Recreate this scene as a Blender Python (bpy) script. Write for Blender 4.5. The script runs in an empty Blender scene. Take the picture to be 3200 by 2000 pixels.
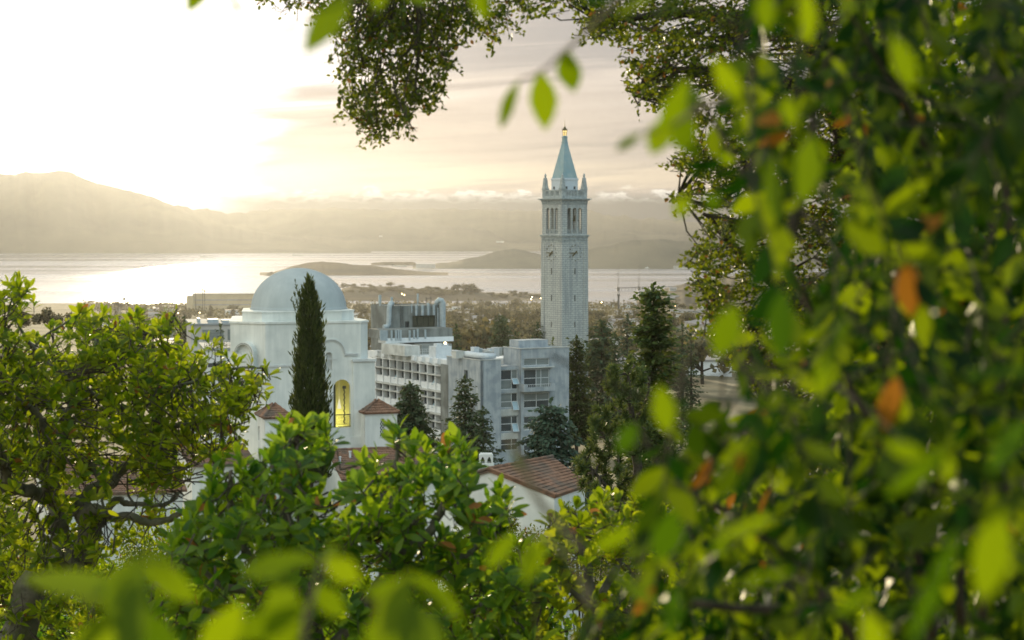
import bpy, math, random
import numpy as np
from mathutils import Vector, Matrix
from mathutils.geometry import tessellate_polygon

R = math.radians
SC = bpy.context.scene
COL = SC.collection
random.seed(7)
RNG = np.random.default_rng(11)

# ------------------------------------------------------------------ camera
F = 6037.0                       # focal length in pixels of the 3200 px wide photograph
PITCH = math.atan(288.0 / F)     # the level horizon sits at row 712
CZ = 180.0                       # eye height above the bay
CP, SP = math.cos(PITCH), math.sin(PITCH)
cam = bpy.data.objects.new('camera', bpy.data.cameras.new('camera'))
COL.objects.link(cam)
cam.location = (0, 0, CZ)
cam.rotation_euler = (math.pi / 2 - PITCH, 0, 0)
cam.data.sensor_width = 36
cam.data.lens = 36 * F / 3200
cam.data.clip_start = 0.2
cam.data.clip_end = 120000
cam.data.dof.use_dof = True
cam.data.dof.focus_distance = 45
cam.data.dof.aperture_fstop = 2.9
SC.camera = cam

# ------------------------------------------------------------------ light
SUN_AZ, SUN_EL = R(-10.6), R(3.4)
SDIR = Vector((math.sin(SUN_AZ) * math.cos(SUN_EL), math.cos(SUN_AZ) * math.cos(SUN_EL), math.sin(SUN_EL)))
sl = bpy.data.lights.new('sun', 'SUN')
sl.energy = 3.6
sl.angle = R(0.6)
sl.color = (1.0, 0.81, 0.50)
so = bpy.data.objects.new('sun', sl)
COL.objects.link(so)
so.rotation_euler = SDIR.to_track_quat('Z', 'Y').to_euler()
so.location = (-200, 900, 400)

W = bpy.data.worlds.new('World')
SC.world = W
W.use_nodes = True
wn, wl = W.node_tree.nodes, W.node_tree.links
wn.clear()


def wnode(t, **kw):
    n = wn.new(t)
    for k, v in kw.items():
        setattr(n, k, v)
    return n


def wmath(op, a, b=None, c=None, clamp=False):
    n = wn.new('ShaderNodeMath')
    n.operation = op
    n.use_clamp = clamp
    for i, x in enumerate((a, b, c)):
        if x is None:
            continue
        if isinstance(x, (int, float)):
            n.inputs[i].default_value = x
        else:
            wl.new(x, n.inputs[i])
    return n.outputs[0]


def wmap(x, a, b, c=0.0, d=1.0):
    n = wn.new('ShaderNodeMapRange')
    n.interpolation_type = 'SMOOTHSTEP'
    wl.new(x, n.inputs[0])
    for i, q in enumerate((a, b, c, d)):
        n.inputs[i + 1].default_value = q
    return n.outputs[0]


def wmix(f, a, b):
    n = wn.new('ShaderNodeMix')
    n.data_type = 'RGBA'
    if isinstance(f, (int, float)):
        n.inputs[0].default_value = f
    else:
        wl.new(f, n.inputs[0])
    for i, x in ((6, a), (7, b)):
        if isinstance(x, tuple):
            n.inputs[i].default_value = (*x, 1)
        else:
            wl.new(x, n.inputs[i])
    return n.outputs[2]


def wscale(col, f):
    n = wn.new('ShaderNodeVectorMath')
    n.operation = 'SCALE'
    if isinstance(col, tuple):
        n.inputs[0].default_value = col
    else:
        wl.new(col, n.inputs[0])
    if isinstance(f, (int, float)):
        n.inputs[3].default_value = f
    else:
        wl.new(f, n.inputs[3])
    return n.outputs[0]


tc = wnode('ShaderNodeTexCoord')
sep = wnode('ShaderNodeSeparateXYZ')
wl.new(tc.outputs['Generated'], sep.inputs[0])
dx, dy, dz = sep.outputs
sky = wnode('ShaderNodeTexSky', sky_type='NISHITA', sun_disc=False, sun_elevation=SUN_EL, sun_rotation=SUN_AZ,
            altitude=100, air_density=1.0, dust_density=2.0, ozone_density=1.5)
el = wmath('ARCSINE', dz)
az = wmath('ARCTAN2', dx, dy)
# closeness to the sun: thin cloud scatters forward, so it is brightest round the sun
dotn = wnode('ShaderNodeVectorMath', operation='DOT_PRODUCT')
wl.new(tc.outputs['Generated'], dotn.inputs[0])
dotn.inputs[1].default_value = SDIR
sdot = wmath('MAXIMUM', dotn.outputs['Value'], 0.0)
aure = wmath('POWER', sdot, 260.0)
aure2 = wmath('POWER', sdot, 6.0)


def streak(sx, sy, det, seed, dist=0.4):
    cv = wnode('ShaderNodeCombineXYZ')
    # streaks tilt a little: they rise to the right
    wl.new(wmath('MULTIPLY', az, sx), cv.inputs[0])
    wl.new(wmath('MULTIPLY', wmath('ADD', el, wmath('MULTIPLY', az, -0.06)), sy), cv.inputs[1])
    cv.inputs[2].default_value = seed
    nz = wnode('ShaderNodeTexNoise')
    nz.inputs['Scale'].default_value = 1.0
    nz.inputs['Detail'].default_value = det
    nz.inputs['Distortion'].default_value = dist
    wl.new(cv.outputs[0], nz.inputs['Vector'])
    return nz.outputs[0]


SKY_STRENGTH = 0.12
st1 = streak(5.0, 55.0, 5, 1.3)
st2 = streak(9.0, 150.0, 4, 4.7)
band = wmap(wmath('ADD', wmath('MULTIPLY', st1, 0.65), wmath('MULTIPLY', st2, 0.35)), 0.40, 0.60)
veil = wmix(band, (1.75, 1.85, 2.05), (3.4, 3.15, 3.0))
east = wmix(wmap(dx, -0.75, 0.6), (9.2, 9.4, 8.4), (3.8, 5.4, 6.3))
veil = wmix(wmap(dy, -0.35, 0.8), east, veil)
# a grey cloud sheet right of the sun with ragged ends hides part of the glow
jag = wmath('MULTIPLY', wmath('SUBTRACT', st1, 0.5), 0.20)
jag2 = wmath('MULTIPLY', wmath('SUBTRACT', st2, 0.5), 0.06)
sheet = wmath('MULTIPLY', wmap(wmath('ADD', az, jag), -0.150, -0.112), wmap(wmath('ADD', el, jag2), 0.082, 0.056))
open_ = wmath('SUBTRACT', 1.0, wmath('MULTIPLY', sheet, 0.88))
gain = wmath('MULTIPLY', wmath('ADD', wmath('ADD', 1.0, wmath('MULTIPLY', aure2, 0.05)), wmath('MULTIPLY', wmath('MULTIPLY', aure, 4.5), open_)), wmath('SUBTRACT', 1.0, wmath('MULTIPLY', sheet, 0.12)))
# a clear slit of bright sky above the fog bank
slit = wmath('MULTIPLY', wmath('MULTIPLY', wmap(el, 0.017, 0.021), wmap(el, 0.036, 0.027)), wmap(st2, 0.36, 0.58))
cloud = wscale(wmix(slit, veil, (5.2, 4.5, 3.6)), gain)
c_el = wmap(el, 0.5, 1.4, 0.97, 0.85)
colr = wmix(c_el, sky.outputs[0], cloud)
# low fog bank lying on the far ridges
cv = wnode('ShaderNodeCombineXYZ')
wl.new(wmath('MULTIPLY', az, 60.0), cv.inputs[0])
wl.new(wmath('MULTIPLY', el, 150.0), cv.inputs[1])
fz = wnode('ShaderNodeTexNoise')
fz.inputs['Scale'].default_value = 1.0
fz.inputs['Detail'].default_value = 7
fz.inputs['Roughness'].default_value = 0.6
wl.new(cv.outputs[0], fz.inputs['Vector'])
ftop = wmath('ADD', 0.0185, wmath('MULTIPLY', wmath('SUBTRACT', fz.outputs[0], 0.5), 0.020))
fdep = wmath('SUBTRACT', ftop, el)
fb = wmap(fdep, -0.0012, 0.0022)
fside = wmath('MULTIPLY', wmap(az, -0.185, -0.12), wmap(az, 0.16, 0.10))
fb = wmath('MULTIPLY', fb, fside)
fogc = wmix(wmath('MULTIPLY', wmap(fz.outputs[0], 0.36, 0.62), wmap(fdep, 0.0065, 0.0005)), (0.5, 0.62, 0.75), (8.0, 7.7, 7.2))
colr = wmix(fb, colr, fogc)
# below the horizon nothing shines
colr = wmix(wmap(el, -0.03, -0.005), (0.8, 0.75, 0.65), colr)
bg = wnode('ShaderNodeBackground')
bg.inputs[1].default_value = SKY_STRENGTH
wl.new(colr, bg.inputs[0])
wo = wnode('ShaderNodeOutputWorld')
wl.new(bg.outputs[0], wo.inputs[0])

vs = SC.view_settings
vs.view_transform = 'Standard'
vs.look = 'None'
vs.gamma = 1
vs.use_curve_mapping = False
vs.exposure = 0.75

cy = SC.cycles
cy.max_bounces = 7
cy.diffuse_bounces = 3
cy.glossy_bounces = 2
cy.transmission_bounces = 4
cy.transparent_max_bounces = 4
cy.volume_bounces = 0
cy.caustics_reflective = False
cy.caustics_refractive = False
cy.use_denoising = True
cy.sample_clamp_indirect = 6.0


# ------------------------------------------------------------------ pixel -> point
def dzpx(py, Y):
    k = (1000.0 - py) / F
    return Y * (k * CP - SP) / (CP + k * SP)


def zpx(py, Y):
    return CZ + dzpx(py, Y)


def P(px, py, Y):
    d = dzpx(py, Y)
    return np.array([(px - 1600.0) / F * (Y * CP - d * SP), Y, CZ + d])


def Pa(px, py, Y):
    px, py, Y = np.asarray(px, float), np.asarray(py, float), np.asarray(Y, float)
    k = (1000.0 - py) / F
    d = Y * (k * CP - SP) / (CP + k * SP)
    return np.stack([(px - 1600.0) / F * (Y * CP - d * SP), Y + 0 * d, CZ + d], -1)


class Frame:
    """plan frame of a building: origin, yaw; x along its front, y to the back"""
    def __init__(s, px, py, Y, yaw):
        p = P(px, py, Y)
        s.o = p[:2].copy()
        s.yaw = yaw
        s.ex = np.array([math.cos(yaw), math.sin(yaw)])
        s.ey = np.array([-math.sin(yaw), math.cos(yaw)])

    def w(s, x, y):
        return s.o + s.ex * x + s.ey * y

    def _t(s, p0, d, px, py):
        k = (px - 1600.0) / F
        dz = dzpx(py, p0[1])
        return (k * (p0[1] * CP - dz * SP) - p0[0]) / (d[0] - k * d[1] * CP)

    def fx(s, px, y=0.0, py=1150):
        return s._t(s.w(0, y), s.ex, px, py)

    def fy(s, px, x=0.0, py=1150):
        return s._t(s.w(x, 0), s.ey, px, py)

    def fz(s, py, x=0.0, y=0.0):
        return zpx(py, s.w(x, y)[1])

    def loc(s, px, py, Y):
        q = P(px, py, Y)[:2] - s.o
        return float(q @ s.ex), float(q @ s.ey)


# ------------------------------------------------------------------ scene helpers
def thing(name, label, cat, loc=(0, 0, 0), rotz=0.0, group=None):
    o = bpy.data.objects.new(name, None)
    o.empty_display_size = 1
    COL.objects.link(o)
    o.location = loc
    o.rotation_euler = (0, 0, rotz)
    o['label'] = label
    o['category'] = cat
    if group:
        o['group'] = group
    return o


def tag(o, label, cat, group=None):
    o['label'] = label
    o['category'] = cat
    if group:
        o['group'] = group
    return o


def link(name, me, mat, parent=None, loc=None):
    o = bpy.data.objects.new(name, me)
    COL.objects.link(o)
    if mat is not None and not me.materials:
        me.materials.append(mat)
    if parent is not None:
        o.parent = parent
    if loc is not None:
        o.location = loc
    return o


def dup(o, parent=None, loc=None):
    c = o.copy()
    COL.objects.link(c)
    if parent is not None:
        c.parent = parent
    if loc is not None:
        c.location = loc
    return c


class MB:
    def __init__(s):
        s.v, s.f = [], []

    def add(s, vs_, fs_):
        b = len(s.v)
        s.v.extend([tuple(map(float, q)) for q in vs_])
        s.f.extend([tuple(b + i for i in q) for q in fs_])
        return s

    def quad(s, *q):
        return s.add(q, [tuple(range(len(q)))])

    def box(s, x0, x1, y0, y1, z0, z1):
        x0, x1 = min(x0, x1), max(x0, x1)
        y0, y1 = min(y0, y1), max(y0, y1)
        z0, z1 = min(z0, z1), max(z0, z1)
        v = [(x0, y0, z0), (x1, y0, z0), (x1, y1, z0), (x0, y1, z0), (x0, y0, z1), (x1, y0, z1), (x1, y1, z1), (x0, y1, z1)]
        return s.add(v, [(0, 3, 2, 1), (4, 5, 6, 7), (0, 1, 5, 4), (1, 2, 6, 5), (2, 3, 7, 6), (3, 0, 4, 7)])

    def prism(s, poly, z0, z1, skip=(), top=None, bottom=True):
        n = len(poly)
        tp = top or poly
        v = [(x, y, z0) for x, y in poly] + [(x, y, z1) for x, y in tp]
        f = [(i, (i + 1) % n, n + (i + 1) % n, n + i) for i in range(n) if i not in skip]
        f.append(tuple(range(n, 2 * n)))
        if bottom:
            f.append(tuple(range(n - 1, -1, -1)))
        return s.add(v, f)

    def tube(s, pts, r, n=6, cap=True):
        pts = [Vector(p) for p in pts]
        m = len(pts)
        rr = [r] * m if isinstance(r, (int, float)) else list(r)
        v, f = [], []
        t0 = (pts[1] - pts[0]).normalized()
        a = t0.orthogonal().normalized()
        for i in range(m):
            t = (pts[min(i + 1, m - 1)] - pts[max(i - 1, 0)])
            if t.length < 1e-9:
                t = t0.copy()
            t.normalize()
            a = a - t * a.dot(t)
            if a.length < 1e-6:
                a = t.orthogonal()
            a.normalize()
            b = t.cross(a)
            for k in range(n):
                q = 2 * math.pi * k / n
                v.append(pts[i] + (a * math.cos(q) + b * math.sin(q)) * rr[i])
            t0 = t
        for i in range(m - 1):
            for k in range(n):
                f.append((i * n + k, i * n + (k + 1) % n, (i + 1) * n + (k + 1) % n, (i + 1) * n + k))
        if cap:
            f.append(tuple(range(n - 1, -1, -1)))
            f.append(tuple(range((m - 1) * n, m * n)))
        return s.add(v, f)

    def lathe(s, prof, cx=0, cy=0, n=24, a0=0.0):
        v, f = [], []
        m = len(prof)
        for r, z in prof:
            for k in range(n):
                q = a0 + 2 * math.pi * k / n
                v.append((cx + r * math.cos(q), cy + r * math.sin(q), z))
        for i in range(m - 1):
            for k in range(n):
                f.append((i * n + k, i * n + (k + 1) % n, (i + 1) * n + (k + 1) % n, (i + 1) * n + k))
        f.append(tuple(range(n - 1, -1, -1)))
        f.append(tuple(range((m - 1) * n, m * n)))
        return s.add(v, f)

    def panel(s, outer, holes, fn, depth):
        """wall sheet with real openings: outer, holes = lists of (u, z); fn(u, z, w) -> xyz, w goes inwards"""
        loops = [outer] + holes
        flat = [q for l in loops for q in l]
        tris = tessellate_polygon([[Vector((u, z, 0)) for u, z in l] for l in loops])
        a2 = lambda t: (flat[t[1]][0] - flat[t[0]][0]) * (flat[t[2]][1] - flat[t[0]][1]) - (flat[t[2]][0] - flat[t[0]][0]) * (flat[t[1]][1] - flat[t[0]][1])
        fr = [t if a2(t) > 0 else t[::-1] for t in tris]
        n = len(flat)
        s.add([fn(u, z, 0) for u, z in flat] + [fn(u, z, depth) for u, z in flat],
              [tuple(t) for t in fr] + [tuple(n + i for i in t[::-1]) for t in fr])
        for l in loops:
            m = len(l)
            s.add([fn(u, z, 0) for u, z in l] + [fn(u, z, depth) for u, z in l],
                  [(i, (i + 1) % m, m + (i + 1) % m, m + i) for i in range(m)])
        return s

    def mesh(s, name, smooth=False):
        me = bpy.data.meshes.new(name)
        me.from_pydata(s.v, [], s.f)
        if smooth:
            me.polygons.foreach_set('use_smooth', [True] * len(me.polygons))
        me.update()
        return me

    def build(s, name, mat, parent=None, smooth=False, loc=None):
        return link(name, s.mesh(name, smooth), mat, parent, loc)


def arch(u0, u1, z0, z1, n=10):
    """outline of a round-headed opening"""
    r = (u1 - u0) / 2
    c = (u0 + u1) / 2
    zs = z1 - r
    o = [(u0, z0), (u1, z0)]
    for i in range(n + 1):
        q = math.pi * i / n
        o.append((c + r * math.cos(q), zs + r * math.sin(q)))
    return o


def np_mesh(name, v, faces_by_size, smooth=False):
    """mesh from arrays: faces_by_size = list of (m, k) index arrays"""
    me = bpy.data.meshes.new(name)
    me.vertices.add(len(v))
    me.vertices.foreach_set('co', np.ascontiguousarray(v, np.float32).ravel())
    idx = np.concatenate([f.ravel() for f in faces_by_size]).astype(np.int32)
    tot = np.concatenate([np.full(len(f), f.shape[1]) for f in faces_by_size]).astype(np.int32)
    st = np.concatenate([[0], np.cumsum(tot)[:-1]]).astype(np.int32)
    me.loops.add(len(idx))
    me.loops.foreach_set('vertex_index', idx)
    me.polygons.add(len(tot))
    me.polygons.foreach_set('loop_start', st)
    if smooth:
        me.polygons.foreach_set('use_smooth', np.ones(len(tot), bool))
    me.update(calc_edges=True)
    return me


# ------------------------------------------------------------------ materials
def nm(name):
    m = bpy.data.materials.new(name)
    m.use_nodes = True
    nt = m.node_tree
    nt.nodes.clear()
    out = nt.nodes.new('ShaderNodeOutputMaterial')
    return m, nt, nt.nodes, nt.links, out


def surf(name, c1, c2, rough=0.8, scale=3.0, stretch=(1, 1, 1), detail=6, bump=0.0, spec=0.3, metal=0.0, lo=0.35, hi=0.65,
         c3=None, scale3=0.4, amt3=0.5, bscale=None, em=None):
    m, nt, N, L, out = nm(name)
    t = N.new('ShaderNodeTexCoord')
    mp = N.new('ShaderNodeMapping')
    mp.inputs['Scale'].default_value = stretch
    L.new(t.outputs['Object'], mp.inputs[0])
    nz = N.new('ShaderNodeTexNoise')
    nz.inputs['Scale'].default_value = scale
    nz.inputs['Detail'].default_value = detail
    nz.inputs['Roughness'].default_value = 0.62
    L.new(mp.outputs[0], nz.inputs['Vector'])
    mr = N.new('ShaderNodeMapRange')
    mr.inputs[1].default_value, mr.inputs[2].default_value = lo, hi
    L.new(nz.outputs[0], mr.inputs[0])
    mx = N.new('ShaderNodeMix')
    mx.data_type = 'RGBA'
    mx.inputs[6].default_value, mx.inputs[7].default_value = (*c1, 1), (*c2, 1)
    L.new(mr.outputs[0], mx.inputs[0])
    col = mx.outputs[2]
    if c3:
        n3 = N.new('ShaderNodeTexNoise')
        n3.inputs['Scale'].default_value = scale3
        n3.inputs['Detail'].default_value = 5
        L.new(t.outputs['Object'], n3.inputs['Vector'])
        r3 = N.new('ShaderNodeMapRange')
        r3.inputs[1].default_value, r3.inputs[2].default_value = 0.45, 0.62
        r3.inputs[4].default_value = amt3
        L.new(n3.outputs[0], r3.inputs[0])
        m3 = N.new('ShaderNodeMix')
        m3.data_type = 'RGBA'
        L.new(r3.outputs[0], m3.inputs[0])
        L.new(col, m3.inputs[6])
        m3.inputs[7].default_value = (*c3, 1)
        col = m3.outputs[2]
    b = N.new('ShaderNodeBsdfPrincipled')
    b.inputs['Roughness'].default_value = rough
    b.inputs['Specular IOR Level'].default_value = spec
    b.inputs['Metallic'].default_value = metal
    L.new(col, b.inputs['Base Color'])
    if em:
        b.inputs['Emission Color'].default_value = (*em[:3], 1)
        b.inputs['Emission Strength'].default_value = em[3]
    if bump:
        bp = N.new('ShaderNodeBump')
        bp.inputs['Strength'].default_value = bump
        bp.inputs['Distance'].default_value = 0.05
        if bscale:
            nb = N.new('ShaderNodeTexNoise')
            nb.inputs['Scale'].default_value = bscale
            nb.inputs['Detail'].default_value = 4
            L.new(t.outputs['Object'], nb.inputs['Vector'])
            L.new(nb.outputs[0], bp.inputs['Height'])
        else:
            L.new(nz.outputs[0], bp.inputs['Height'])
        L.new(bp.outputs[0], b.inputs['Normal'])
    L.new(b.outputs[0], out.inputs[0])
    return m


def leafmat(name, c_dark, c_light, t_dark, t_light, trans=0.45, rough=0.38, spec=0.5, odd=None, odd_amt=0.03, tone=1.0):
    """leaf: glossy upper skin, light passes through; each leaf (mesh island) has its own tone"""
    m, nt, N, L, out = nm(name)
    g = N.new('ShaderNodeNewGeometry')

    def ramp(a, b):
        x = N.new('ShaderNodeMix')
        x.data_type = 'RGBA'
        x.inputs[6].default_value, x.inputs[7].default_value = (*a, 1), (*b, 1)
        L.new(pw.outputs[0], x.inputs[0])
        return x.outputs[2]

    pw = N.new('ShaderNodeMath')
    pw.operation = 'POWER'
    pw.inputs[1].default_value = tone
    L.new(g.outputs['Random Per Island'], pw.inputs[0])
    cb, ct = ramp(c_dark, c_light), ramp(t_dark, t_light)
    if odd:
        wn_ = N.new('ShaderNodeTexWhiteNoise')
        wn_.noise_dimensions = '1D'
        L.new(g.outputs['Random Per Island'], wn_.inputs['W'])
        lt = N.new('ShaderNodeMath')
        lt.operation = 'LESS_THAN'
        lt.inputs[1].default_value = odd_amt
        L.new(wn_.outputs['Value'], lt.inputs[0])
        res = []
        for c in (cb, ct):
            x = N.new('ShaderNodeMix')
            x.data_type = 'RGBA'
            L.new(lt.outputs[0], x.inputs[0])
            L.new(c, x.inputs[6])
            x.inputs[7].default_value = (*odd, 1)
            res.append(x.outputs[2])
        cb, ct = res
    b = N.new('ShaderNodeBsdfPrincipled')
    b.inputs['Roughness'].default_value = rough
    b.inputs['Specular IOR Level'].default_value = spec
    L.new(cb, b.inputs['Base Color'])
    tr = N.new('ShaderNodeBsdfTranslucent')
    L.new(ct, tr.inputs['Color'])
    ms = N.new('ShaderNodeMixShader')
    ms.inputs[0].default_value = trans
    L.new(b.outputs[0], ms.inputs[1])
    L.new(tr.outputs[0], ms.inputs[2])
    L.new(ms.outputs[0], out.inputs[0])
    return m


def stone_mat(name, base, dark, mortar, bw, bh):
    m, nt, N, L, out = nm(name)
    t = N.new('ShaderNodeTexCoord')
    s = N.new('ShaderNodeSeparateXYZ')
    L.new(t.outputs['Object'], s.inputs[0])
    ad = N.new('ShaderNodeMath')
    L.new(s.outputs[0], ad.inputs[0])
    L.new(s.outputs[1], ad.inputs[1])
    cb = N.new('ShaderNodeCombineXYZ')
    L.new(ad.outputs[0], cb.inputs[0])
    L.new(s.outputs[2], cb.inputs[1])
    br = N.new('ShaderNodeTexBrick')
    br.inputs['Scale'].default_value = 1
    br.inputs['Brick Width'].default_value = bw
    br.inputs['Row Height'].default_value = bh
    br.inputs['Mortar Size'].default_value = 0.075
    br.inputs['Color1'].default_value = (*base, 1)
    br.inputs['Color2'].default_value = (*[x * 0.86 for x in base], 1)
    br.inputs['Mortar'].default_value = (*mortar, 1)
    L.new(cb.outputs[0], br.inputs['Vector'])
    mp = N.new('ShaderNodeMapping')
    mp.inputs['Scale'].default_value = (0.9, 0.9, 0.06)
    L.new(t.outputs['Object'], mp.inputs[0])
    nz = N.new('ShaderNodeTexNoise')
    nz.inputs['Scale'].default_value = 1.0
    nz.inputs['Detail'].default_value = 7
    L.new(mp.outputs[0], nz.inputs['Vector'])
    mr = N.new('ShaderNodeMapRange')
    mr.inputs[1].default_value, mr.inputs[2].default_value, mr.inputs[4].default_value = 0.47, 0.68, 0.85
    L.new(nz.outputs[0], mr.inputs[0])
    mx = N.new('ShaderNodeMix')
    mx.data_type = 'RGBA'
    mx.inputs[7].default_value = (*dark, 1)
    L.new(mr.outputs[0], mx.inputs[0])
    L.new(br.outputs[0], mx.inputs[6])
    b = N.new('ShaderNodeBsdfPrincipled')
    b.inputs['Roughness'].default_value = 0.85
    b.inputs['Specular IOR Level'].default_value = 0.2
    L.new(mx.outputs[2], b.inputs['Base Color'])
    L.new(b.outputs[0], out.inputs[0])
    return m


def emit(name, c, s):
    m, nt, N, L, out = nm(name)
    e = N.new('ShaderNodeEmission')
    e.inputs[0].default_value = (*c, 1)
    e.inputs[1].default_value = s
    L.new(e.outputs[0], out.inputs[0])
    return m


def water_mat():
    m, nt, N, L, out = nm('bay_water')
    t = N.new('ShaderNodeTexCoord')
    mp = N.new('ShaderNodeMapping')
    mp.inputs['Scale'].default_value = (0.004, 0.012, 1)
    L.new(t.outputs['Object'], mp.inputs[0])
    nz = N.new('ShaderNodeTexNoise')
    nz.inputs['Scale'].default_value = 1
    nz.inputs['Detail'].default_value = 8
    nz.inputs['Roughness'].default_value = 0.65
    L.new(mp.outputs[0], nz.inputs['Vector'])
    mp2 = N.new('ShaderNodeMapping')
    mp2.inputs['Scale'].default_value = (0.00025, 0.0022, 1)
    L.new(t.outputs['Object'], mp2.inputs[0])
    n2 = N.new('ShaderNodeTexNoise')
    n2.inputs['Scale'].default_value = 1
    n2.inputs['Detail'].default_value = 6
    L.new(mp2.outputs[0], n2.inputs['Vector'])
    rr = N.new('ShaderNodeMapRange')
    rr.inputs[1].default_value, rr.inputs[2].default_value = 0.40, 0.62
    rr.inputs[3].default_value, rr.inputs[4].default_value = 0.14, 0.30
    L.new(n2.outputs[0], rr.inputs[0])
    bp = N.new('ShaderNodeBump')
    bp.inputs['Strength'].default_value = 0.35
    bp.inputs['Distance'].default_value = 3.0
    L.new(nz.outputs[0], bp.inputs['Height'])
    d = N.new('ShaderNodeBsdfDiffuse')
    d.inputs['Color'].default_value = (0.10, 0.13, 0.14, 1)
    b = N.new('ShaderNodeBsdfGlossy')
    b.inputs['Color'].default_value = (0.96, 0.97, 0.98, 1)
    L.new(rr.outputs[0], b.inputs['Roughness'])
    L.new(bp.outputs[0], b.inputs['Normal'])
    fr = N.new('ShaderNodeFresnel')
    fr.inputs['IOR'].default_value = 2.2
    mx = N.new('ShaderNodeMixShader')
    L.new(fr.outputs[0], mx.inputs[0])
    L.new(d.outputs[0], mx.inputs[1])
    L.new(b.outputs[0], mx.inputs[2])
    L.new(mx.outputs[0], out.inputs[0])
    return m


M = {}
M['ground'] = surf('dry_hillside', (0.10, 0.09, 0.05), (0.26, 0.21, 0.12), 0.95, 0.02, bump=0.3, detail=10)
M['hill'] = surf('far_hillside', (0.06, 0.07, 0.05), (0.17, 0.15, 0.10), 0.95, 0.0016, detail=8)
M['islet'] = surf('dry_grass_island', (0.05, 0.045, 0.028), (0.14, 0.105, 0.055), 0.95, 0.006, detail=8)
M['water'] = water_mat()
M['stucco'] = surf('white_stucco', (0.60, 0.62, 0.58), (0.74, 0.75, 0.70), 0.85, 1.1, stretch=(1.6, 1.6, 0.14), detail=9, c3=(0.50, 0.53, 0.50), scale3=0.4, amt3=0.6, lo=0.3, hi=0.6)
M['dome'] = surf('dome_plaster', (0.36, 0.40, 0.40), (0.42, 0.455, 0.45), 0.9, 1.2, stretch=(1, 1, 0.15), detail=9, c3=(0.34, 0.375, 0.375), scale3=0.5, amt3=0.5)
M['trim'] = surf('plaster_moulding', (0.52, 0.54, 0.53), (0.62, 0.63, 0.6), 0.85, 2)
M['room'] = surf('room_plaster', (0.70, 0.69, 0.58), (0.76, 0.75, 0.64), 0.8, 2)
M['tile'] = surf('clay_tile', (0.13, 0.075, 0.05), (0.30, 0.17, 0.11), 0.85, 2.6, detail=3, c3=(0.12, 0.10, 0.08), scale3=0.7, amt3=0.8, lo=0.3, hi=0.7)
M['concrete'] = surf('weathered_concrete', (0.27, 0.30, 0.32), (0.44, 0.47, 0.48), 0.9, 1.3, stretch=(1, 1, 0.16), detail=9, c3=(0.21, 0.25, 0.28), scale3=0.6, amt3=0.6, bump=0.2, lo=0.3, hi=0.7)
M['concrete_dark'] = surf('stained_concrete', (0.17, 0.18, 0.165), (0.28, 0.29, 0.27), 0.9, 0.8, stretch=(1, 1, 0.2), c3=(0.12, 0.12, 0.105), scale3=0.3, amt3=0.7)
M['concrete_pale'] = surf('pale_concrete', (0.48, 0.49, 0.46), (0.62, 0.62, 0.58), 0.85, 0.9, stretch=(1, 1, 0.3), c3=(0.36, 0.36, 0.33), scale3=0.5, amt3=0.6)
M['white_concrete'] = surf('white_concrete', (0.66, 0.68, 0.68), (0.76, 0.77, 0.76), 0.8, 1.2, stretch=(1, 1, 0.3))
M['glass'] = surf('window_glass', (0.04, 0.05, 0.055), (0.08, 0.095, 0.10), 0.12, 0.3, spec=0.6)
M['glass_pale'] = surf('tilted_glass', (0.30, 0.42, 0.48), (0.36, 0.47, 0.52), 0.15, 0.5, spec=0.7)
M['blind'] = surf('window_blind', (0.16, 0.18, 0.17), (0.22, 0.24, 0.23), 0.6, 0.4, stretch=(0.2, 0.2, 4))
M['frame'] = surf('window_frame', (0.55, 0.57, 0.57), (0.62, 0.63, 0.62), 0.6, 3)
M['duct'] = surf('painted_duct', (0.30, 0.35, 0.37), (0.40, 0.45, 0.46), 0.45, 1.5, spec=0.5)
M['duct_white'] = surf('white_duct', (0.52, 0.56, 0.58), (0.62, 0.65, 0.66), 0.4, 1.5, spec=0.5)
M['louver'] = surf('brown_louver', (0.055, 0.055, 0.035), (0.09, 0.085, 0.055), 0.7, 3, stretch=(0.2, 0.2, 6))
M['dark_metal'] = surf('dark_metal', (0.03, 0.032, 0.03), (0.06, 0.06, 0.055), 0.5, 4, spec=0.5)
M['roofing'] = surf('flat_roofing', (0.22, 0.24, 0.25), (0.36, 0.38, 0.38), 0.85, 0.6)
M['stone'] = stone_mat('tower_granite', (0.46, 0.475, 0.445), (0.26, 0.28, 0.285), (0.23, 0.25, 0.25), 2.1, 0.72)
M['stone_trim'] = surf('carved_granite', (0.30, 0.33, 0.32), (0.42, 0.45, 0.44), 0.85, 1.4, c3=(0.2, 0.23, 0.23), scale3=1.2, amt3=0.6)
M['spire'] = surf('spire_cladding', (0.23, 0.325, 0.335), (0.31, 0.395, 0.40), 0.7, 0.6, stretch=(1, 1, 0.3), c3=(0.20, 0.33, 0.37), scale3=0.5, amt3=0.6)
M['attic'] = surf('pale_attic_stone', (0.50, 0.55, 0.58), (0.58, 0.62, 0.64), 0.8, 0.8)
M['bronze'] = surf('dark_bronze', (0.08, 0.065, 0.025), (0.13, 0.11, 0.045), 0.5, 3, metal=0.2)
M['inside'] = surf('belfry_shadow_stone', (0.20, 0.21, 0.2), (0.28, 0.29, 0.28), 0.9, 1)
M['bark'] = surf('grey_mossy_bark', (0.075, 0.075, 0.055), (0.20, 0.19, 0.15), 0.9, 9, detail=8, bump=0.8, c3=(0.09, 0.11, 0.045), scale3=3, amt3=0.6)
M['bark_dark'] = surf('dark_bark', (0.035, 0.03, 0.02), (0.085, 0.07, 0.05), 0.9, 12, bump=0.6)
M['bark_pale'] = surf('tan_twig_bark', (0.12, 0.10, 0.06), (0.24, 0.20, 0.13), 0.8, 15)
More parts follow.
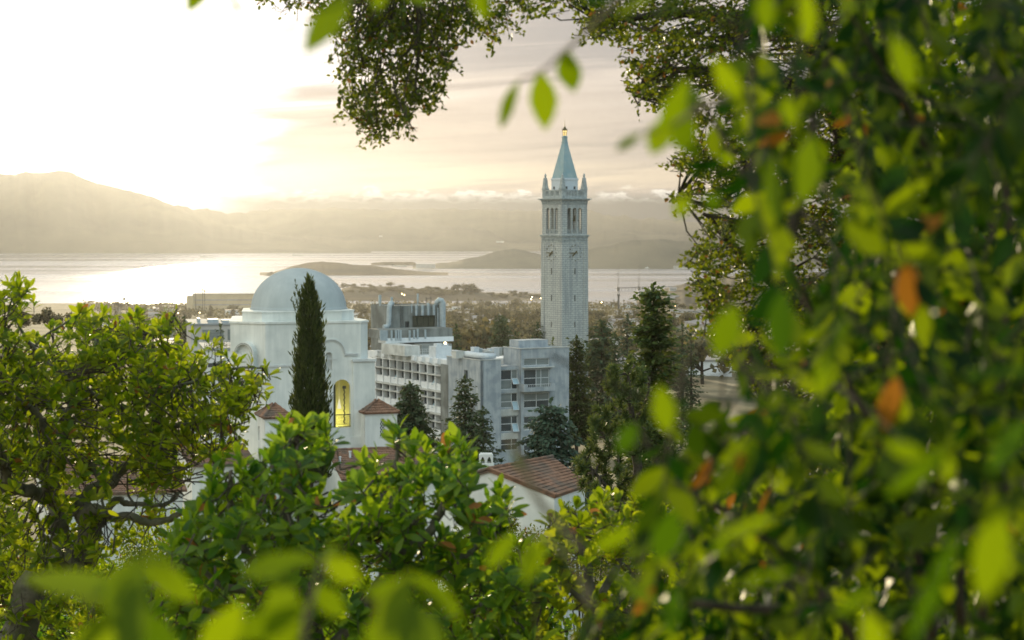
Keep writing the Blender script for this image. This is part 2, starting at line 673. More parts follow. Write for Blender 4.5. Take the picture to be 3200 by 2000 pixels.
M['magnolia'] = leafmat('magnolia_leaf', (0.035, 0.085, 0.006), (0.14, 0.19, 0.010), (0.17, 0.30, 0.004), (0.60, 0.68, 0.014), 0.56, 0.42, 0.25, odd=(0.30, 0.14, 0.03), odd_amt=0.018)
M['magnolia_deep'] = leafmat('glossy_magnolia_leaf', (0.025, 0.09, 0.008), (0.10, 0.19, 0.012), (0.09, 0.24, 0.003), (0.46, 0.62, 0.014), 0.52, 0.40, 0.3, odd=(0.35, 0.15, 0.03), odd_amt=0.012)
M['oak'] = leafmat('oak_leaf', (0.025, 0.055, 0.007), (0.065, 0.105, 0.01), (0.10, 0.16, 0.005), (0.36, 0.40, 0.012), 0.45, 0.45, 0.25, odd=(0.26, 0.13, 0.03), odd_amt=0.035)
M['near'] = leafmat('near_leaf', (0.006, 0.026, 0.004), (0.045, 0.09, 0.005), (0.012, 0.06, 0.001), (0.44, 0.60, 0.003), 0.45, 0.5, 0.14, odd=(0.36, 0.15, 0.015), odd_amt=0.010, tone=2.6)  # dense shade put into the colour: tone keeps most leaves dark
M['near_lit'] = leafmat('lit_near_leaf', (0.015, 0.055, 0.005), (0.06, 0.115, 0.005), (0.06, 0.17, 0.002), (0.40, 0.56, 0.003), 0.48, 0.55, 0.1, odd=(0.50, 0.19, 0.02), odd_amt=0.01)  # brighter copy of the near leaf, backlight put into its colour
M['conifer'] = leafmat('redwood_needles', (0.03, 0.052, 0.026), (0.075, 0.105, 0.05), (0.08, 0.10, 0.03), (0.16, 0.19, 0.05), 0.25, 0.6, 0.2)
M['cedar'] = leafmat('cedar_needles', (0.035, 0.065, 0.045), (0.07, 0.115, 0.07), (0.05, 0.09, 0.04), (0.11, 0.16, 0.06), 0.2, 0.6, 0.2)
M['cypress'] = leafmat('cypress_sprays', (0.018, 0.032, 0.01), (0.06, 0.085, 0.018), (0.07, 0.10, 0.012), (0.17, 0.19, 0.03), 0.3, 0.6, 0.2)
M['pine'] = leafmat('pine_needles', (0.03, 0.06, 0.018), (0.085, 0.12, 0.035), (0.09, 0.13, 0.02), (0.24, 0.28, 0.04), 0.32, 0.5, 0.3)
M['towntree'] = leafmat('town_tree_leaf', (0.06, 0.06, 0.035), (0.16, 0.14, 0.075), (0.16, 0.14, 0.05), (0.34, 0.27, 0.09), 0.3, 0.7, 0.1)  # leaf colour lightened and warmed, standing in for thicker haze over the town
M['townwall'] = surf('town_wall', (0.42, 0.40, 0.37), (0.62, 0.60, 0.56), 0.8, 0.05)
M['hazewall'] = surf('haze_tinted_wall', (0.44, 0.35, 0.22), (0.52, 0.42, 0.27), 0.85, 0.05)  # orange glow of the hazy sun put into the wall colour
M['townroof'] = surf('town_roof', (0.22, 0.20, 0.19), (0.40, 0.37, 0.35), 0.7, 0.05)
M['townwhite'] = surf('pale_town_wall', (0.68, 0.67, 0.65), (0.78, 0.77, 0.75), 0.7, 0.1)
M['slate'] = surf('slate_shingle', (0.10, 0.12, 0.12), (0.18, 0.2, 0.2), 0.7, 2)
M['lamp'] = emit('lit_lamp', (1.0, 0.72, 0.32), 14.0)
M['lantern'] = emit('sky_glow_lantern', (1.0, 0.72, 0.28), 0.9)  # emission puts in the golden sky glow seen through the panes
M['shade'] = surf('white_lamp_shade', (0.8, 0.8, 0.76), (0.85, 0.84, 0.8), 0.6, 3, em=(1.0, 0.9, 0.6, 0.35))


# ------------------------------------------------------------------ terrain, water, hills
GD = np.array([-400, -60, 0, 8, 20, 50, 110, 190, 330, 640, 1000, 2000, 3000, 4000, 4520, 4700, 5200])
GZ = np.array([250, 198, 176.6, 174.6, 170.5, 162.5, 150.5, 143.0, 136.0, 121.0, 107.0, 71.0, 38.0, 12.5, 1.6, -2.0, -8.0])


def gz(x, y):
    x, y = np.asarray(x, float), np.asarray(y, float)
    b = np.interp(y, GD, GZ)
    amp = np.clip((y - 60) / 900.0, 0, 1) * np.clip((4700 - y) / 1500.0, 0, 1)
    return b + amp * (4.0 * np.sin(x / 173.0 + y / 310.0) + 2.5 * np.sin(x / 71.0 - y / 127.0 + 1.3))


def grid_mesh(name, xs_rows, ys, zf, mat, smooth=True):
    nr, nc = len(ys), xs_rows.shape[1]
    X = xs_rows
    Y = np.repeat(np.asarray(ys)[:, None], nc, 1)
    Z = zf(X, Y)
    v = np.stack([X, Y, Z], -1).reshape(-1, 3)
    i, j = np.meshgrid(np.arange(nr - 1), np.arange(nc - 1), indexing='ij')
    a = (i * nc + j).ravel()
    f = np.stack([a, a + 1, a + nc + 1, a + nc], -1)
    o = link(name, np_mesh(name, v, [f], smooth), mat)
    o['kind'] = 'structure'
    return o


ys = np.concatenate([np.linspace(-400, -20, 12), np.linspace(0, 60, 16), np.linspace(75, 700, 40), np.linspace(760, 5200, 70)])
half = np.interp(ys, [-400, 0, 700, 5200], [700, 500, 1200, 4200])
grid_mesh('ground', half[:, None] * np.linspace(-1, 1, 90)[None, :], ys, gz, M['ground'])

wv = [(-8900, 4300, 0), (8900, 4300, 0), (8900, 17800, 0), (-8900, 17800, 0)]
wat = MB().quad(*wv).build('water', M['water'])
wat['kind'] = 'structure'


def hill(name, prof, y_front, y_crest, y_back, mat, spur=0.12, seed=0, nx=240, ns=14, rough=0.0, front_row=None, kind='structure'):
    """a hill with its crest along the given skyline, a front slope with spurs and a back slope"""
    r = np.random.default_rng(seed)
    px = np.linspace(prof[0][0], prof[-1][0], nx)
    py = np.interp(px, [p[0] for p in prof], [p[1] for p in prof])
    crest = Pa(px, py, np.full(nx, y_crest))
    ch = np.maximum(crest[:, 2], 0.3)
    if rough:
        ch = ch + rough * np.convolve(r.normal(0, 1, nx + 2), [0.25, 0.5, 0.25], 'valid')
        ch = np.maximum(ch, 0.3)
    rows = []
    ph = r.uniform(0, 6.28, 6)
    u = np.linspace(0, 1, nx)
    for k in range(ns + 1):
        s = k / ns
        y = y_front + (y_crest - y_front) * s
        sp_ = sum(np.sin(u * f * 6.28 + ph[i] + s * 2.2) / (i + 1) for i, f in enumerate((5, 11, 19, 31)))
        z = ch * (s ** 0.85) * (1 + spur * sp_ * math.sin(math.pi * s))
        x = crest[:, 0] * (y / y_crest)
        rows.append(np.stack([x, np.full(nx, y), z - (1.5 if k == 0 else 0)], -1))
    for k in range(1, 5):
        s = k / 4
        y = y_crest + (y_back - y_crest) * s
        rows.append(np.stack([crest[:, 0] * (y / y_crest), np.full(nx, y), ch * (1 - s) ** 1.2 - (2 if k == 4 else 0)], -1))
    v = np.concatenate(rows)
    nr = len(rows)
    i, j = np.meshgrid(np.arange(nr - 1), np.arange(nx - 1), indexing='ij')
    a = (i * nx + j).ravel()
    o = link(name, np_mesh(name, v, [np.stack([a, a + 1, a + nx + 1, a + nx], -1)], True), mat)
    o['kind'] = kind
    return o


hill('mountain', [(-900, 640), (-500, 585), (-200, 552), (0, 543), (40, 546), (80, 538), (120, 541), (190, 533), (215, 535), (250, 552), (300, 572),
                  (400, 594), (480, 616), (540, 642), (600, 668), (700, 700), (800, 722), (950, 745), (1100, 776), (1160, 785)], 13900, 15400, 16800, M['hill'], 0.14, 1, rough=5, nx=420)
hill('ridge', [(300, 760), (440, 690), (520, 648), (560, 640), (610, 655), (645, 651), (700, 668), (760, 662), (850, 655), (1000, 650), (1200, 655), (1400, 652),
               (1600, 657), (1750, 662), (1840, 655), (1870, 668), (1940, 676), (2000, 683), (2040, 680), (2120, 690), (2300, 700), (2700, 690), (3300, 720)],
     15600, 16800, 17700, M['hill'], 0.16, 2, rough=9, nx=420)
hill('foothills', [(600, 792), (800, 752), (1000, 728), (1150, 718), (1240, 722), (1420, 706), (1520, 716), (1620, 742), (1700, 735), (1800, 722), (1900, 716), (2060, 724),
                   (2300, 730), (2700, 750), (3200, 770)], 15000, 16200, 17000, M['hill'], 0.18, 3, rough=6, nx=420)
# islands and points in the bay
hill('island', [(812, 861), (880, 843), (910, 832), (960, 821), (1005, 817), (1060, 821), (1110, 828), (1160, 829), (1220, 838), (1300, 847), (1350, 850), (1400, 856)],
     7300, 7620, 7900, M['islet'], 0.05, 4, nx=120, rough=0.5)
hill('islet', [(826, 860), (836, 854), (848, 848), (860, 853), (872, 861)], 7250, 7330, 7400, M['islet'], 0.05, 5, nx=40, rough=0.6)
hill('point', [(1290, 840), (1330, 826), (1390, 822), (1440, 812), (1500, 801), (1550, 786), (1600, 776), (1650, 786), (1700, 797), (1760, 798), (1800, 792), (1840, 778),
               (1880, 770), (1930, 760), (1960, 753), (2020, 748), (2080, 749), (2140, 755), (2250, 760), (2400, 775), (2700, 800), (3000, 830)], 8480, 9000, 9600, M['hill'], 0.12, 6, nx=300, rough=2.2)
hill('spit', [(1040, 925), (1070, 902), (1100, 894), (1160, 896), (1220, 894), (1300, 902), (1400, 904), (1460, 906), (1540, 918), (1640, 922), (1700, 926), (1760, 935)],
     4750, 5150, 5350, M['islet'], 0.05, 7, nx=120, rough=0.6)
hill('headland', [(1990, 945), (2040, 915), (2090, 898), (2150, 884), (2220, 872), (2300, 860), (2500, 850), (2900, 860)], 3700, 4700, 5200, M['islet'], 0.08, 8, nx=120, rough=1)
hill('breakwater', [(1160, 822), (1200, 818.4), (1290, 818), (1300, 822)], 9300, 9330, 9360, M['islet'], 0, 9, nx=40)

# ------------------------------------------------------------------ clock tower
T_Y = 640.0
T = Frame(1764, 1000, T_Y, R(37))
tz = lambda py: zpx(py, T_Y)
TB = 117.0
tower = thing('clock_tower', 'tall pale granite bell tower with pointed blue spire and clock faces', 'tower', (*T.o, TB), T.yaw)
HS = 5.35                              # half side at the belfry
lz = lambda py: tz(py) - TB


def sq(h):
    return [(-h, -h), (h, -h), (h, h), (-h, h)]


mb = MB()
z_cor = lz(741)
mb.prism(sq(HS + 0.18), 0, z_cor, top=sq(HS))
# raised corner piers leave a sunk panel on each face
for sx in (-1, 1):
    for sy in (-1, 1):
        b0, b1 = HS + 0.36, HS + 0.18
        for (ax, ay) in ((1, 0), (0, 1)):
            w0, w1 = 1.75, 0.4
            def rect(h):
                if ax:
                    return sorted([sx * h, sx * (h - w0)]) + sorted([sy * h, sy * (h - w1)])
                return sorted([sx * h, sx * (h - w1)]) + sorted([sy * h, sy * (h - w0)])
            x0, x1, y0, y1 = rect(b0 + (0.002 if ax else 0))
            X0, X1, Y0, Y1 = rect(b1 + (0.002 if ax else 0))
            mb.prism([(x0, y0), (x1, y0), (x1, y1), (x0, y1)], 0, lz(760), top=[(X0, Y0), (X1, Y0), (X1, Y1), (X0, Y1)])
mb.build('shaft', M['stone'], tower)


def face_fn(side, h):
    """maps (u, z, w) on the two faces seen and the two behind"""
    return {0: lambda u, z, w: (u, -h + w, z), 1: lambda u, z, w: (-h + w, -u, z),
            2: lambda u, z, w: (-u, h - w, z), 3: lambda u, z, w: (h - w, u, z)}[side]


# belfry: four walls with three round-headed openings each
zb0, zb1 = lz(741), lz(627)
zo0, zo1 = lz(730), lz(650)
mb = MB()
for sd in range(4):
    e = 0.0 if sd in (0, 2) else 0.7
    holes = [arch(c - 0.82, c + 0.82, zo0, zo1, 8) for c in (-2.25, 0.0, 2.25)]
    hh = HS - 0.05
    mb.panel([(-hh + e, zb0), (hh - e, zb0), (hh - e, zb1), (-hh + e, zb1)], holes, face_fn(sd, hh), 0.7)
mb.build('belfry', M['stone'], tower)
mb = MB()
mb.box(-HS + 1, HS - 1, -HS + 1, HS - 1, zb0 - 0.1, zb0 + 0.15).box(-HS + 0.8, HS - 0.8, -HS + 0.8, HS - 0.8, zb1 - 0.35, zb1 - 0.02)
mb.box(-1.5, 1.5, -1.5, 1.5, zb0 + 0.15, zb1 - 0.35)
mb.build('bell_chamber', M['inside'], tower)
mb = MB()
mb.lathe([(0.2, lz(672)), (0.5, lz(674)), (0.75, lz(682)), (1.0, lz(690)), (1.05, lz(692))], 2.6, -2.6, 12)
mb.tube([(2.6, -2.6, lz(672)), (2.6, -2.6, zb1 - 0.3)], 0.08, 5)
mb.build('bell', M['bronze'], tower)
for sd in (0, 1, 2, 3):
    fn = face_fn(sd, HS)
    for c in (-1.125, 1.125):
        q = fn(c, 0, 0.25)
        m_ = MB()
        m_.lathe([(0.38, zo0), (0.3, zo0 + 0.4), (0.27, lz(668)), (0.42, lz(664))], q[0], q[1], 8)
        m_.build('column', M['stone_trim'], tower)
    m_ = MB()
    for c in (-2.25, 0, 2.25):
        for k in range(5):
            u = c - 0.62 + k * 0.31
            q = fn(u, 0, 0.3)
            m_.lathe([(0.07, zo0), (0.11, zo0 + 0.5), (0.06, zo0 + 1.15)], q[0], q[1], 6)
        a, b = fn(c - 0.82, zo0 + 1.15, 0.2), fn(c + 0.82, zo0 + 1.4, 0.45)
        m_.box(a[0], b[0], a[1], b[1], a[2], b[2])
    m_.build('balustrade', M['stone_trim'], tower)
mb = MB()
for z0, z1, h in ((lz(741), lz(737), HS + 0.35), (lz(737), lz(734), HS + 0.62), (lz(757), lz(741.2), HS + 0.12)):
    mb.prism(sq(h), z0, z1)
for sd in range(4):
    fn = face_fn(sd, HS + 0.12)
    for k in range(16):
        u = -HS + 0.35 + k * (2 * HS - 0.7) / 15
        a, b = fn(u - 0.17, lz(751), -0.22), fn(u + 0.17, lz(745), 0.05)
        mb.box(a[0], b[0], a[1], b[1], a[2], b[2])
mb.build('lower_cornice', M['stone_trim'], tower)
mb = MB()
for z0, z1, h in ((lz(638), lz(627.2), HS + 0.1), (lz(627), lz(623.5), HS + 0.55), (lz(623.5), lz(620.6), HS + 1.05)):
    mb.prism(sq(h), z0, z1)
for sd in range(4):
    fn = face_fn(sd, HS + 0.1)
    for k in range(20):
        u = -HS + 0.3 + k * (2 * HS - 0.6) / 19
        a, b = fn(u - 0.13, lz(636), -0.15), fn(u + 0.13, lz(629), 0.05)
        mb.box(a[0], b[0], a[1], b[1], a[2], b[2])
mb.build('cornice', M['stone_trim'], tower)
# parapet balustrade
mb = MB()
zp0, zp1 = lz(620.6), lz(594)
hp = HS - 0.1
mb.prism(sq(hp), zp0, lz(612))
for sd in range(4):
    fn = face_fn(sd, hp)
    e = 0.0 if sd in (0, 2) else 0.5
    a, b = fn(-hp + e, lz(597), 0), fn(hp - e, zp1, 0.5)
    mb.box(a[0], b[0], a[1], b[1], a[2], b[2])
    for k in range(13):
        u = -hp + 1.3 + k * (2 * hp - 2.6) / 12
        wd = 0.34 if k % 4 == 0 else 0.13
        a, b = fn(u - wd, lz(612), 0.06), fn(u + wd, lz(597), 0.4)
        mb.box(a[0], b[0], a[1], b[1], a[2], b[2])
for sx in (-1, 1):
    for sy in (-1, 1):
        c = hp - 0.62
        mb.box(sx * c - 0.66, sx * c + 0.66, sy * c - 0.66, sy * c + 0.66, zp0 + 0.3, zp1 + 0.06)
mb.build('parapet', M['stone_trim'], tower)
for sx in (-1, 1):
    for sy in (-1, 1):
        c = hp - 0.7
        m_ = MB()
        cc = lambda h: [(sx * c - h, sy * c - h), (sx * c + h, sy * c - h), (sx * c + h, sy * c + h), (sx * c - h, sy * c + h)]
        m_.prism(cc(0.95), zp1 + 0.06, zp1 + 0.45)
        m_.prism(cc(0.78), zp1 + 0.45, lz(556), top=cc(0.42))
        m_.lathe([(0.42, lz(556)), (0.24, lz(554)), (0.42, lz(549)), (0.22, lz(545)), (0.05, lz(541))], sx * c, sy * c, 8)
        m_.build('obelisk', M['stone_trim'], tower)
# attic and spire
mb = MB()
ha = 3.1
mb.prism(sq(ha), zp0, lz(563)).prism(sq(ha + 0.2), lz(563), lz(559)).prism(sq(ha + 0.05), lz(559), lz(557))
mb.build('attic', M['attic'], tower)
for sd in (0, 1):
    fn = face_fn(sd, ha + 0.02)
    for c_ in (-1.7, 1.7):
        a, b = fn(c_ - 0.4, lz(592), -0.02), fn(c_ + 0.4, lz(583), 0.2)
        MB().box(a[0], b[0], a[1], b[1], a[2], b[2]).build('attic_window', M['dark_metal'], tower)
mb = MB()
mb.prism(sq(3.0), lz(557), lz(446), top=sq(0.66))
mb.build('spire', M['spire'], tower)
mb = MB()
mb.prism(sq(0.78), lz(447), lz(443)).prism(sq(0.62), lz(443), lz(430)).prism(sq(0.75), lz(430), lz(427.5)).prism(sq(0.5), lz(427.5), lz(424))
mb.build('lantern_base', M['spire'], tower)
lan = MB().prism(sq(0.36), lz(424), lz(408), top=sq(0.5)).build('lantern', M['lantern'], tower)
mb = MB()
for sx in (-1, 1):
    for sy in (-1, 1):
        mb.tube([(sx * 0.4, sy * 0.4, lz(424)), (sx * 0.55, sy * 0.55, lz(407)), (sx * 0.7, sy * 0.7, lz(399))], [0.07, 0.07, 0.03], 5)
mb.prism(sq(0.62), lz(408), lz(405)).prism(sq(0.5), lz(405), lz(396), top=sq(0.16))
mb.lathe([(0.16, lz(396)), (0.09, lz(388)), (0.05, lz(376))], 0, 0, 6)
for z in (lz(419), lz(414)):
    mb.prism(sq(0.47), z - 0.06, z + 0.06)
mb.build('lantern_frame', M['bronze'], lan)
# clock faces: numerals and hands fixed straight on the stone
zc = lz(790)


def text_mesh(s, size):
    cu = bpy.data.curves.new('numeral', 'FONT')
    cu.body = s
    cu.size = size
    cu.extrude = 0.06
    cu.align_x = 'CENTER'
    cu.align_y = 'CENTER'
    t = bpy.data.objects.new('numeral', cu)
    COL.objects.link(t)
    dg = bpy.context.evaluated_depsgraph_get()
    me = bpy.data.meshes.new_from_object(t.evaluated_get(dg))
    bpy.data.objects.remove(t)
    bpy.data.curves.remove(cu)
    return me


NUM = {n: text_mesh(str(n), 0.6) for n in range(1, 13)}
for sd in (0, 1):
    hh = HS + 0.20
    fn = face_fn(sd, hh)
    ring = MB()
    n = 40
    vv, ff = [], []
    for i in range(n):
        q = 2 * math.pi * i / n
        for r in (0.0, 0.3):
            vv.append(fn(r * math.cos(q), zc + r * math.sin(q), -0.03))
    ring.add(vv, [(2 * i, 2 * i + 1, (2 * i + 3) % (2 * n), (2 * i + 2) % (2 * n)) for i in range(n)])
    cf = ring.build('clock_face', M['stone_trim'], tower)
    for k in range(1, 13):
        q = math.pi / 2 - 2 * math.pi * k / 12
        me = NUM[k]
        o = link('numeral', me, M['bronze'], cf, fn(2.55 * math.cos(q), zc + 2.55 * math.sin(q), -0.09))
        o.rotation_euler = (math.pi / 2, 0, 0 if sd == 0 else -math.pi / 2)
    for nm_, q, ln, wd, w_ in (('minute_hand', math.pi, 2.3, 0.13, -0.25), ('hour_hand', R(90 - 227), 1.75, 0.2, -0.17)):
        m_ = MB()
        c, s_ = math.cos(q), math.sin(q)
        pts = [(-0.95, wd * 1.4), (-0.5, wd), (ln * 0.8, wd * 1.2), (ln, 0.04), (ln, -0.04), (ln * 0.8, -wd * 1.2), (-0.5, -wd), (-0.95, -wd * 1.4)]
        rot = [(x * c - y * s_, zc + x * s_ + y * c) for x, y in pts]
        m_.panel(rot[::-1], [], fn, 0.05)
        hd = m_.build(nm_, M['bronze'], cf)
        me = hd.data
        off = Vector(fn(0, 0, w_)) - Vector(fn(0, 0, 0))
        for v in me.vertices:
            v.co += off
for sd in (0, 1):
    for y0, y1 in ((837, 856), (921, 939), (1004, 1021), (1080, 1096)):
        fn = face_fn(sd, HS + 0.205)
        a, b = fn(-0.13, lz(y1), -0.01), fn(0.13, lz(y0), 0.12)
        MB().box(a[0], b[0], a[1], b[1], a[2], b[2]).build('slit_window', M['dark_metal'], tower)

# ------------------------------------------------------------------ tiled roofs


def tiles(mb, e0, e1, r0, r1, tw=0.26, th=0.38, amp=0.05):
    """barrel tiles on a roof plane: eave e0-e1, ridge r0-r1; courses step over each other"""
    e0, e1, r0, r1 = map(np.array, (e0, e1, r0, r1))
    wlen = max(np.linalg.norm(e1 - e0), np.linalg.norm(r1 - r0))
    slen = np.linalg.norm((r0 + r1) / 2 - (e0 + e1) / 2)
    nrm = np.cross(e1 - e0, (r0 + r1) / 2 - e0)
    nrm = nrm / np.linalg.norm(nrm)
    if nrm[2] < 0:
        nrm = -nrm
    nc = max(3, int(wlen / tw))
    nrw = max(2, int(slen / th))
    u = np.linspace(0, 1, nc * 4 + 1)
    bump = amp * np.abs(np.sin(u * nc * math.pi)) ** 0.8
    for r in range(nrw):
        v0, v1 = r / nrw, (r + 1) / nrw
        lo = (e0 + (e1 - e0) * u[:, None]) * (1 - v0) + (r0 + (r1 - r0) * u[:, None]) * v0
        hi = (e0 + (e1 - e0) * u[:, None]) * (1 - v1) + (r0 + (r1 - r0) * u[:, None]) * v1
        lo2 = lo + nrm * (bump + 0.045)[:, None]
        hi2 = hi + nrm * (bump * 0.75)[:, None]
        lo0 = lo - nrm * 0.01
        m = len(u)
        vs_ = np.concatenate([lo0, lo2, hi2])
        fs_ = [(i, i + 1, m + i + 1, m + i) for i in range(m - 1)] + [(m + i, m + i + 1, 2 * m + i + 1, 2 * m + i) for i in range(m - 1)]
        mb.add(vs_, fs_)


def slab(mb, q, t=0.14):
    """a roof plane as a solid slab under its tiles"""
    q = [np.array(p, float) for p in q]
    n = np.cross(q[1] - q[0], q[2] - q[0])
    n = n / np.linalg.norm(n)
    if n[2] < 0:
        n = -n
    k = len(q)
    vs_ = [p - n * 0.02 for p in q] + [p - n * t for p in q]
    mb.add(vs_, [tuple(range(k)), tuple(range(2 * k - 1, k - 1, -1))] + [(i, (i + 1) % k, k + (i + 1) % k, k + i) for i in range(k)])


# ------------------------------------------------------------------ domed building
D = Frame(830, 1200, 184, R(18))
DBZ = 140.0
domed = thing('domed_building', 'white stucco building with a large plain grey dome over a square block', 'building', (*D.o, DBZ), D.yaw)
dl = lambda py, x=0.0, y=0.0: D.fz(py, x, y) - DBZ
X1 = D.fx(1128)
k = D._t(D.o, D.ey - D.ex, 720, 1100)
XR = X1 + 0.9
DD = 13.5
ztop, zlow = dl(1013), 0.0
poly = [(0, 0), (X1, 0), (XR, 0.9), (XR, DD), (-k + 0.2 * (DD - k), DD), (-k, k)]
mb = MB()
# front wall with its two openings, the other walls closed
TO0, TO1 = D.fx(1042, 0, 1270), D.fx(1096, 0, 1270)
NI0, NI1 = D.fx(1019, 0, 1130), D.fx(1038, 0, 1130)
holes = [arch(TO0, TO1, dl(1344), dl(1192), 12), arch(NI0, NI1, dl(1163), dl(1105), 10)]
mb.panel([(0, zlow), (X1, zlow), (X1, ztop), (0, ztop)], holes, lambda u, z, w: (u, w, z), 0.62)
for i in range(1, 6):
    a, b = poly[i], poly[(i + 1) % 6]
    mb.add([(*a, zlow), (*b, zlow), (*b, ztop), (*a, ztop)], [(0, 1, 2, 3)])
mb.add([(x, y, ztop) for x, y in poly], [tuple(range(6))])
mb.build('main_wall', M['stucco'], domed)
# thin roof edge moulding
mb = MB()


def offs(poly, d):
    cx = sum(p[0] for p in poly) / len(poly)
    cyy = sum(p[1] for p in poly) / len(poly)
    o = []
    for x, y in poly:
        l = math.hypot(x - cx, y - cyy)
        o.append((x + (x - cx) / l * d, y + (y - cyy) / l * d))
    return o


mb.prism(offs(poly, 0.13), ztop + 0.002, ztop + 0.2)
mb.build('roof_edge', M['stucco'], domed)
# shoulder on the right and the string mouldings
xs0, xs1 = D.fx(1104, -0.2, 1140), D.fx(1172, -0.2, 1140)
MB().prism([(xs0, -0.2), (xs1, -0.2), (xs1, 5), (XR + 0.003, 5), (XR + 0.003, 0.9), (X1, 0.003), (xs0, 0.003)], zlow, dl(1136)).build('shoulder_wall', M['stucco'], domed)
mb = MB()
for b_ in ((xs0 - 0.1, xs1 + 0.12, -0.36, 4.9, dl(1136) + 0.002, dl(1128)), (D.fx(1076), xs0 + 0.5, -0.14, 0, dl(1114), dl(1109)), (D.fx(1076), xs0 + 0.5, -0.09, 0, dl(1118.5), dl(1116)),
           (0.02, D.fx(960), -0.1, 0, dl(1147), dl(1141)), (D.fx(1005), D.fx(1052), -0.06, 0, dl(1128), dl(1125)), (D.fx(960), D.fx(1041), -0.08, 0, dl(1243), dl(1239))):
    MB().box(*b_).build('string_course', M['trim'], domed)
cxa, cza = D.fx(1035), dl(1108)
mb = MB()
for ra, rb, pr in ((1.30, 1.40, 0.13), (1.16, 1.21, 0.07)):
    vv, ff = [], []
    n = 22
    for i in range(n + 1):
        q = math.pi * i / n
        c, s_ = math.cos(q), math.sin(q)
        vv += [(cxa + ra * c, 0.004, cza + ra * s_), (cxa + rb * c, 0.004, cza + rb * s_), (cxa + ra * c, -pr, cza + ra * s_), (cxa + rb * c, -pr, cza + rb * s_)]
    for i in range(n):
        a, b = 4 * i, 4 * i + 4
        ff += [(a + 2, b + 2, b + 3, a + 3), (a, b, b + 2, a + 2), (a + 1, a + 3, b + 3, b + 1)]
    mb.add(vv, ff)
mb.build('blind_arch', M['trim'], domed)
# hooded arch on the left face
ux, uy = -k / math.hypot(k, k), k / math.hypot(k, k)
nxn, nyn = -uy, -abs(ux)
nl = math.hypot(nxn, nyn)
nxn, nyn = nxn / nl, nyn / nl
mid = (-k * 0.50, k * 0.50)
za = dl(1105, -k / 2, k / 2)
mb = MB()
n = 18
vv, ff = [], []
for i in range(n + 1):
    q = math.pi * i / n
    for rr_, ww in ((1.15, -0.02), (1.15, 0.75), (0.92, 0.75), (0.92, 0.35)):
        vv.append((mid[0] + ux * rr_ * math.cos(q) + nxn * ww, mid[1] + uy * rr_ * math.cos(q) + nyn * ww, za + rr_ * math.sin(q)))
for i in range(n):
    for j in range(3):
        ff.append((4 * i + j, 4 * i + 4 + j, 4 * i + 5 + j, 4 * i + 1 + j))
mb.add(vv, ff)
cv_ = [(mid[0] + ux * 0.93 * math.cos(math.pi * i / n) + nxn * 0.36, mid[1] + uy * 0.93 * math.cos(math.pi * i / n) + nyn * 0.36, za + 0.93 * math.sin(math.pi * i / n)) for i in range(n + 1)]
mb.add(cv_, [tuple(range(n + 1))])
for rr_ in (1.0,):
    pass
w0 = [(mid[0] + ux * s_ + nxn * q, mid[1] + uy * s_ + nyn * q) for s_, q in ((-1.15, 0), (1.15, 0), (1.15, 0.75), (-1.15, 0.75))]
mb.prism(w0, za - 3.6, za - 0.003)
mb.build('arch_hood', M['stucco'], domed)
mb = MB()
vv, ff = [], []
for i in range(n + 1):
    q = math.pi * i / n
    for rr_ in (0.98, 1.05):
        vv.append((mid[0] + ux * rr_ * math.cos(q) + nxn * 0.754, mid[1] + uy * rr_ * math.cos(q) + nyn * 0.754, za + rr_ * math.sin(q)))
for i in range(n):
    ff.append((2 * i, 2 * i + 1, 2 * i + 3, 2 * i + 2))
mb.add(vv, ff)
mb.build('hood_moulding', M['concrete_dark'], domed)
# niche window
mb = MB()
mb.box(NI0 - 0.05, NI1 + 0.05, 0.34, 0.40, dl(1166), dl(1103))
mb.build('niche_window', M['trim'], domed)
# lit room behind the tall opening
rx0, rx1, ry0, ry1, rz0, rz1 = TO0 - 0.5, TO1 + 1.0, 0.625, 3.6, dl(1347), dl(1185)
mb = MB()
mb.quad((rx0, ry1, rz0), (rx1, ry1, rz0), (rx1, ry1, rz1), (rx0, ry1, rz1))
mb.quad((rx0, ry0, rz0), (rx0, ry1, rz0), (rx0, ry1, rz1), (rx0, ry0, rz1))
mb.quad((rx1, ry1, rz0), (rx1, ry0, rz0), (rx1, ry0, rz1), (rx1, ry1, rz1))
mb.quad((rx0, ry0, rz1), (rx0, ry1, rz1), (rx1, ry1, rz1), (rx1, ry0, rz1))
mb.quad((rx0, ry0, rz0), (rx1, ry0, rz0), (rx1, ry1, rz0), (rx0, ry1, rz0))
mb.build('loggia', M['room'], domed)
li = bpy.data.lights.new('room_lamp', 'POINT')
li.energy = 42
li.color = (1.0, 0.90, 0.16)
li.shadow_soft_size = 0.25
lo = bpy.data.objects.new('room_lamp', li)
COL.objects.link(lo)
lo.location = (*D.w((TO0 + TO1) / 2 + 0.2, 2.5), DBZ + dl(1330))
mb = MB()
xc = D.fx(1076, 0.5, 1270)
pts = [(xc + 0.05 * math.cos(q * 2.2), 0.5 + 0.05 * math.sin(q * 2.2), dl(1334) + (dl(1216) - dl(1334)) * q / 20) for q in range(21)]
mb.tube(pts, 0.06, 6)
mb.box(xc - 0.15, xc + 0.15, 0.36, 0.62, dl(1222), dl(1214))
mb.build('colonnette', M['dark_metal'], domed)
mb = MB()
mb.tube([(xc - 0.28, 1.5, dl(1290)), (xc - 0.28, 1.5, rz1 - 0.01)], 0.015, 4)
mb.lathe([(0.04, dl(1258)), (0.22, dl(1288)), (0.2, dl(1288.5))], xc - 0.28, 1.5, 10)
mb.build('pendant_lamp', M['shade'], domed)
MB().box(TO0 + 0.002, TO0 + 0.26, 0.18, 0.58, dl(1343.5), dl(1208)).build('shutter', M['louver'], domed)
mb = MB()
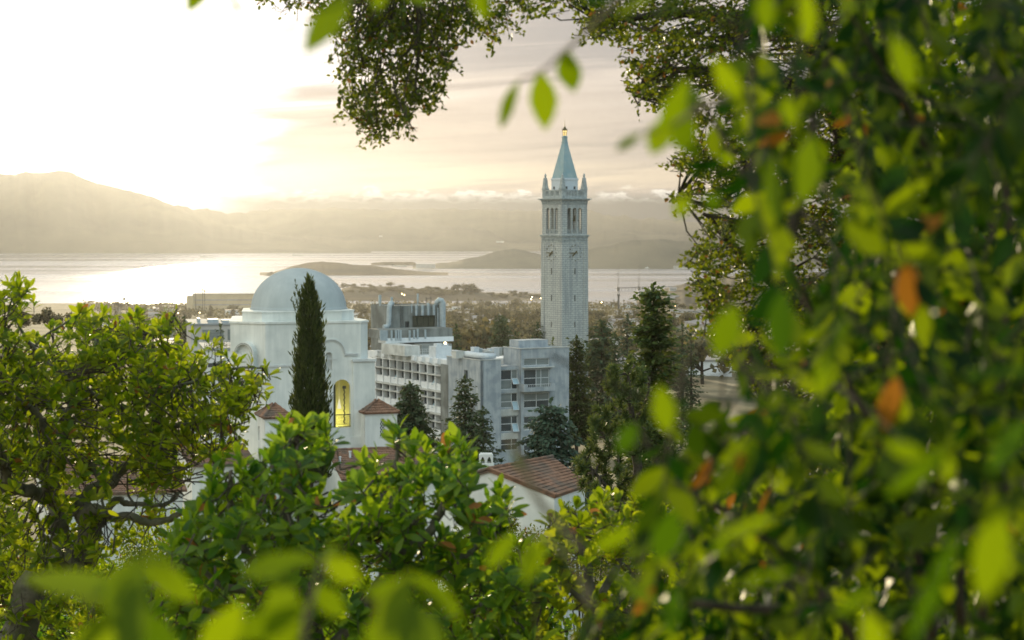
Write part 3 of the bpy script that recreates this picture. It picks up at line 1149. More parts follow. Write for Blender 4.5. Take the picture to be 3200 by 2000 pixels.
mb.box(TO0 + 0.27, TO1 - 0.01, 0.10, 0.15, dl(1305), dl(1302)).box(TO0 + 0.27, TO1 - 0.01, 0.10, 0.15, dl(1342), dl(1340))
n = 15
for i in range(n):
    x = TO0 + 0.30 + (TO1 - TO0 - 0.33) * i / (n - 1)
    mb.box(x - 0.014, x + 0.014, 0.11, 0.14, dl(1340), dl(1305))
mb.build('railing', M['dark_metal'], domed)
# ledge low on the wall
MB().box(D.fx(960, -0.3, 1372), xs1 - 0.9, -0.34, -0.2 - 0.003, zlow, dl(1372)).build('wall_base', M['stucco'], domed)
# octagonal drum and dome
YC = 6.4
CXD = D.fx(934, YC, 1000)
Rr = 5.45
yf = YC - Rr
f0, f1 = D.fx(818, yf, 1000), D.fx(1068, yf, 1000)
hw = (f1 - f0) / 2
cxf = (f0 + f1) / 2
ch = Rr - hw
kl, kr = D._t(D.w(f0, yf), D.ey - D.ex, 757, 990), D._t(D.w(f1, yf), D.ey + D.ex, 1106, 990)
oc = [(f0, yf), (f1, yf), (f1 + kr, yf + kr), (f1 + kr, yf + kr + 6.5), (f1 - 1, yf + kr + 8.5), (f0 + 2, yf + kr + 8.5), (f0 - kl + 0.2 * 7, yf + kl + 7), (f0 - kl, yf + kl)]
zd0, zd1 = ztop + 0.2, D.fz(969, cxf, YC - 3) - DBZ
mb = MB().prism(oc, zd0, zd1 - 0.12).prism(offs(oc, 0.06), zd1 - 0.12, zd1)
mb.build('drum', M['stucco'], domed)
zdome = zd1
apex = D.fz(837, CXD, YC) - DBZ
rd = 4.72
pr = []
for i in range(22):
    q = math.pi / 2 * i / 21
    pr.append((rd * math.cos(q) if i < 21 else 0.02, zdome + (apex - zdome) * math.sin(q)))
mb = MB().lathe([(rd + 0.1, zdome), (rd + 0.1, zdome + 0.12)] + pr, CXD, YC, 64)
mb.build('dome', M['dome'], domed, smooth=True)


def pavilion(x0, x1, y0, y1, py_eave, py_apex, lattice=None, lattice_left=None):
    """corner pavilion: a white box with a hipped tile roof, a part with parts of its own"""
    ze = dl(py_eave, x0, y0)
    cx, cyy = (x0 + x1) / 2, (y0 + y1) / 2
    za_ = D.fz(py_apex, cx, cyy) - DBZ
    m_ = MB()
    if lattice:
        u0, u1, l0, l1 = lattice
        hole = arch(u0, u1, dl(l1, 0, y0), dl(l0, 0, y0), 8)
        m_.panel([(x0, zlow), (x1, zlow), (x1, ze), (x0, ze)], [hole], lambda u, z, w: (u, y0 + w, z), 0.2)
    else:
        m_.quad((x0, y0, zlow), (x1, y0, zlow), (x1, y0, ze), (x0, y0, ze))
    if lattice_left:
        v0, v1, l0, l1 = lattice_left
        hole = arch(-v1, -v0, dl(l1, x0, v0), dl(l0, x0, v0), 8)
        m_.panel([(-y1, zlow), (-y0 - 0.003, zlow), (-y0 - 0.003, ze), (-y1, ze)], [hole], lambda u, z, w: (x0 + w, -u, z), 0.2)
    else:
        m_.quad((x0, y1, zlow), (x0, y0, zlow), (x0, y0, ze), (x0, y1, ze))
    m_.quad((x1, y0, zlow), (x1, y1, zlow), (x1, y1, ze), (x1, y0, ze))
    m_.quad((x1, y1, zlow), (x0, y1, zlow), (x0, y1, ze), (x1, y1, ze))
    m_.box(x0 - 0.08, x1 + 0.08, y0 - 0.08, y1 + 0.08, ze - 0.22, ze - 0.02)
    p_ = m_.build('pavilion', M['stucco'], domed)
    o_ = 0.22
    a = [(x0 - o_, y0 - o_, ze), (x1 + o_, y0 - o_, ze), (x1 + o_, y1 + o_, ze), (x0 - o_, y1 + o_, ze)]
    rl = 0.12
    ap0, ap1 = (cx - rl, cyy, za_), (cx + rl, cyy, za_)
    m_ = MB()
    slab(m_, [a[0], a[1], ap1, ap0])
    slab(m_, [a[2], a[3], ap0, ap1])
    slab(m_, [a[1], a[2], ap1])
    slab(m_, [a[3], a[0], ap0])
    tiles(m_, a[0], a[1], ap0, ap1)
    tiles(m_, a[3], a[0], ap0, ap0)
    tiles(m_, a[1], a[2], ap1, ap1)
    tiles(m_, a[2], a[3], ap1, ap0)
    for c_, e_ in ((a[0], ap0), (a[1], ap1), (a[2], ap1), (a[3], ap0)):
        pts_ = [np.array(c_) + (np.array(e_) - np.array(c_)) * t + np.array([0, 0, 0.08]) for t in np.linspace(0, 1, 9)]
        m_.tube(pts_, [0.09 if i % 2 else 0.12 for i in range(9)], 6)
    m_.build('roof', M['tile'], p_)
    if lattice:
        u0, u1, l0, l1 = lattice
        m_ = MB()
        zz0, zz1 = dl(l1, 0, y0), dl(l0, 0, y0)
        rows, cols = 9, 4
        hs = []
        for r in range(rows):
            for c in range(cols):
                if (r + c) % 2:
                    continue
                uc = u0 + (c + 0.5) * (u1 - u0) / cols
                zc_ = zz0 + (r + 0.6) * (zz1 - zz0) / (rows + 0.6)
                if r == rows - 1 and c in (0, 3):
                    continue
                hs.append([(uc + 0.085 * math.cos(q), zc_ + 0.105 * math.sin(q)) for q in np.linspace(0, 2 * math.pi, 8, endpoint=False)])
        m_.panel(arch(u0 + 0.002, u1 - 0.002, zz0 + 0.002, zz1 - 0.002, 8), hs, lambda u, z, w: (u, y0 + 0.09 + w, z), 0.06)
        lw = m_.build('lattice_window', M['trim'], p_)
        MB().box(u0 - 0.02, u1 + 0.02, y0 + 0.24, y0 + 0.26, zz0 - 0.02, zz1 + 0.02).build('window_recess', M['dark_metal'], p_)
    if lattice_left:
        v0, v1, l0, l1 = lattice_left
        MB().box(x0 + 0.14, x0 + 0.17, v0 - 0.02, v1 + 0.02, dl(l1, x0, v0), dl(l0, x0, v0)).build('niche_back', M['trim'], p_)
    return p_


py_ = -6.0
ax0, ax1 = D.fx(828, py_, 1340), D.fx(907, py_, 1340)
ay1 = D.fy(787, ax0, 1340)
pavilion(ax0, ax1, py_, min(ay1, py_ + 3.6), 1306, 1263, lattice=(D.fx(872, py_), D.fx(882, py_), 1352, 1398),
         lattice_left=(D.fy(813, ax0, 1380), D.fy(806, ax0, 1380), 1332, 1380))
py_ = -1.9
ax0, ax1 = D.fx(1141, py_, 1340), D.fx(1241, py_, 1340)
pavilion(ax0, ax1, py_, py_ + 3.2, 1291, 1251, lattice=(D.fx(1187, py_), D.fx(1203, py_), 1318, 1377))


def wing(px0, px1, yr, ye, py_r, py_e, wall=True, ends=False):
    """low wing: gable roof of barrel tiles with its ridge along the front"""
    x0, x1 = D.fx(px0, yr, py_r), D.fx(px1, yr, py_r)
    zr, ze = D.fz(py_r, (x0 + x1) / 2, yr) - DBZ, D.fz(py_e, (x0 + x1) / 2, ye) - DBZ
    yb = 2 * yr - ye
    m_ = MB()
    m_.box(x0 + 0.3, x1 - 0.3, ye + 0.45, yb - 0.45, zlow, ze - 0.05)
    for xe in (x0 + 0.3, x1 - 0.3):
        m_.add([(xe, ye + 0.45, ze - 0.05), (xe, yb - 0.45, ze - 0.05), (xe, yr, zr - 0.25)], [(0, 1, 2)])
    w_ = m_.build('wing', M['stucco'], domed)
    m_ = MB()
    slab(m_, [(x0, ye, ze), (x1, ye, ze), (x1, yr, zr), (x0, yr, zr)])
    slab(m_, [(x1, yb, ze), (x0, yb, ze), (x0, yr, zr), (x1, yr, zr)])
    tiles(m_, (x0, ye, ze), (x1, ye, ze), (x0, yr, zr), (x1, yr, zr))
    tiles(m_, (x1, yb, ze), (x0, yb, ze), (x1, yr, zr), (x0, yr, zr))
    n_ = int((x1 - x0) / 0.4)
    m_.tube([(x0 + (x1 - x0) * i / n_, yr, zr + 0.06) for i in range(n_ + 1)], [0.12 if i % 2 else 0.15 for i in range(n_ + 1)], 6)
    r_ = m_.build('roof', M['tile'], w_)
    m_ = MB()
    for px_, py2 in ((1094, 1428), (1062, 1444)) if px0 > 1000 else (((690, 1416),) if px0 > 550 else ()):
        t_ = (py2 - py_r) / (py_e - py_r)
        yv = yr + (ye - yr) * t_
        xv = D.fx(px_, yv, py2)
        zv = zr + (ze - zr) * t_
        MB().lathe([(0.11, zv - 0.1), (0.11, zv + 0.55), (0.15, zv + 0.56), (0.15, zv + 0.66)], xv, yv, 8).build('vent_pipe', M['duct_white'], r_)


wing(1022, 1345, -6.5, -12.5, 1402, 1492)
wing(560, 765, -7.0, -13.0, 1394, 1452)
wing(120, 545, -24.0, -31.0, 1436, 1541)

# ------------------------------------------------------------------ concrete building
C = Frame(1501, 1150, 330, R(30))
CBZ = 130.0
conc = thing('concrete_building', 'large raw concrete block building with deep sunshade grid, ducts and rooftop plant', 'building', (*C.o, CBZ), C.yaw)
cl = lambda py, x=0.0, y=0.0: C.fz(py, x, y) - CBZ


def z3(x, y):
    """detail pixels -> photo pixels"""
    return 1130 + x * 0.35714, 880 + y * 0.35714


def wins(name, x0, x1, z0, z1, y, nx, mats, parent=conc, deep=0.28, split=None):
    """window: frame with panes as sub-parts, set into the wall"""
    m_ = MB()
    t = 0.11
    m_.box(x0, x1, y, y + 0.1, z0, z0 + t).box(x0, x1, y, y + 0.1, z1 - t, z1)
    xs_ = [x0 + (x1 - x0) * q for q in nx]
    for x in xs_:
        a = min(max(x - t / 2, x0), x1 - t)
        m_.box(a, a + t, y + 0.004, y + 0.096, z0 + t, z1 - t)
    zs = [z0 + t] + ([z0 + (z1 - z0) * split] if split else []) + [z1 - t]
    if split:
        m_.box(x0 + t, x1 - t, y + 0.008, y + 0.092, zs[1] - t / 2, zs[1] + t / 2)
    f_ = m_.build(name, M['frame'], parent)
    i = 0
    for a in range(len(xs_) - 1):
        for b in range(len(zs) - 1):
            m_ = MB()
            m_.box(xs_[a] + 0.01, xs_[a + 1] - 0.01, y + 0.045, y + 0.06, zs[b], zs[b + 1])
            m_.build('pane', mats[i % len(mats)], f_)
            i += 1
    return f_


G, BL, GP = M['glass'], M['blind'], M['glass_pale']
# stair block
xD = C.fx(1566, 0, 1200)
yD = C.fy(1396, 0, 1150)
zDt = cl(1126.5, 0, 0)
slot = (C.fy(1450, 0, 1165), C.fy(1462, 0, 1165))
mb = MB()
sl_lo, sl_hi = sorted(slot)
mb.panel([(-yD, 0), (0, 0), (0, zDt), (-yD, zDt)], [[(-sl_hi, cl(1184, 0, sl_hi)), (-sl_lo, cl(1184, 0, sl_hi)), (-sl_lo, cl(1156, 0, sl_hi)), (-sl_hi, cl(1156, 0, sl_hi))]],
         lambda u, z, w: (w, -u, z), 0.6)
mb.quad((0, 0, 0), (xD, 0, 0), (xD, 0, zDt), (0, 0, zDt))
mb.quad((xD, 0, 0), (xD, 12, 0), (xD, 12, zDt), (xD, 0, zDt))
mb.quad((xD, 12, 0), (0.6, 12, 0), (0.6, 12, zDt), (xD, 12, zDt))
mb.quad((0.6, 12, 0), (0.6, yD, 0), (0.6, yD, zDt), (0.6, 12, zDt))
mb.quad((0, 0, zDt), (xD, 0, zDt), (xD, 12, zDt), (0, 12, zDt))
for z in (cl(1149), cl(1298)):
    mb.box(-0.012, xD + 0.01, -0.012, yD - 0.05, z - 0.05, z + 0.05)
stair = mb.build('stair_block', M['concrete'], conc)
MB().box(0.35, 0.4, sl_lo - 0.1, sl_hi + 0.1, cl(1186, 0, sl_hi), cl(1154, 0, sl_hi)).build('slot_window', G, stair)
mb = MB()
mb.box(-0.1, xD + 0.1, -0.1, 0.15, zDt + 0.003, zDt + 0.13).box(-0.1, 0.15, 0.153, yD, zDt + 0.003, zDt + 0.13)
mb.build('coping', M['concrete_pale'], stair)
# recessed middle bay with windows
xE = C.fx(1628, 0.8, 1200)
zEt = cl(1143, xE, 0.8)
E0, E1 = C.fx(1567.5, 0.8, 1200), C.fx(1627, 0.8, 1200)
F0 = C.fx(1628, 0, 1200)
E0, E1 = xD + 0.05, F0 + 0.05
F1 = C.fx(1778, 0, 1200)
rowsE = [(1157, 1219, 0.5), (1230, 1276.5, 0.42), (1302, 1351, 0.5), (1372, 1410, 0.5)]
hol = []
for a, b, s_ in rowsE:
    hol.append([(E0 + 0.25, cl(b, E0, 0.8)), (E1 - 0.2, cl(b, E0, 0.8)), (E1 - 0.2, cl(a, E0, 0.8)), (E0 + 0.25, cl(a, E0, 0.8))])
mb = MB().panel([(xD + 0.003, 0), (F0 - 0.003, 0), (F0 - 0.003, zEt), (xD + 0.003, zEt)], hol, lambda u, z, w: (u, 0.8 + w, z), 0.35)
mb.quad((xD, 0.8, zEt), (F0, 0.8, zEt), (F0, 12, zEt), (xD, 12, zEt))
mb.box(xD + 0.1, F0 - 0.1, 3.2, 3.3, 0, zEt - 0.1)
bay = mb.build('window_bay', M['concrete'], conc)
for a, b, s_ in rowsE[1:3]:
    MB().box(xD + 0.15, F0 - 0.05, 0.74, 0.797, cl(b + 24, E0, 0.8), cl(b + 3, E0, 0.8)).build('spandrel', M['concrete_pale'], bay)
for i, (a, b, s_) in enumerate(rowsE):
    x0, x1 = E0 + 0.25, E1 - 0.2
    z0, z1 = cl(b, E0, 0.8), cl(a, E0, 0.8)
    w_ = wins('window', x0, x1, z0, z1, 0.98, (0, 0.66, 1), [[BL, G, G, BL], [BL, BL, G, G], [G, G, BL, G], [G, G, G, G]][i], bay, split=s_)
    if i < 3:
        # the lower right sash stands open, tilted out
        xa, xb = x0 + (x1 - x0) * 0.67, x1
        zt, zb_ = (z0 + (z1 - z0) * (s_ if i != 0 else 0.55), z0 + (z1 - z0) * (0.0 if i else 0.28))
        if i == 1:
            zb_ = z0 - 0.35
        v_ = MB()
        v_.add([(xa, 0.94, zt), (xb, 0.94, zt), (xb, 0.35, zb_), (xa, 0.35, zb_), (xa, 0.99, zt), (xb, 0.99, zt), (xb, 0.40, zb_), (xa, 0.40, zb_)],
               [(0, 1, 2, 3)[::-1], (4, 5, 6, 7), (0, 1, 5, 4), (1, 2, 6, 5), (2, 3, 7, 6), (3, 0, 4, 7)])
        s2 = v_.build('open_sash', GP, bay)
        e = MB()
        for (p, q) in (((xa, 0.93, zt), (xb, 0.93, zt)), ((xb, 0.93, zt), (xb, 0.34, zb_)), ((xb, 0.34, zb_), (xa, 0.34, zb_)), ((xa, 0.34, zb_), (xa, 0.93, zt))):
            e.tube([p, q], 0.045, 4)
        e.build('sash_frame', M['white_concrete'], s2)
# front block
zFt = cl(1090.5, F0, 0)
rowsF = [(1121, 1144, None), (1155, 1217, 0.55), (1230, 1276, 0.5), (1302, 1345, 0.5), (1372, 1410, 0.5)]
W0, W1 = C.fx(1637.5, 0, 1200), C.fx(1717, 0, 1200)
yFb = C.fy(1573, F0, 1105)
hol = [[(W0, cl(b, W0)), (W1, cl(b, W0)), (W1, cl(a, W0)), (W0, cl(a, W0))] for a, b, s_ in rowsF]
mb = MB().panel([(F0, 0), (F1, 0), (F1, zFt), (F0, zFt)], hol, lambda u, z, w: (u, w, z), 0.35)
mb.quad((F0, yFb, 0), (F0, 0.004, 0), (F0, 0.004, zFt), (F0, yFb, zFt))
mb.quad((F1, 0.004, 0), (F1, yFb, 0), (F1, yFb, zFt), (F1, 0.004, zFt))
mb.quad((F1, yFb, 0), (F0, yFb, 0), (F0, yFb, zFt), (F1, yFb, zFt))
mb.quad((F0, 0, zFt - 0.2), (F1, 0, zFt - 0.2), (F1, yFb, zFt - 0.2), (F0, yFb, zFt - 0.2))
mb.box(F0 + 0.1, F1 - 0.1, 3.2, 3.3, 0.1, zFt - 0.4)
for z in (cl(1148, W1), cl(1224, W1), cl(1290, W1)):
    mb.box(W1 + 0.2, F1, -0.012, 0.1, z - 0.04, z + 0.04)
front = mb.build('front_block', M['concrete'], conc)
mb = MB().box(F0 - 0.12, F1 + 0.12, -0.12, 0.2, zFt + 0.003, zFt + 0.12).box(F0 - 0.12, F0 + 0.2, 0.203, yFb, zFt + 0.003, zFt + 0.12)
mb.box(W0 - 0.3, W1 + 0.6, -0.75, -0.003, cl(1150.5, W0), cl(1148, W0))
mb.build('coping', M['concrete_pale'], front)
for i, (a, b, s_) in enumerate(rowsF):
    wins('window', W0, W1, cl(b, W0), cl(a, W0), 0.15, (0, 0.5, 1) if i in (0, 2, 4) else (0, 0.49, 0.68, 1), [[BL, BL], [G, G, BL, BL, BL, BL], [G, BL, G, BL], [BL, G, BL, BL], [G, BL]][i], front, split=s_)
# balcony
b0, b1 = C.fx(1636, -1.5, 1210), C.fx(1733, -1.5, 1210)
zb_, zt_ = cl(1224, W0, -1.2), cl(1200, W0, -1.2)
mb = MB()
mb.box(b0, b1, -1.7, -0.004, zb_, zb_ + 0.35)
mb.box(b0, b0 + 0.7, -1.7, -1.55, zb_ + 0.35, zt_).box(b1 - 0.9, b1, -1.7, -1.55, zb_ + 0.35, zt_).box(b0 + 0.7, b1 - 0.9, -1.7, -1.55, zb_ + 0.35, zb_ + 0.75)
mb.box(b0, b0 + 0.15, -1.548, -0.004, zb_ + 0.35, zt_).box(b1 - 0.15, b1, -1.548, -0.004, zb_ + 0.35, zt_)
bal = mb.build('balcony', M['concrete'], front)
mb = MB()
mb.box(b0 + 0.7, b1 - 0.9, -1.66, -1.6, zt_ - 0.12, zt_ - 0.05)
for i in range(12):
    x = b0 + 0.75 + (b1 - b0 - 1.7) * i / 11
    mb.box(x - 0.02, x + 0.02, -1.65, -1.61, zb_ + 0.75, zt_ - 0.12)
mb.build('railing', M['frame'], bal)
# penthouse box on the front block
xp0, yp0 = C.loc(1621, 1087, 340)
xp1 = C.fx(1712, yp0, 1075)
yp1 = C.fy(1592, xp0, 1075)
MB().box(xp0, xp1, yp0, yp1, zFt - 0.3, C.fz(1064, xp0, yp0) - CBZ).build('penthouse', M['concrete'], conc)
# long white wing with its sunshade grid
yA = C.fy(1384, 0.35, 1190)
yB = C.fy(1173, 0.35, 1190)
yC0, yC1 = yD + 0.01, C.fy(1149, 0.35, 1110)
zCt = C.fz(1126, 0.35, yD) - CBZ
zw = lambda py: C.fz(py, 0.35, yA) - CBZ
mb = MB()
gx = 1.35                              # the glazing lies this far behind the fins
mb.box(gx + 0.12, 15, yC0, yC1, 0, zw(1146))
mb.box(0.35, 15, yC0, yC1, zw(1146) + 0.003, zCt)
wing_c = mb.build('white_wing', M['white_concrete'], conc)
NB = 9
by = [yA + (yB - yA) * i / NB for i in range(NB + 1)]
floors = [(1146, 1175, 1225), (1230, 1248, 1296), (1302, 1321, 1369), (1375, 1394, 1440)]
mb = MB()
for y in by:
    mb.box(0.35, gx + 0.11, y - 0.13, y + 0.13, 0, zw(1146) - 0.003)
sun = mb.build('sunshade_fins', M['white_concrete'], wing_c)
for a, b, c in floors:
    m_ = MB().box(0.12, gx + 0.113, yA - 0.5, yB + 0.4, zw(b) - 0.1, zw(b) + 0.1)
    m_.build('sunshade_ledge', M['concrete_pale'], wing_c)
    m_ = MB().box(0.05, gx + 0.115, yA - 0.5, yB + 0.4, zw(c) - 0.16, zw(c) + 0.16)
    m_.build('floor_ledge', M['concrete_pale'], wing_c)
bw = abs(by[1] - by[0])
u_me = MB().box(0, 0.05, -bw / 2 + 0.14, bw / 2 - 0.14, 0, 1).mesh('window_pane')
sp_me = MB().box(0, 0.06, -bw / 2 + 0.14, bw / 2 - 0.14, 0, 1).mesh('spandrel')
u_me.materials.append(G)
sp_me.materials.append(M['white_concrete'])
for a, b, c in floors[:4]:
    for i in range(NB):
        ymid = (by[i] + by[i + 1]) / 2
        o = link('clerestory_window', u_me, None, wing_c, (gx, ymid, zw(b) + 0.1))
        o.scale = (1, 1, zw(a) - 0.17 - zw(b) - 0.1 if a == 1146 else (zw(a) + 0.0 - zw(b) - 0.26 + 0.0))
        zm = zw(b) - 0.1 - 0.55 * (zw(b) - zw(c) - 0.26)
        o = link('window', u_me, None, wing_c, (gx, ymid, zm))
        o.scale = (1, 1, zw(b) - 0.1 - zm)
        o = link('spandrel', sp_me, None, wing_c, (gx - 0.75, ymid, zw(c) + 0.16))
        o.scale = (1, 1, zm - zw(c) - 0.17)
for (fl, i) in ((0, 2), (0, 7), (1, 7)):
    a, b, c = floors[fl]
    ymid = by[NB - i] - bw * 0.5 if i < NB else by[0]
    z1_ = zw(b) - 0.9
    m_ = MB().add([(gx - 0.05, ymid - 0.5, z1_), (gx - 0.05, ymid + 0.3, z1_), (0.5, ymid + 0.3, z1_ - 0.9), (0.5, ymid - 0.5, z1_ - 0.9)], [(0, 1, 2, 3)])
    m_.build('open_sash', GP, wing_c)
br_me = MB().add([(0.345, -0.55, 0), (0.345, 0.55, 0), (0.345, 0.55, 1.25), (0.345, -0.55, 1.25), (-0.45, -0.55, 0.35), (-0.45, 0.55, 0.35), (-0.3, 0.55, 1.25), (-0.3, -0.55, 1.25)],
                 [(4, 5, 1, 0), (7, 3, 2, 6), (4, 7, 6, 5), (4, 0, 3, 7), (5, 6, 2, 1)]).mesh('bracket')
br_me.materials.append(M['white_concrete'])
for i in range(NB):
    link('bracket', br_me, None, wing_c, (0, (by[i] + by[i + 1]) / 2 - 0.2, zw(1143)))
# dark solid strip in place of the shaded recess between wing and stair block
MB().box(-0.05, 0.347, yD - 0.6, yA + 0.15, 0, zw(1137)).build('recess_shade_strip', M['concrete_dark'], conc)
# tall dark plant tower behind
Y0A = 366.0
xa0, ya0 = C.loc(1217, 1033, Y0A)
xa1 = C.fx(1389, ya0, 1000)
ya1 = C.fy(1159, xa0, 1000)
za1 = C.fz(956, xa0, ya0) - CBZ
za0 = 0.0
pt = MB()
lz3 = lambda py: C.fz(py, xa0, ya0) - CBZ
lx3 = lambda px: C.fx(px, ya0, 1000)
hol = [[(lx3(1289), lz3(1031)), (lx3(1360), lz3(1031)), (lx3(1360), lz3(989)), (lx3(1289), lz3(989))],
       [(lx3(1266), lz3(1033)), (lx3(1279), lz3(1033)), (lx3(1279), lz3(1006)), (lx3(1266), lz3(1006))]]
pt.panel([(xa0, za0), (xa1, za0), (xa1, za1), (xa0, za1)], hol, lambda u, z, w: (u, ya0 + w, z), 0.5)
pt.quad((xa0, ya1, za0), (xa0, ya0, za0), (xa0, ya0, za1), (xa0, ya1, za1))
pt.quad((xa1, ya0, za0), (xa1, ya1, za0), (xa1, ya1, za1), (xa1, ya0, za1))
pt.quad((xa1, ya1, za0), (xa0, ya1, za0), (xa0, ya1, za1), (xa1, ya1, za1))
pt.quad((xa0, ya0, za1 - 0.15), (xa1, ya0, za1 - 0.15), (xa1, ya1, za1 - 0.15), (xa0, ya1, za1 - 0.15))
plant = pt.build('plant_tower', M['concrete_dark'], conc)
m_ = MB()
for i in range(4):
    m_.box(lx3(1289) + i * (lx3(1360) - lx3(1289)) / 4, lx3(1289) + (i + 0.94) * (lx3(1360) - lx3(1289)) / 4, ya0 + 0.3, ya0 + 0.36, lz3(1031), lz3(989))
m_.build('louver', M['louver'], plant)
MB().box(lx3(1266), lx3(1279), ya0 + 0.32, ya0 + 0.38, lz3(1033), lz3(1006)).build('door', M['dark_metal'], plant)
m_ = MB()
xl = lx3(1255)
for s_ in (-0.25, 0.25):
    m_.tube([(xl + s_, ya0 - 0.12, lz3(1030)), (xl + s_, ya0 - 0.12, lz3(955))], 0.04, 4)
for i in range(20):
    z = lz3(1030) + (lz3(957) - lz3(1030)) * i / 19
    m_.tube([(xl - 0.25, ya0 - 0.12, z), (xl + 0.25, ya0 - 0.12, z)], 0.025, 4)
m_.build('ladder', M['dark_metal'], plant)
m_ = MB()
a = [(lx3(1228), ya0 + 0.6, za1), (lx3(1227), ya0 + 0.3, lz3(948)), (lx3(1219), ya0 - 0.5, lz3(947)), (lx3(1212.5), ya0 - 0.7, lz3(954)), (lx3(1211), ya0 - 0.7, lz3(965)), (lx3(1210.5), ya0 - 0.7, lz3(990)), (lx3(1209), ya0 - 0.7, lz3(1012)), (lx3(1204), ya0 - 0.7, lz3(1020)), (lx3(1193), ya0 - 0.7, lz3(1021))]
m_.tube(a, 0.48, 10)
m_.build('bent_duct', M['duct'], plant, smooth=False)
m_ = MB()
a = [(lx3(1378), ya0 - 0.62, lz3(1029)), (lx3(1378), ya0 - 0.62, lz3(950)), (lx3(1375), ya0 - 0.6, lz3(943)), (lx3(1369), ya0 - 0.4, lz3(941)), (lx3(1365), ya0 - 0.1, lz3(947)), (lx3(1364.5), ya0 + 0.4, lz3(958))]
m_.tube(a, [0.62, 0.62, 0.6, 0.58, 0.5, 0.4], 10)
m_.build('exhaust_duct', M['duct'], plant)
for px_, y0_, y1_, r_ in ((1284, 953, 979, 0.12), (1298, 955, 988, 0.26), (1317, 955, 988, 0.3), (1335, 949, 988, 0.28), (1353, 955, 988, 0.26), (1366, 965, 1025, 0.14)):
    MB().tube([(lx3(px_), ya0 - 0.33, lz3(y1_)), (lx3(px_), ya0 - 0.33, lz3(y0_))], r_, 8).build('vertical_duct', M['duct'], plant)
for px_, y0_, r_, px2 in ((1187, 922, 0.3, 1187), (1224, 928, 0.25, 1224), (1305.5, 918, 0.2, 1305.5)):
    yy = ya0 + 3
    xx = C.fx(px_, yy, 950)
    z0_ = C.fz(y0_, xx, yy) - CBZ
    m_ = MB().tube([(xx, yy, za1 - 0.1), (xx, yy, z0_ - 0.8)], r_ * 0.55, 6)
    m_.tube([(xx, yy, z0_ - 1.5), (xx, yy, z0_)], r_, 8)
    m_.build('roof_flue', M['duct'], plant)
m_ = MB()
for px_, y0_ in ((1343, 932), (1358, 930), (1247, 941), (1252, 941), (1257, 941)):
    m_.tube([(lx3(px_), ya0 + 1.5, za1 - 0.1), (lx3(px_), ya0 + 1.5, lz3(y0_))], 0.06, 4)
m_.tube([(lx3(1343), ya0 + 1.5, lz3(936)), (lx3(1358), ya0 + 1.5, lz3(936))], 0.05, 4)
m_.tube([(lx3(1247), ya0 + 1.5, lz3(941.5)), (lx3(1257), ya0 + 1.5, lz3(941.5))], 0.05, 4)
m_.build('roof_mast', M['dark_metal'], plant)
# parapet slab with its fins, and the pale plant room below
xb0, yb0 = C.loc(1192, 1040, 359)
xb1 = C.fx(1414, yb0, 1040)
zb1, zb0_ = C.fz(1031, xb0, yb0) - CBZ, C.fz(1058, xb0, yb0) - CBZ
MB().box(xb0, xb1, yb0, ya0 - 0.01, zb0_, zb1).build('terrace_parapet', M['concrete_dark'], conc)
m_ = MB().box(xb0 + 0.8, xb1 + 0.15, yb0 - 0.15, yb0 + 3, zb0_ - 0.9, zb0_ - 0.003)
m_.build('terrace_edge', M['white_concrete'], conc)
for px_ in (1190, 1196, 1202, 1208, 1223.5, 1237, 1245, 1252, 1280, 1294, 1305, 1329):
    x = C.fx(px_, yb0 - 0.2, 1045)
    top = 1030 if px_ not in (1305,) else 1028
    MB().box(x - 0.17, x + 0.17, yb0 - 0.3, yb0 - 0.005, C.fz(1064 if px_ < 1290 else 1058, x, yb0) - CBZ, C.fz(top + (px_ % 3), x, yb0) - CBZ).build('parapet_fin', M['duct'], conc)
xr0, yr0 = C.loc(1265, 1090, 351)
xr1 = C.fx(1312, yr0, 1085)
yr1 = C.fy(1192, xr0, 1085)
MB().box(xr0, xr1, yr0, yr1, zCt, zb0_ - 0.91).build('plant_room', M['concrete_pale'], conc)
xq0, yq0 = C.loc(1318, 1090, 356)
m_ = MB().box(xq0, C.fx(1412, yq0, 1085), yq0, yq0 + 3, zCt, zb0_ - 0.95)
m_.build('plant_room_back', M['concrete_dark'], conc)
xq0, yq0 = C.loc(1362, 1100, 346)
xq1 = C.fx(1411, yq0, 1100)
zq1 = C.fz(1083, xq0, yq0) - CBZ
m_ = MB().box(xq0, xq1, yq0, yq0 + 2.6, zCt + 0.003, zq1)
m_.box(xq0 + 0.4, xq0 + 1.4, yq0 + 0.4, yq0 + 1.6, zq1, zq1 + 0.5).box(xq1 - 1.6, xq1 - 0.5, yq0 + 0.3, yq0 + 1.3, zq1, zq1 + 0.35)
m_.build('white_plant_unit', M['duct_white'], conc)
m_ = MB()
xs_, xe_ = C.fx(1308, yr0 - 1.5, 1110), C.fx(1398, yr0 - 1.5, 1110)
for i in range(15):
    x = xs_ + (xe_ - xs_) * i / 14
    m_.tube([(x, yr0 - 1.5, zCt), (x, yr0 - 1.5, zCt + 1.35)], 0.03, 4)
for h_ in (0.45, 0.9, 1.35):
    m_.tube([(xs_, yr0 - 1.5, zCt + h_), (xe_, yr0 - 1.5, zCt + h_)], 0.03, 4)
m_.build('railing', M['frame'], conc)
lp = MB().lathe([(0.02, 0), (0.2, 0.1), (0.22, 0.25), (0.02, 0.45)], 0, 0, 8)
xl_, yl_ = C.loc(1391.5, 1075, 349.0)
lp.build('roof_lamp', M['lamp'], conc, loc=(xl_, yl_, C.fz(1076, xl_, yl_) - CBZ))
m_ = MB().tube([(xl_, yl_, C.fz(1076, xl_, yl_) - CBZ + 0.4), (xl_, yl_ + 0.3, zb0_ - 0.95)], 0.04, 4)
m_.build('lamp_bracket', M['dark_metal'], conc)
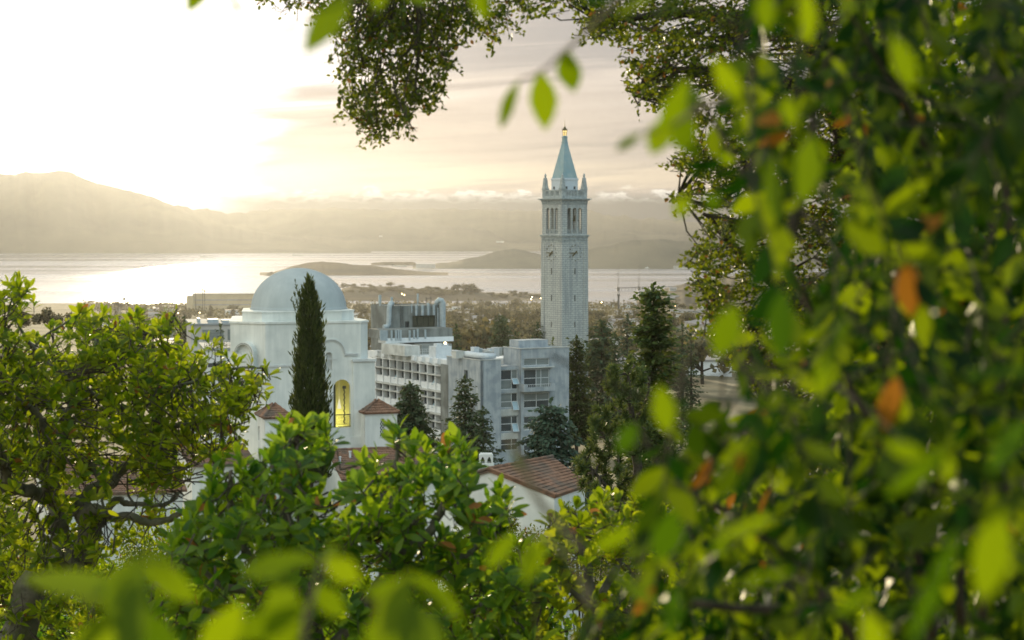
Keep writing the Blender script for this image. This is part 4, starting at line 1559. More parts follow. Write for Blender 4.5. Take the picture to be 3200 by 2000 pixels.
# fat white duct and plant on the stair block roof
zr = zDt
m_ = MB()
ds = [(0.9, yD - 0.6), (0.9, yD - 1.6), (0.9, 1.9), (1.6, 1.2), (3.6, 1.2)]
m_.tube([(x, y, zr + 0.62) for x, y in ds], [0.45, 0.58, 0.58, 0.55, 0.45], 12)
m_.build('roof_duct', M['duct_white'], conc, smooth=True)
rng = random.Random(5)
for px_, py_t, Y, w_, dp, hpx, mt in ((1431, 1098, 336, 1.6, 1.6, 14, 'concrete_pale'), (1455, 1100, 337, 2.2, 1.6, 11, 'duct_white'), (1484, 1086, 338, 1.0, 1.2, 20, 'duct_white'), (1497, 1090, 339, 0.8, 1, 14, 'duct'),
                                      (1513, 1093, 340, 1.0, 1.0, 12, 'frame'), (1531, 1090, 339, 0.7, 0.8, 15, 'duct_white'), (1548, 1087, 340, 1.1, 0.9, 18, 'duct_white'), (1561, 1087, 342, 0.8, 0.8, 18, 'duct'), (1524, 1099, 338, 1.4, 1.0, 8, 'concrete_pale'),
                                      (1505, 1104, 334, 1.2, 1.0, 10, 'duct')):
    x, y = C.loc(px_, 1100, Y)
    zt = C.fz(py_t, x, y) - CBZ
    m_ = MB().box(x - w_ / 2, x + w_ / 2, y - dp / 2, y + dp / 2, zr + 0.004, zt)
    m_.box(x - w_ / 2 - 0.06, x + w_ / 2 + 0.06, y - dp / 2 - 0.06, y + dp / 2 + 0.06, zt + 0.002, zt + 0.1)
    m_.build('roof_unit', M[mt], conc)

# ------------------------------------------------------------------ gabled house with chimney
H = thing('gabled_house', 'white stucco gabled house with clay tile roof and small arched chimney cap', 'house', (*P(1600, 1500, 105)[:2], 150.0))
hl = lambda p: np.array(p, float) - np.array(H.location)
A, E1_, B_, E2_ = hl(P(1528, 1467, 104.0)), hl(P(1737, 1550, 102.6)), hl(P(1727, 1458, 110.0)), hl(P(1841, 1556, 107.5))
B_[2] = A[2] - 0.05
E2_[2] = E1_[2] - 0.05
Lf = A + (A - E1_) * np.array([0.8, 0.8, 0])
Lf[2] = E1_[2] + 0.25
B2 = B_ + (Lf - A)
B2[2] = Lf[2]
mb = MB()
ins = np.array([0.02, 0.12, -0.16])
a_, e_, l_ = A + ins, E1_ + ins + np.array([-0.1, 0, 0]), Lf + ins
bk, bke, bkl = B_ + np.array([-0.1, -0.1, -0.16]), E2_ + np.array([-0.25, -0.15, -0.16]), B2 + np.array([0, -0.1, -0.16])
g = lambda p: np.array([p[0], p[1], -2.0])
mb.quad(g(l_), g(e_), e_, a_, l_)
mb.quad(g(e_), g(bke), bke, e_)
mb.quad(g(bke), g(bkl), bkl, bk, bke)
mb.quad(g(bkl), g(l_), l_, bkl)
mb.build('wall', M['stucco'], H)
mb = MB()
slab(mb, [E1_, E2_, B_, A])
slab(mb, [Lf, B2, B_, A])
tiles(mb, E1_, E2_, A, B_, 0.22, 0.30, 0.04)
tiles(mb, B2, Lf, B_, A, 0.22, 0.30, 0.04)
for p, q in ((A, E1_), (A, B_), (A, Lf)):
    pts = [p + (q - p) * t + np.array([0, 0, 0.07]) for t in np.linspace(0, 1, 15)]
    mb.tube(pts, [0.075 if i % 2 else 0.1 for i in range(15)], 6)
roof = mb.build('roof', M['tile'], H)
# a second roof plane runs back to the left, with the chimney on it
R0, R1, R2, R3 = hl(P(1400, 1500, 106.5)), hl(P(1545, 1500, 106.5)), hl(P(1530, 1456, 109)), hl(P(1440, 1456, 109))
mb = MB()
slab(mb, [R0, R1, R2, R3])
tiles(mb, R0, R1, R3, R2, 0.22, 0.3, 0.04)
mb.build('back_roof', M['tile'], H)
cxh, cyh, czh = hl(P(1519, 1462, 107.2))
s_ = 107.2 / 6037
mb = MB()
w0_, w1_ = 27 * s_, 22 * s_
mb.prism([(cxh - w0_, cyh - w0_), (cxh + w0_, cyh - w0_), (cxh + w0_, cyh + w0_), (cxh - w0_, cyh + w0_)], czh - 0.7, czh + 14 * s_,
         top=[(cxh - w0_ * .95, cyh - w0_ * .95), (cxh + w0_ * .95, cyh - w0_ * .95), (cxh + w0_ * .95, cyh + w0_ * .95), (cxh - w0_ * .95, cyh + w0_ * .95)])
cz0, cz1 = czh + 14 * s_ + 0.003, czh + 43 * s_


def lancet(c, hw, z0, z1):
    return [(c - hw, z0), (c + hw, z0), (c + hw * 0.85, z0 + (z1 - z0) * 0.5), (c + hw * 0.4, z0 + (z1 - z0) * 0.85), (c, z1), (c - hw * 0.4, z0 + (z1 - z0) * 0.85), (c - hw * 0.85, z0 + (z1 - z0) * 0.5)]


out = [(-w1_, cz0), (w1_, cz0), (w1_ * 0.98, cz0 + (cz1 - cz0) * 0.6), (w1_ * 0.8, cz1), (-w1_ * 0.8, cz1), (-w1_ * 0.98, cz0 + (cz1 - cz0) * 0.6)]
hs = [lancet(-w1_ * 0.46, w1_ * 0.3, cz0 + 0.06, cz1 - 0.1), lancet(w1_ * 0.46, w1_ * 0.3, cz0 + 0.06, cz1 - 0.1)]
mb.panel(out, hs, lambda u, z, w: (cxh + u, cyh - w1_ + w, z), 0.09)
mb.panel(out, hs, lambda u, z, w: (cxh - u, cyh + w1_ - w, z), 0.09)
ins_ = [(u * 0.78, z) for u, z in out]
hs1 = [lancet(0, w1_ * 0.32, cz0 + 0.06, cz1 - 0.1)]
mb.panel(ins_, hs1, lambda u, z, w: (cxh - w1_ + w, cyh - u, z), 0.09)
mb.panel(ins_, hs1, lambda u, z, w: (cxh + w1_ - w, cyh + u, z), 0.09)
mb.box(cxh - w1_ * 0.85, cxh + w1_ * 0.85, cyh - w1_ * 0.85, cyh + w1_ * 0.85, cz1 + 0.002, cz1 + 0.05)
mb.build('chimney', M['stucco'], roof)
# grey shingled roof corner at the foot of the left tree
hs_ = thing('shingled_house', 'corner of a grey shingled roof low behind the left trunk', 'house', (*P(-60, 2000, 60)[:2], 158.0))
s2 = lambda p: np.array(p, float) - np.array(hs_.location)
p0, p1, p2, p3 = s2(P(-300, 2080, 54)), s2(P(75, 2080, 54)), s2(P(-20, 1945, 58)), s2(P(-260, 1945, 58))
mb = MB()
slab(mb, [p0, p1, p2, p3])
mb.build('roof', M['slate'], hs_)
mb = MB()
q = [p0 + [0.3, 0.3, -0.2], p1 + [-0.3, 0.3, -0.2], p2 + [-0.3, 2, -1.6], p3 + [0.3, 2, -1.6]]
mb.add([(*a[:2], -3) for a in q] + [tuple(a) for a in q], [(0, 1, 5, 4), (1, 2, 6, 5), (2, 3, 7, 6), (3, 0, 4, 7)])
mb.build('wall', M['stucco'], hs_)

# ------------------------------------------------------------------ buildings left of the dome
def block(name, label, cat, px0, px1, py_t, Y, depth, wallm, yaw=0.0, extra=None, hz=None):
    f = Frame((px0 + px1) / 2, py_t + 20, Y, yaw)
    zg = float(gz(*f.o)) - 2
    o = thing(name, label, cat, (*f.o, zg), yaw)
    x0, x1 = f.fx(px0, 0, py_t), f.fx(px1, 0, py_t)
    zt = f.fz(py_t, 0, 0) - zg
    MB().box(x0, x1, 0, depth, 0, zt).build('wall', M[wallm], o)
    t = max(0.25, (x1 - x0) * 0.01)
    MB().box(x0 - t, x1 + t, -t, depth + t, zt + 0.003, zt + 0.4).build('roof', M['roofing'], o)
    return o, f, x0, x1, zt


o, f, x0, x1, zt = block('office_building', 'low flat-roofed pale building just left of the domed building', 'building', 596, 760, 1016, 430, 22, 'townwall', R(12))
for a, b in ((0.22, 0.62), (0.70, 0.95)):
    MB().box(x0 + (x1 - x0) * a, x0 + (x1 - x0) * b, -0.08, -0.004, zt - 3.4, zt - 1.0).build('window_band', M['blind'], o)
for a, b, h in ((0.35, 0.55, 0.7), (0.62, 0.8, 0.5), (0.15, 0.2, 0.9)):
    MB().box(x0 + (x1 - x0) * a, x0 + (x1 - x0) * b, 4, 9, zt + 0.405, zt + 0.4 + h).build('roof_unit', M['duct'], o)
o, f, x0, x1, zt = block('parking_building', 'pale low building with a spiked fence along its roof beside the domed building', 'building', 640, 770, 1094, 330, 16, 'townwhite', R(12))
m_ = MB()
for i in range(26):
    x = x0 + (x1 - x0) * i / 25
    m_.tube([(x, 0.3, zt + 0.4), (x, 0.3, zt + 1.5)], 0.04, 4)
m_.tube([(x0, 0.3, zt + 0.8), (x1, 0.3, zt + 0.8)], 0.04, 4)
m_.build('roof_fence', M['dark_metal'], o)
for h in (2.2, 4.4):
    MB().box(x0 + 0.5, x1 - 0.5, -0.05, -0.004, zt - h - 0.7, zt - h).build('opening_band', M['glass'], o)
o, f, x0, x1, zt = block('apartment_slab', 'long flat hazy building standing against the water left of the dome', 'building', 602, 800, 919, 3600, 60, 'hazewall', R(4))
for i in range(2):
    MB().box(x0 + 1, x1 - 1, -0.4, -0.02, zt - 12 - i * 9, zt - 10 - i * 9).build('window_band', M['townroof'], o)
o2, f, x0, x1, zt = block('stepped_block', 'hazy lower block stepping down at the left end of the long building', 'building', 583, 604, 926, 3580, 40, 'hazewall', R(4))


# ------------------------------------------------------------------ leaves
def leaf_template(ts, ws):
    """midrib and two edges: base, stations, tip"""
    n = len(ts)
    t = [0.0]
    s = [0.0]
    for a, w in zip(ts, ws):
        t += [a, a, a]
        s += [-w, 0, w]
    t.append(1.0)
    s.append(0.0)
    tip = 1 + 3 * n
    tri = [(0, 2, 1), (0, 3, 2)]
    quad = []
    for i in range(n - 1):
        a, b = 1 + 3 * i, 4 + 3 * i
        quad += [(a, a + 1, b + 1, b), (a + 1, a + 2, b + 2, b + 1)]
    a = 1 + 3 * (n - 1)
    tri += [(a, a + 1, tip), (a + 1, a + 2, tip)]
    return np.array(t), np.array(s), np.array(tri), (np.array(quad) if quad else None)


TM_BIG = leaf_template([0.12, 0.32, 0.55, 0.78, 0.92], [0.40, 0.84, 1.0, 0.66, 0.26])
TM_MAG = leaf_template([0.22, 0.58, 0.86], [0.55, 1.0, 0.62])
TM_OAK = leaf_template([0.25, 0.7], [0.8, 0.9])
TM_NEEDLE = leaf_template([0.45], [1.0])


def unit(v):
    return v / np.maximum(np.linalg.norm(v, axis=-1, keepdims=True), 1e-9)


def leaf_arrays(pos, ax, up, L, Wd, curl=0.15, fold=0.25, tm=TM_MAG):
    t, s, tri, quad = tm
    n = len(pos)
    L = np.broadcast_to(np.asarray(L, float), (n,))
    Wd = np.broadcast_to(np.asarray(Wd, float), (n,))
    curl = np.broadcast_to(np.asarray(curl, float), (n,))
    a = unit(ax)
    b = unit(np.cross(up, a))
    c = np.cross(a, b)
    v = (pos[:, None, :] + a[:, None, :] * (t[None, :, None] * L[:, None, None])
         + b[:, None, :] * (s[None, :, None] * Wd[:, None, None])
         + c[:, None, :] * (np.abs(s)[None, :, None] * Wd[:, None, None] * fold - (curl * L)[:, None, None] * (t ** 2)[None, :, None]))
    k = len(t)
    off = (np.arange(n) * k)[:, None, None]
    fs = [(tri[None] + off).reshape(-1, 3)]
    if quad is not None:
        fs.append((quad[None] + off).reshape(-1, 4))
    return v.reshape(-1, 3), fs


class Leaves:
    def __init__(s):
        s.v, s.t, s.q, s.n = [], [], [], 0

    def add(s, *a, **k):
        v, fs = leaf_arrays(*a, **k)
        s.v.append(v)
        s.t.append(fs[0] + s.n)
        if len(fs) > 1:
            s.q.append(fs[1] + s.n)
        s.n += len(v)

    def mesh(s, name, off=(0, 0, 0), smooth=True):
        v = np.concatenate(s.v) - np.array(off)
        fs = [np.concatenate(s.t)]
        if s.q:
            fs.append(np.concatenate(s.q))
        return np_mesh(name, v, fs, smooth)

    def build(s, name, mat, root, off=None):
        o_ = np.array(root.location) if off is None else off
        return link(name, s.mesh(name, o_), mat, root)


def inpoly(px, py, poly):
    px, py = np.asarray(px), np.asarray(py)
    r = np.zeros(px.shape, bool)
    n = len(poly)
    for i in range(n):
        x0, y0 = poly[i]
        x1, y1 = poly[(i + 1) % n]
        if y0 == y1:
            continue
        c = ((y0 > py) != (y1 > py)) & (px < (x1 - x0) * (py - y0) / (y1 - y0) + x0)
        r ^= c
    return r


def sample_poly(poly, n, prob=None):
    xs = [p[0] for p in poly]
    ys_ = [p[1] for p in poly]
    ox, oy = [], []
    tot = 0
    while tot < n:
        x = RNG.uniform(min(xs), max(xs), n * 2)
        y = RNG.uniform(min(ys_), max(ys_), n * 2)
        m = inpoly(x, y, poly)
        if prob is not None:
            m &= RNG.uniform(0, 1, len(x)) < prob(x, y)
        ox.append(x[m])
        oy.append(y[m])
        tot += m.sum()
    return np.concatenate(ox)[:n], np.concatenate(oy)[:n]


def rand_dir(n):
    v = RNG.normal(0, 1, (n, 3))
    return unit(v)


def smooth_path(pts, per=4):
    """Catmull-Rom through the points"""
    pts = [np.array(p, float) for p in pts]
    q = [2 * pts[0] - pts[1]] + pts + [2 * pts[-1] - pts[-2]]
    o = []
    for i in range(1, len(q) - 2):
        for k in range(per):
            t = k / per
            o.append(0.5 * (2 * q[i] + (q[i + 1] - q[i - 1]) * t + (2 * q[i - 1] - 5 * q[i] + 4 * q[i + 1] - q[i + 2]) * t * t + (3 * q[i] - q[i - 1] - 3 * q[i + 1] + q[i + 2]) * t ** 3))
    o.append(pts[-1])
    return o


def rosettes(lv, tw, cen, axes, nl, L, Wd, tm=TM_MAG, off=np.zeros(3), limbs=None, twig_r=0.006, spread=(22, 85), curl=(0.05, 0.3), gap=0.12):
    """whorls of leaves at the ends of twigs; each twig runs back to the nearest limb"""
    n = len(cen)
    for j in range(nl):
        az_ = 2.399963 * j + RNG.uniform(0, 6.28, n)
        f = (j + 0.5) / nl
        pol = np.radians(spread[0] + (spread[1] - spread[0]) * f) + RNG.normal(0, 0.16, n)
        a = unit(axes)
        b = unit(np.cross(a, np.array([0.3, 0.5, 0.81])))
        c = np.cross(a, b)
        rad = b * np.cos(az_)[:, None] + c * np.sin(az_)[:, None]
        d = a * np.cos(pol)[:, None] + rad * np.sin(pol)[:, None]
        p = cen - a * (f * gap)[..., None] if isinstance(gap, np.ndarray) else cen - a * (f * gap)
        up = unit(a * np.sin(pol)[:, None] - rad * np.cos(pol)[:, None])
        l_ = L * RNG.uniform(0.7, 1.15, n) * (0.8 + 0.25 * f)
        lv.add(p, d, up, l_, l_ * Wd * RNG.uniform(0.85, 1.15, n), curl=RNG.uniform(curl[0], curl[1], n), fold=0.22, tm=tm)
    if tw is not None and limbs is not None:
        for i in range(n):
            dd = np.linalg.norm(limbs - cen[i], axis=1)
            k_ = int(np.argmin(dd))
            e = limbs[k_]
            p0 = cen[i]
            if dd[k_] > 0.42:
                e = p0 + (e - p0) / dd[k_] * 0.42
            p1 = p0 - axes[i] * gap * 1.3
            m_ = (p1 + e) / 2 + RNG.normal(0, 0.03, 3) - np.array([0, 0, 0.04])
            tw.tube([p0 - off, p1 - off, m_ - off, e - off], [twig_r * 0.6, twig_r * 0.8, twig_r, twig_r * 1.6], 4, cap=False)


def limb_set(mb, lines, Y, off, jit=0.35):
    """limbs from lists of (px, py, dy) with a start and an end radius; returns sample points"""
    pts_all = []
    for ln, r0, r1 in lines:
        pp = [P(a[0], a[1], Y + (a[2] if len(a) > 2 else 0)) for a in ln]
        sp_ = smooth_path(pp, 5)
        sp_ = [q + RNG.normal(0, r0 * 0.10, 3) for q in sp_]
        n = len(sp_)
        mb.tube([q - off for q in sp_], [(r0 + (r1 - r0) * i / (n - 1)) * (1 + 0.10 * math.sin(i * 1.9)) for i in range(n)], 9)
        pts_all += sp_
    return np.array(pts_all)


# ------------------------------------------------------------------ left magnolia
def base_of(px, Y):
    q = P(px, 1000, Y)
    return (q[0], Y, float(gz(q[0], Y)))


LT = thing('magnolia_tree', 'large gnarled magnolia with grey twisting limbs left of the dome', 'tree', base_of(150, 20))
off = np.array(LT.location)
tb = MB()
Q = lambda x, y, d=0.0: (x * 0.463, 1300 + y * 0.463, d)
limbs_def = [
    ([(60, 2320, -.2), (30, 2120, 0), (60, 1960, 0), (95, 1840, 0), (150, 1775, 0), (205, 1748, 0), (262, 1722, -.1), (282, 1650, -.2), (258, 1600, -.2), (248, 1570, -.2)], 0.20, 0.09),
    ([(200, 1745, 0), (188, 1690, .2), (182, 1620, .3), (170, 1560, .4), (163, 1490, .4), (200, 1400, .5), (214, 1300, .6), (240, 1180, .7), (300, 1060, .8)], 0.12, 0.025),
    ([(248, 1590, -.2), (190, 1568, -.3), (140, 1550, -.3), (80, 1530, -.4), (28, 1517, -.5), (12, 1460, -.6), (0, 1420, -.7), (-60, 1320, -.8)], 0.085, 0.05),
    ([(250, 1578, -.2), (287, 1531, -.2), (345, 1510, -.1), (375, 1470, 0), (407, 1448, 0), (440, 1400, .1), (463, 1379, .2), (500, 1290, .3), (560, 1200, .4)], 0.075, 0.018),
    ([(345, 1508, -.1), (305, 1485, .2), (280, 1440, .4), (235, 1425, .5), (200, 1380, .6)], 0.045, 0.02),
    ([(255, 1625, -.2), (280, 1592, -.4), (324, 1601, -.5), (361, 1619, -.5), (417, 1615, -.6), (463, 1633, -.6), (532, 1619, -.7), (602, 1578, -.8), (680, 1500, -.9)], 0.07, 0.02),
    ([(284, 1680, -.2), (305, 1645, 0), (324, 1619, 0), (361, 1562, .2), (390, 1570, .2), (417, 1575, .3), (509, 1578, .4), (560, 1540, .5)], 0.055, 0.018),
    ([(139, 1453, -.6), (146, 1500, -.6), (156, 1545, -.5), (200, 1575, -.4)], 0.05, 0.06),
    ([(139, 1453, -.6), (150, 1380, -.7), (120, 1300, -.8), (60, 1250, -.9), (-20, 1200, -1)], 0.05, 0.02),
    ([(28, 1517, -.5), (-40, 1560, -.5), (-120, 1560, -.6)], 0.04, 0.02),
    ([(463, 1379, .2), (400, 1290, .2), (314, 1246, .1), (250, 1200, 0), (150, 1130, 0), (60, 1020, 0), (40, 900, 0)], 0.035, 0.010),
    ([(314, 1246, .1), (370, 1243, 0), (436, 1228, -.1), (530, 1215, -.2), (640, 1180, -.2), (740, 1150, -.2), (820, 1150, -.2)], 0.03, 0.010),
    ([(440, 1400, .1), (520, 1340, 0), (620, 1320, 0), (720, 1280, 0), (790, 1230, 0)], 0.03, 0.010),
    ([(260, 1180, .7), (330, 1090, .5), (400, 1040, .3), (470, 1040, 0), (530, 1000, 0), (556, 962, 0)], 0.02, 0.006),
    ([(214, 1300, .6), (120, 1200, .7), (110, 1080, .7), (250, 980, .7)], 0.03, 0.01),
    ([(240, 1180, .7), (340, 1080, .8), (330, 960, .8)], 0.02, 0.008),
    ([(324, 1601, -.5), (320, 1545, -.5), (340, 1520, -.5)], 0.018, 0.008),
    ([(417, 1575, .3), (400, 1540, .3), (398, 1480, .2)], 0.016, 0.008),
]
limbs = limb_set(tb, limbs_def, 20.0, off)
for a in ((0, 0),):
    tb.build('trunk', M['bark'], LT, smooth=True)
poly = [(-120, 900), (0, 872), (30, 862), (60, 868), (95, 880), (105, 930), (60, 965), (130, 1000), (200, 985), (262, 945), (290, 985), (320, 945), (345, 960), (352, 995), (400, 985),
        (430, 950), (455, 980), (520, 985), (535, 955), (565, 965), (555, 1010), (505, 1030), (560, 1055), (590, 1020), (650, 1045), (690, 1075), (660, 1120), (700, 1150), (740, 1105), (800, 1120), (852, 1150),
        (848, 1200), (815, 1215), (850, 1240), (805, 1265), (800, 1310), (770, 1340), (800, 1385), (745, 1380), (715, 1405), (690, 1445), (650, 1395), (600, 1420), (610, 1470), (560, 1500), (500, 1490), (470, 1540), (540, 1590),
        (540, 1640), (430, 1640), (380, 1680), (300, 1720), (280, 1800), (330, 1900), (300, 2060), (-120, 2060)]


def prob_left(x, y):
    p = np.ones_like(x)
    low = np.clip((y - 1430) / 60, 0, 1)
    p = p * (1 - 0.40 * low)
    gap1 = inpoly(x, y, [(165, 1440), (290, 1425), (440, 1470), (450, 1520), (560, 1560), (500, 1640), (300, 1625), (290, 1530), (170, 1520)])
    return np.where(gap1, 0.22, p)


n = 1200
x, y = sample_poly(poly, n, prob_left)
y = y + 22
x = np.where(x > 500, x - 30, x)
dep = 20 + RNG.uniform(-1.6, 1.9, n)
cen = Pa(x, y, dep)
axs = unit(np.stack([RNG.normal(0, 0.5, n), RNG.normal(-0.25, 0.5, n), RNG.uniform(0.2, 1.0, n)], -1))
lv = Leaves()
tw = MB()
rosettes(lv, tw, cen, axs, 9, 0.140, 0.205, off=off, limbs=limbs, twig_r=0.006)
# sprigs that stand out of the outline against the water
sx = np.array([30, 62, 90, 105, 255, 275, 300, 345, 430, 445, 485, 520, 548, 560, 640, 668, 690, 735, 748, 790, 830, 846, 838, 705, 600])
sy = np.array([880, 872, 900, 940, 985, 972, 995, 990, 985, 975, 1000, 995, 975, 1010, 1060, 1070, 1090, 1120, 1130, 1130, 1145, 1165, 1235, 1108, 1035])
cs = Pa(sx, sy, 20 + RNG.uniform(-.5, .5, len(sx)))
rosettes(lv, tw, cs, unit(np.stack([RNG.normal(0.1, 0.4, len(sx)), RNG.normal(-.1, .3, len(sx)), np.ones(len(sx))], -1)), 8, 0.15, 0.2, off=off, limbs=limbs)
lv.build('foliage', M['magnolia'], LT)
tw.build('twigs', M['bark_dark'], LT)


# ------------------------------------------------------------------ magnolias in the middle and on the right
def magnolia(label, basepx, Y, poly, n, L, limbs_lines, sprigs, prob=None, dspread=(1.2, 1.6), nl=10, mat='magnolia_deep', wd=0.2):
    o = thing('magnolia_tree', label, 'tree', base_of(basepx, Y))
    of = np.array(o.location)
    tb_ = MB()
    b = np.array([of])
    lines = limbs_lines
    lm = limb_set(tb_, lines, Y, of)
    tb_.build('trunk', M['bark'], o, smooth=True)
    x, y = sample_poly(poly, n, prob)
    y = y + (25 if L > 0.15 else 8)
    cen_ = Pa(x, y, Y + RNG.uniform(-dspread[0], dspread[1], n))
    ax_ = unit(np.stack([RNG.normal(0, 0.5, n), RNG.normal(-0.3, 0.5, n), RNG.uniform(0.3, 1.0, n)], -1))
    lv_, tw_ = Leaves(), MB()
    rosettes(lv_, tw_, cen_, ax_, nl, L, wd, off=of, limbs=lm, twig_r=0.006)
    if sprigs:
        sp_ = np.array(sprigs, float)
        cs_ = Pa(sp_[:, 0], sp_[:, 1], Y + RNG.uniform(-.3, .3, len(sp_)))
        rosettes(lv_, tw_, cs_, unit(np.stack([RNG.normal(0, 0.25, len(sp_)), RNG.normal(-.25, .2, len(sp_)), np.ones(len(sp_))], -1)), 10, L * 1.08, wd, off=of, limbs=lm, spread=(12, 75))
    lv_.build('foliage', M[mat], o)
    tw_.build('twigs', M['bark_dark'], o)
    return o


polyC = [(560, 1640), (640, 1520), (680, 1440), (760, 1400), (830, 1420), (870, 1345), (900, 1330), (960, 1330), (1020, 1340), (1030, 1400), (1000, 1440), (1000, 1500), (1050, 1540), (1095, 1500), (1110, 1455),
         (1180, 1430), (1240, 1400), (1290, 1420), (1330, 1400), (1400, 1400), (1440, 1390), (1465, 1430), (1450, 1475), (1500, 1510), (1570, 1530), (1610, 1570), (1640, 1640), (1700, 1700), (1690, 1800), (1640, 2060), (380, 2060), (450, 1760)]
magnolia('broad glossy magnolia with upright leaf whorls below the dome and cypress', 1000, 14.5, polyC, 560, 0.165,
         [([(1050, 2500), (1040, 2250), (1000, 2050), (930, 1850), (900, 1700), (900, 1560), (880, 1450), (930, 1360)], 0.11, 0.01),
          ([(1010, 2080), (1150, 1900), (1230, 1750), (1250, 1640), (1240, 1500), (1235, 1380)], 0.09, 0.01),
          ([(1230, 1760), (1350, 1650), (1400, 1540), (1430, 1430)], 0.05, 0.01),
          ([(1230, 1720, .3), (1180, 1640, .4), (1150, 1540, .4), (1170, 1450, .3)], 0.035, 0.01),
          ([(1150, 1900), (1350, 1800), (1500, 1700), (1590, 1590)], 0.05, 0.012),
          ([(930, 1850), (780, 1740), (720, 1600), (720, 1470)], 0.05, 0.012),
          ([(930, 1850), (700, 1830), (560, 1700)], 0.04, 0.012),
          ([(1180, 1750), (1230, 1690), (1290, 1640), (1320, 1600)], 0.03, 0.014),
          ([(980, 1980), (800, 1960), (620, 1900), (480, 1820)], 0.05, 0.015),
          ([(1150, 1900), (1400, 1930), (1580, 1850)], 0.04, 0.015)],
         [(893, 1318), (955, 1320), (1000, 1335), (1018, 1355), (930, 1345), (870, 1370), (1228, 1352), (1245, 1338), (1262, 1385), (1295, 1398), (1398, 1400), (1430, 1378), (1452, 1405), (1380, 1420),
          (1140, 1445), (1180, 1430), (1330, 1410), (1010, 1440), (770, 1490), (800, 1510), (745, 1420), (1560, 1535), (1590, 1560), (1470, 1450), (690, 1450), (660, 1480),
          (1180, 1640), (1225, 1665), (1330, 1760), (1260, 1800), (1240, 1690), (1150, 1660), (830, 1550), (1500, 1600), (1090, 1620)])
polyR = [(1690, 1680), (1720, 1600), (1780, 1570), (1860, 1560), (1900, 1545), (1960, 1555), (2010, 1570), (2080, 1590), (2140, 1640), (2200, 1760), (2240, 2060), (1640, 2060), (1640, 1800)]
magnolia('small bright magnolia in front of the gabled house', 1850, 15.5, polyR, 190, 0.135,
         [([(1840, 2400), (1850, 2100), (1850, 1900), (1830, 1760), (1800, 1650), (1790, 1590)], 0.07, 0.01), ([(1850, 1900), (1930, 1760), (1950, 1650), (1950, 1570)], 0.04, 0.01),
          ([(1850, 1950), (1980, 1850), (2060, 1750), (2070, 1640)], 0.04, 0.01), ([(1850, 1900), (1740, 1800), (1710, 1680)], 0.03, 0.01)],
         [(1720, 1620), (1760, 1590), (1800, 1580), (1880, 1560), (1900, 1550), (1930, 1562), (1985, 1562), (2010, 1575), (1850, 1580)], mat='magnolia', wd=0.26)


# ------------------------------------------------------------------ oaks
def oak_cluster(lv, tw, cen, off, drop=None, nleaf=26, L=0.042, R_=0.16, down=0.6):
    n = len(cen)
    m = n * nleaf
    ci = np.repeat(np.arange(n), nleaf)
    ax_ = unit(np.stack([RNG.normal(0, 0.55, n), RNG.normal(0, 0.5, n), np.full(n, -down)], -1))
    t = RNG.uniform(-1, 1, m)
    p = cen[ci] + ax_[ci] * (t * R_)[:, None] + rand_dir(m) * (R_ * 0.42 * RNG.uniform(0, 1, m) ** 0.6)[:, None]
    d = unit(rand_dir(m) * 0.9 + ax_[ci] * 0.6)
    l_ = L * RNG.uniform(0.65, 1.2, m)
    lv.add(p, d, rand_dir(m), l_, l_ * RNG.uniform(0.26, 0.36, m), curl=0.1, fold=0.2, tm=TM_OAK)
    for i in range(n):
        a = cen[i] - ax_[i] * R_ * 1.15 - off
        b = cen[i] + ax_[i] * R_ * 1.0 - off
        mdl = (a + b) / 2 + RNG.normal(0, 0.02, 3)
        tw.tube([a, mdl, b], [0.005, 0.004, 0.002], 4, cap=False)


def strands(tw, cen, top_py, Y, off, r=0.004):
    for c in cen:
        pass


# hanging branch: a curtain of fine twigs that comes down from above the frame
OH = thing('oak_bough', 'dark hanging oak bough with tiny leaves in the bright sky', 'branch', tuple(P(1250, -60, 17)))
off = np.array(OH.location)
polyH = [(1000, -60), (1560, -60), (1680, 0), (1670, 60), (1640, 40), (1600, 90), (1560, 130), (1480, 110), (1440, 100), (1425, 150), (1430, 190), (1400, 220), (1390, 270), (1370, 310), (1300, 330), (1290, 380), (1245, 415), (1210, 405),
         (1170, 420), (1110, 380), (1060, 330), (1055, 300), (1120, 290), (1085, 260), (1060, 210), (1045, 170), (1060, 140), (1030, 120), (1000, 40)]
n = 400
x, y = sample_poly(polyH, n)
cen = Pa(x, y, 17 + RNG.uniform(-0.9, 0.9, n))
lv, tw = Leaves(), MB()
oak_cluster(lv, tw, cen, off, nleaf=24, L=0.045, R_=0.14)
for i in range(95):
    j = RNG.integers(0, n)
    e = cen[j]
    s_ = P(1180 + (x[j] - 1250) * 0.55 + RNG.normal(0, 30) + 80, -70, e[1])
    m1 = s_ + (e - s_) * 0.35 + RNG.normal(0, 0.06, 3)
    m2 = s_ + (e - s_) * 0.7 + RNG.normal(0, 0.07, 3)
    tw.tube([q - off for q in smooth_path([s_, m1, m2, e, e + (e - m2) * 0.25 + RNG.normal(0, .05, 3)], 3)], list(np.linspace(0.010, 0.003, 13)), 4, cap=False)
for a in ([(1215, 380), (1240, 395), (1243, 415), (1225, 425), (1205, 440), (1196, 432)], [(1190, 400), (1170, 420), (1150, 425), (1130, 408)], [(1340, 300), (1360, 335)], [(1380, 280), (1404, 308)], [(1180, 330), (1235, 330), (1240, 370), (1225, 400)]):
    pp = smooth_path([P(*q, 17) - off for q in a], 4)
    tw.tube(pp, list(np.linspace(0.007, 0.004, len(pp))), 4, cap=False)
ex = Pa([1200, 1130, 1190, 1065, 1062, 1075, 1395, 1420, 1385, 1380, 1385, 1245], [433, 398, 415, 315, 325, 298, 210, 195, 245, 180, 200, 360], np.full(12, 17.0))
oak_cluster(lv, tw, ex, off, nleaf=7, L=0.05, R_=0.05)
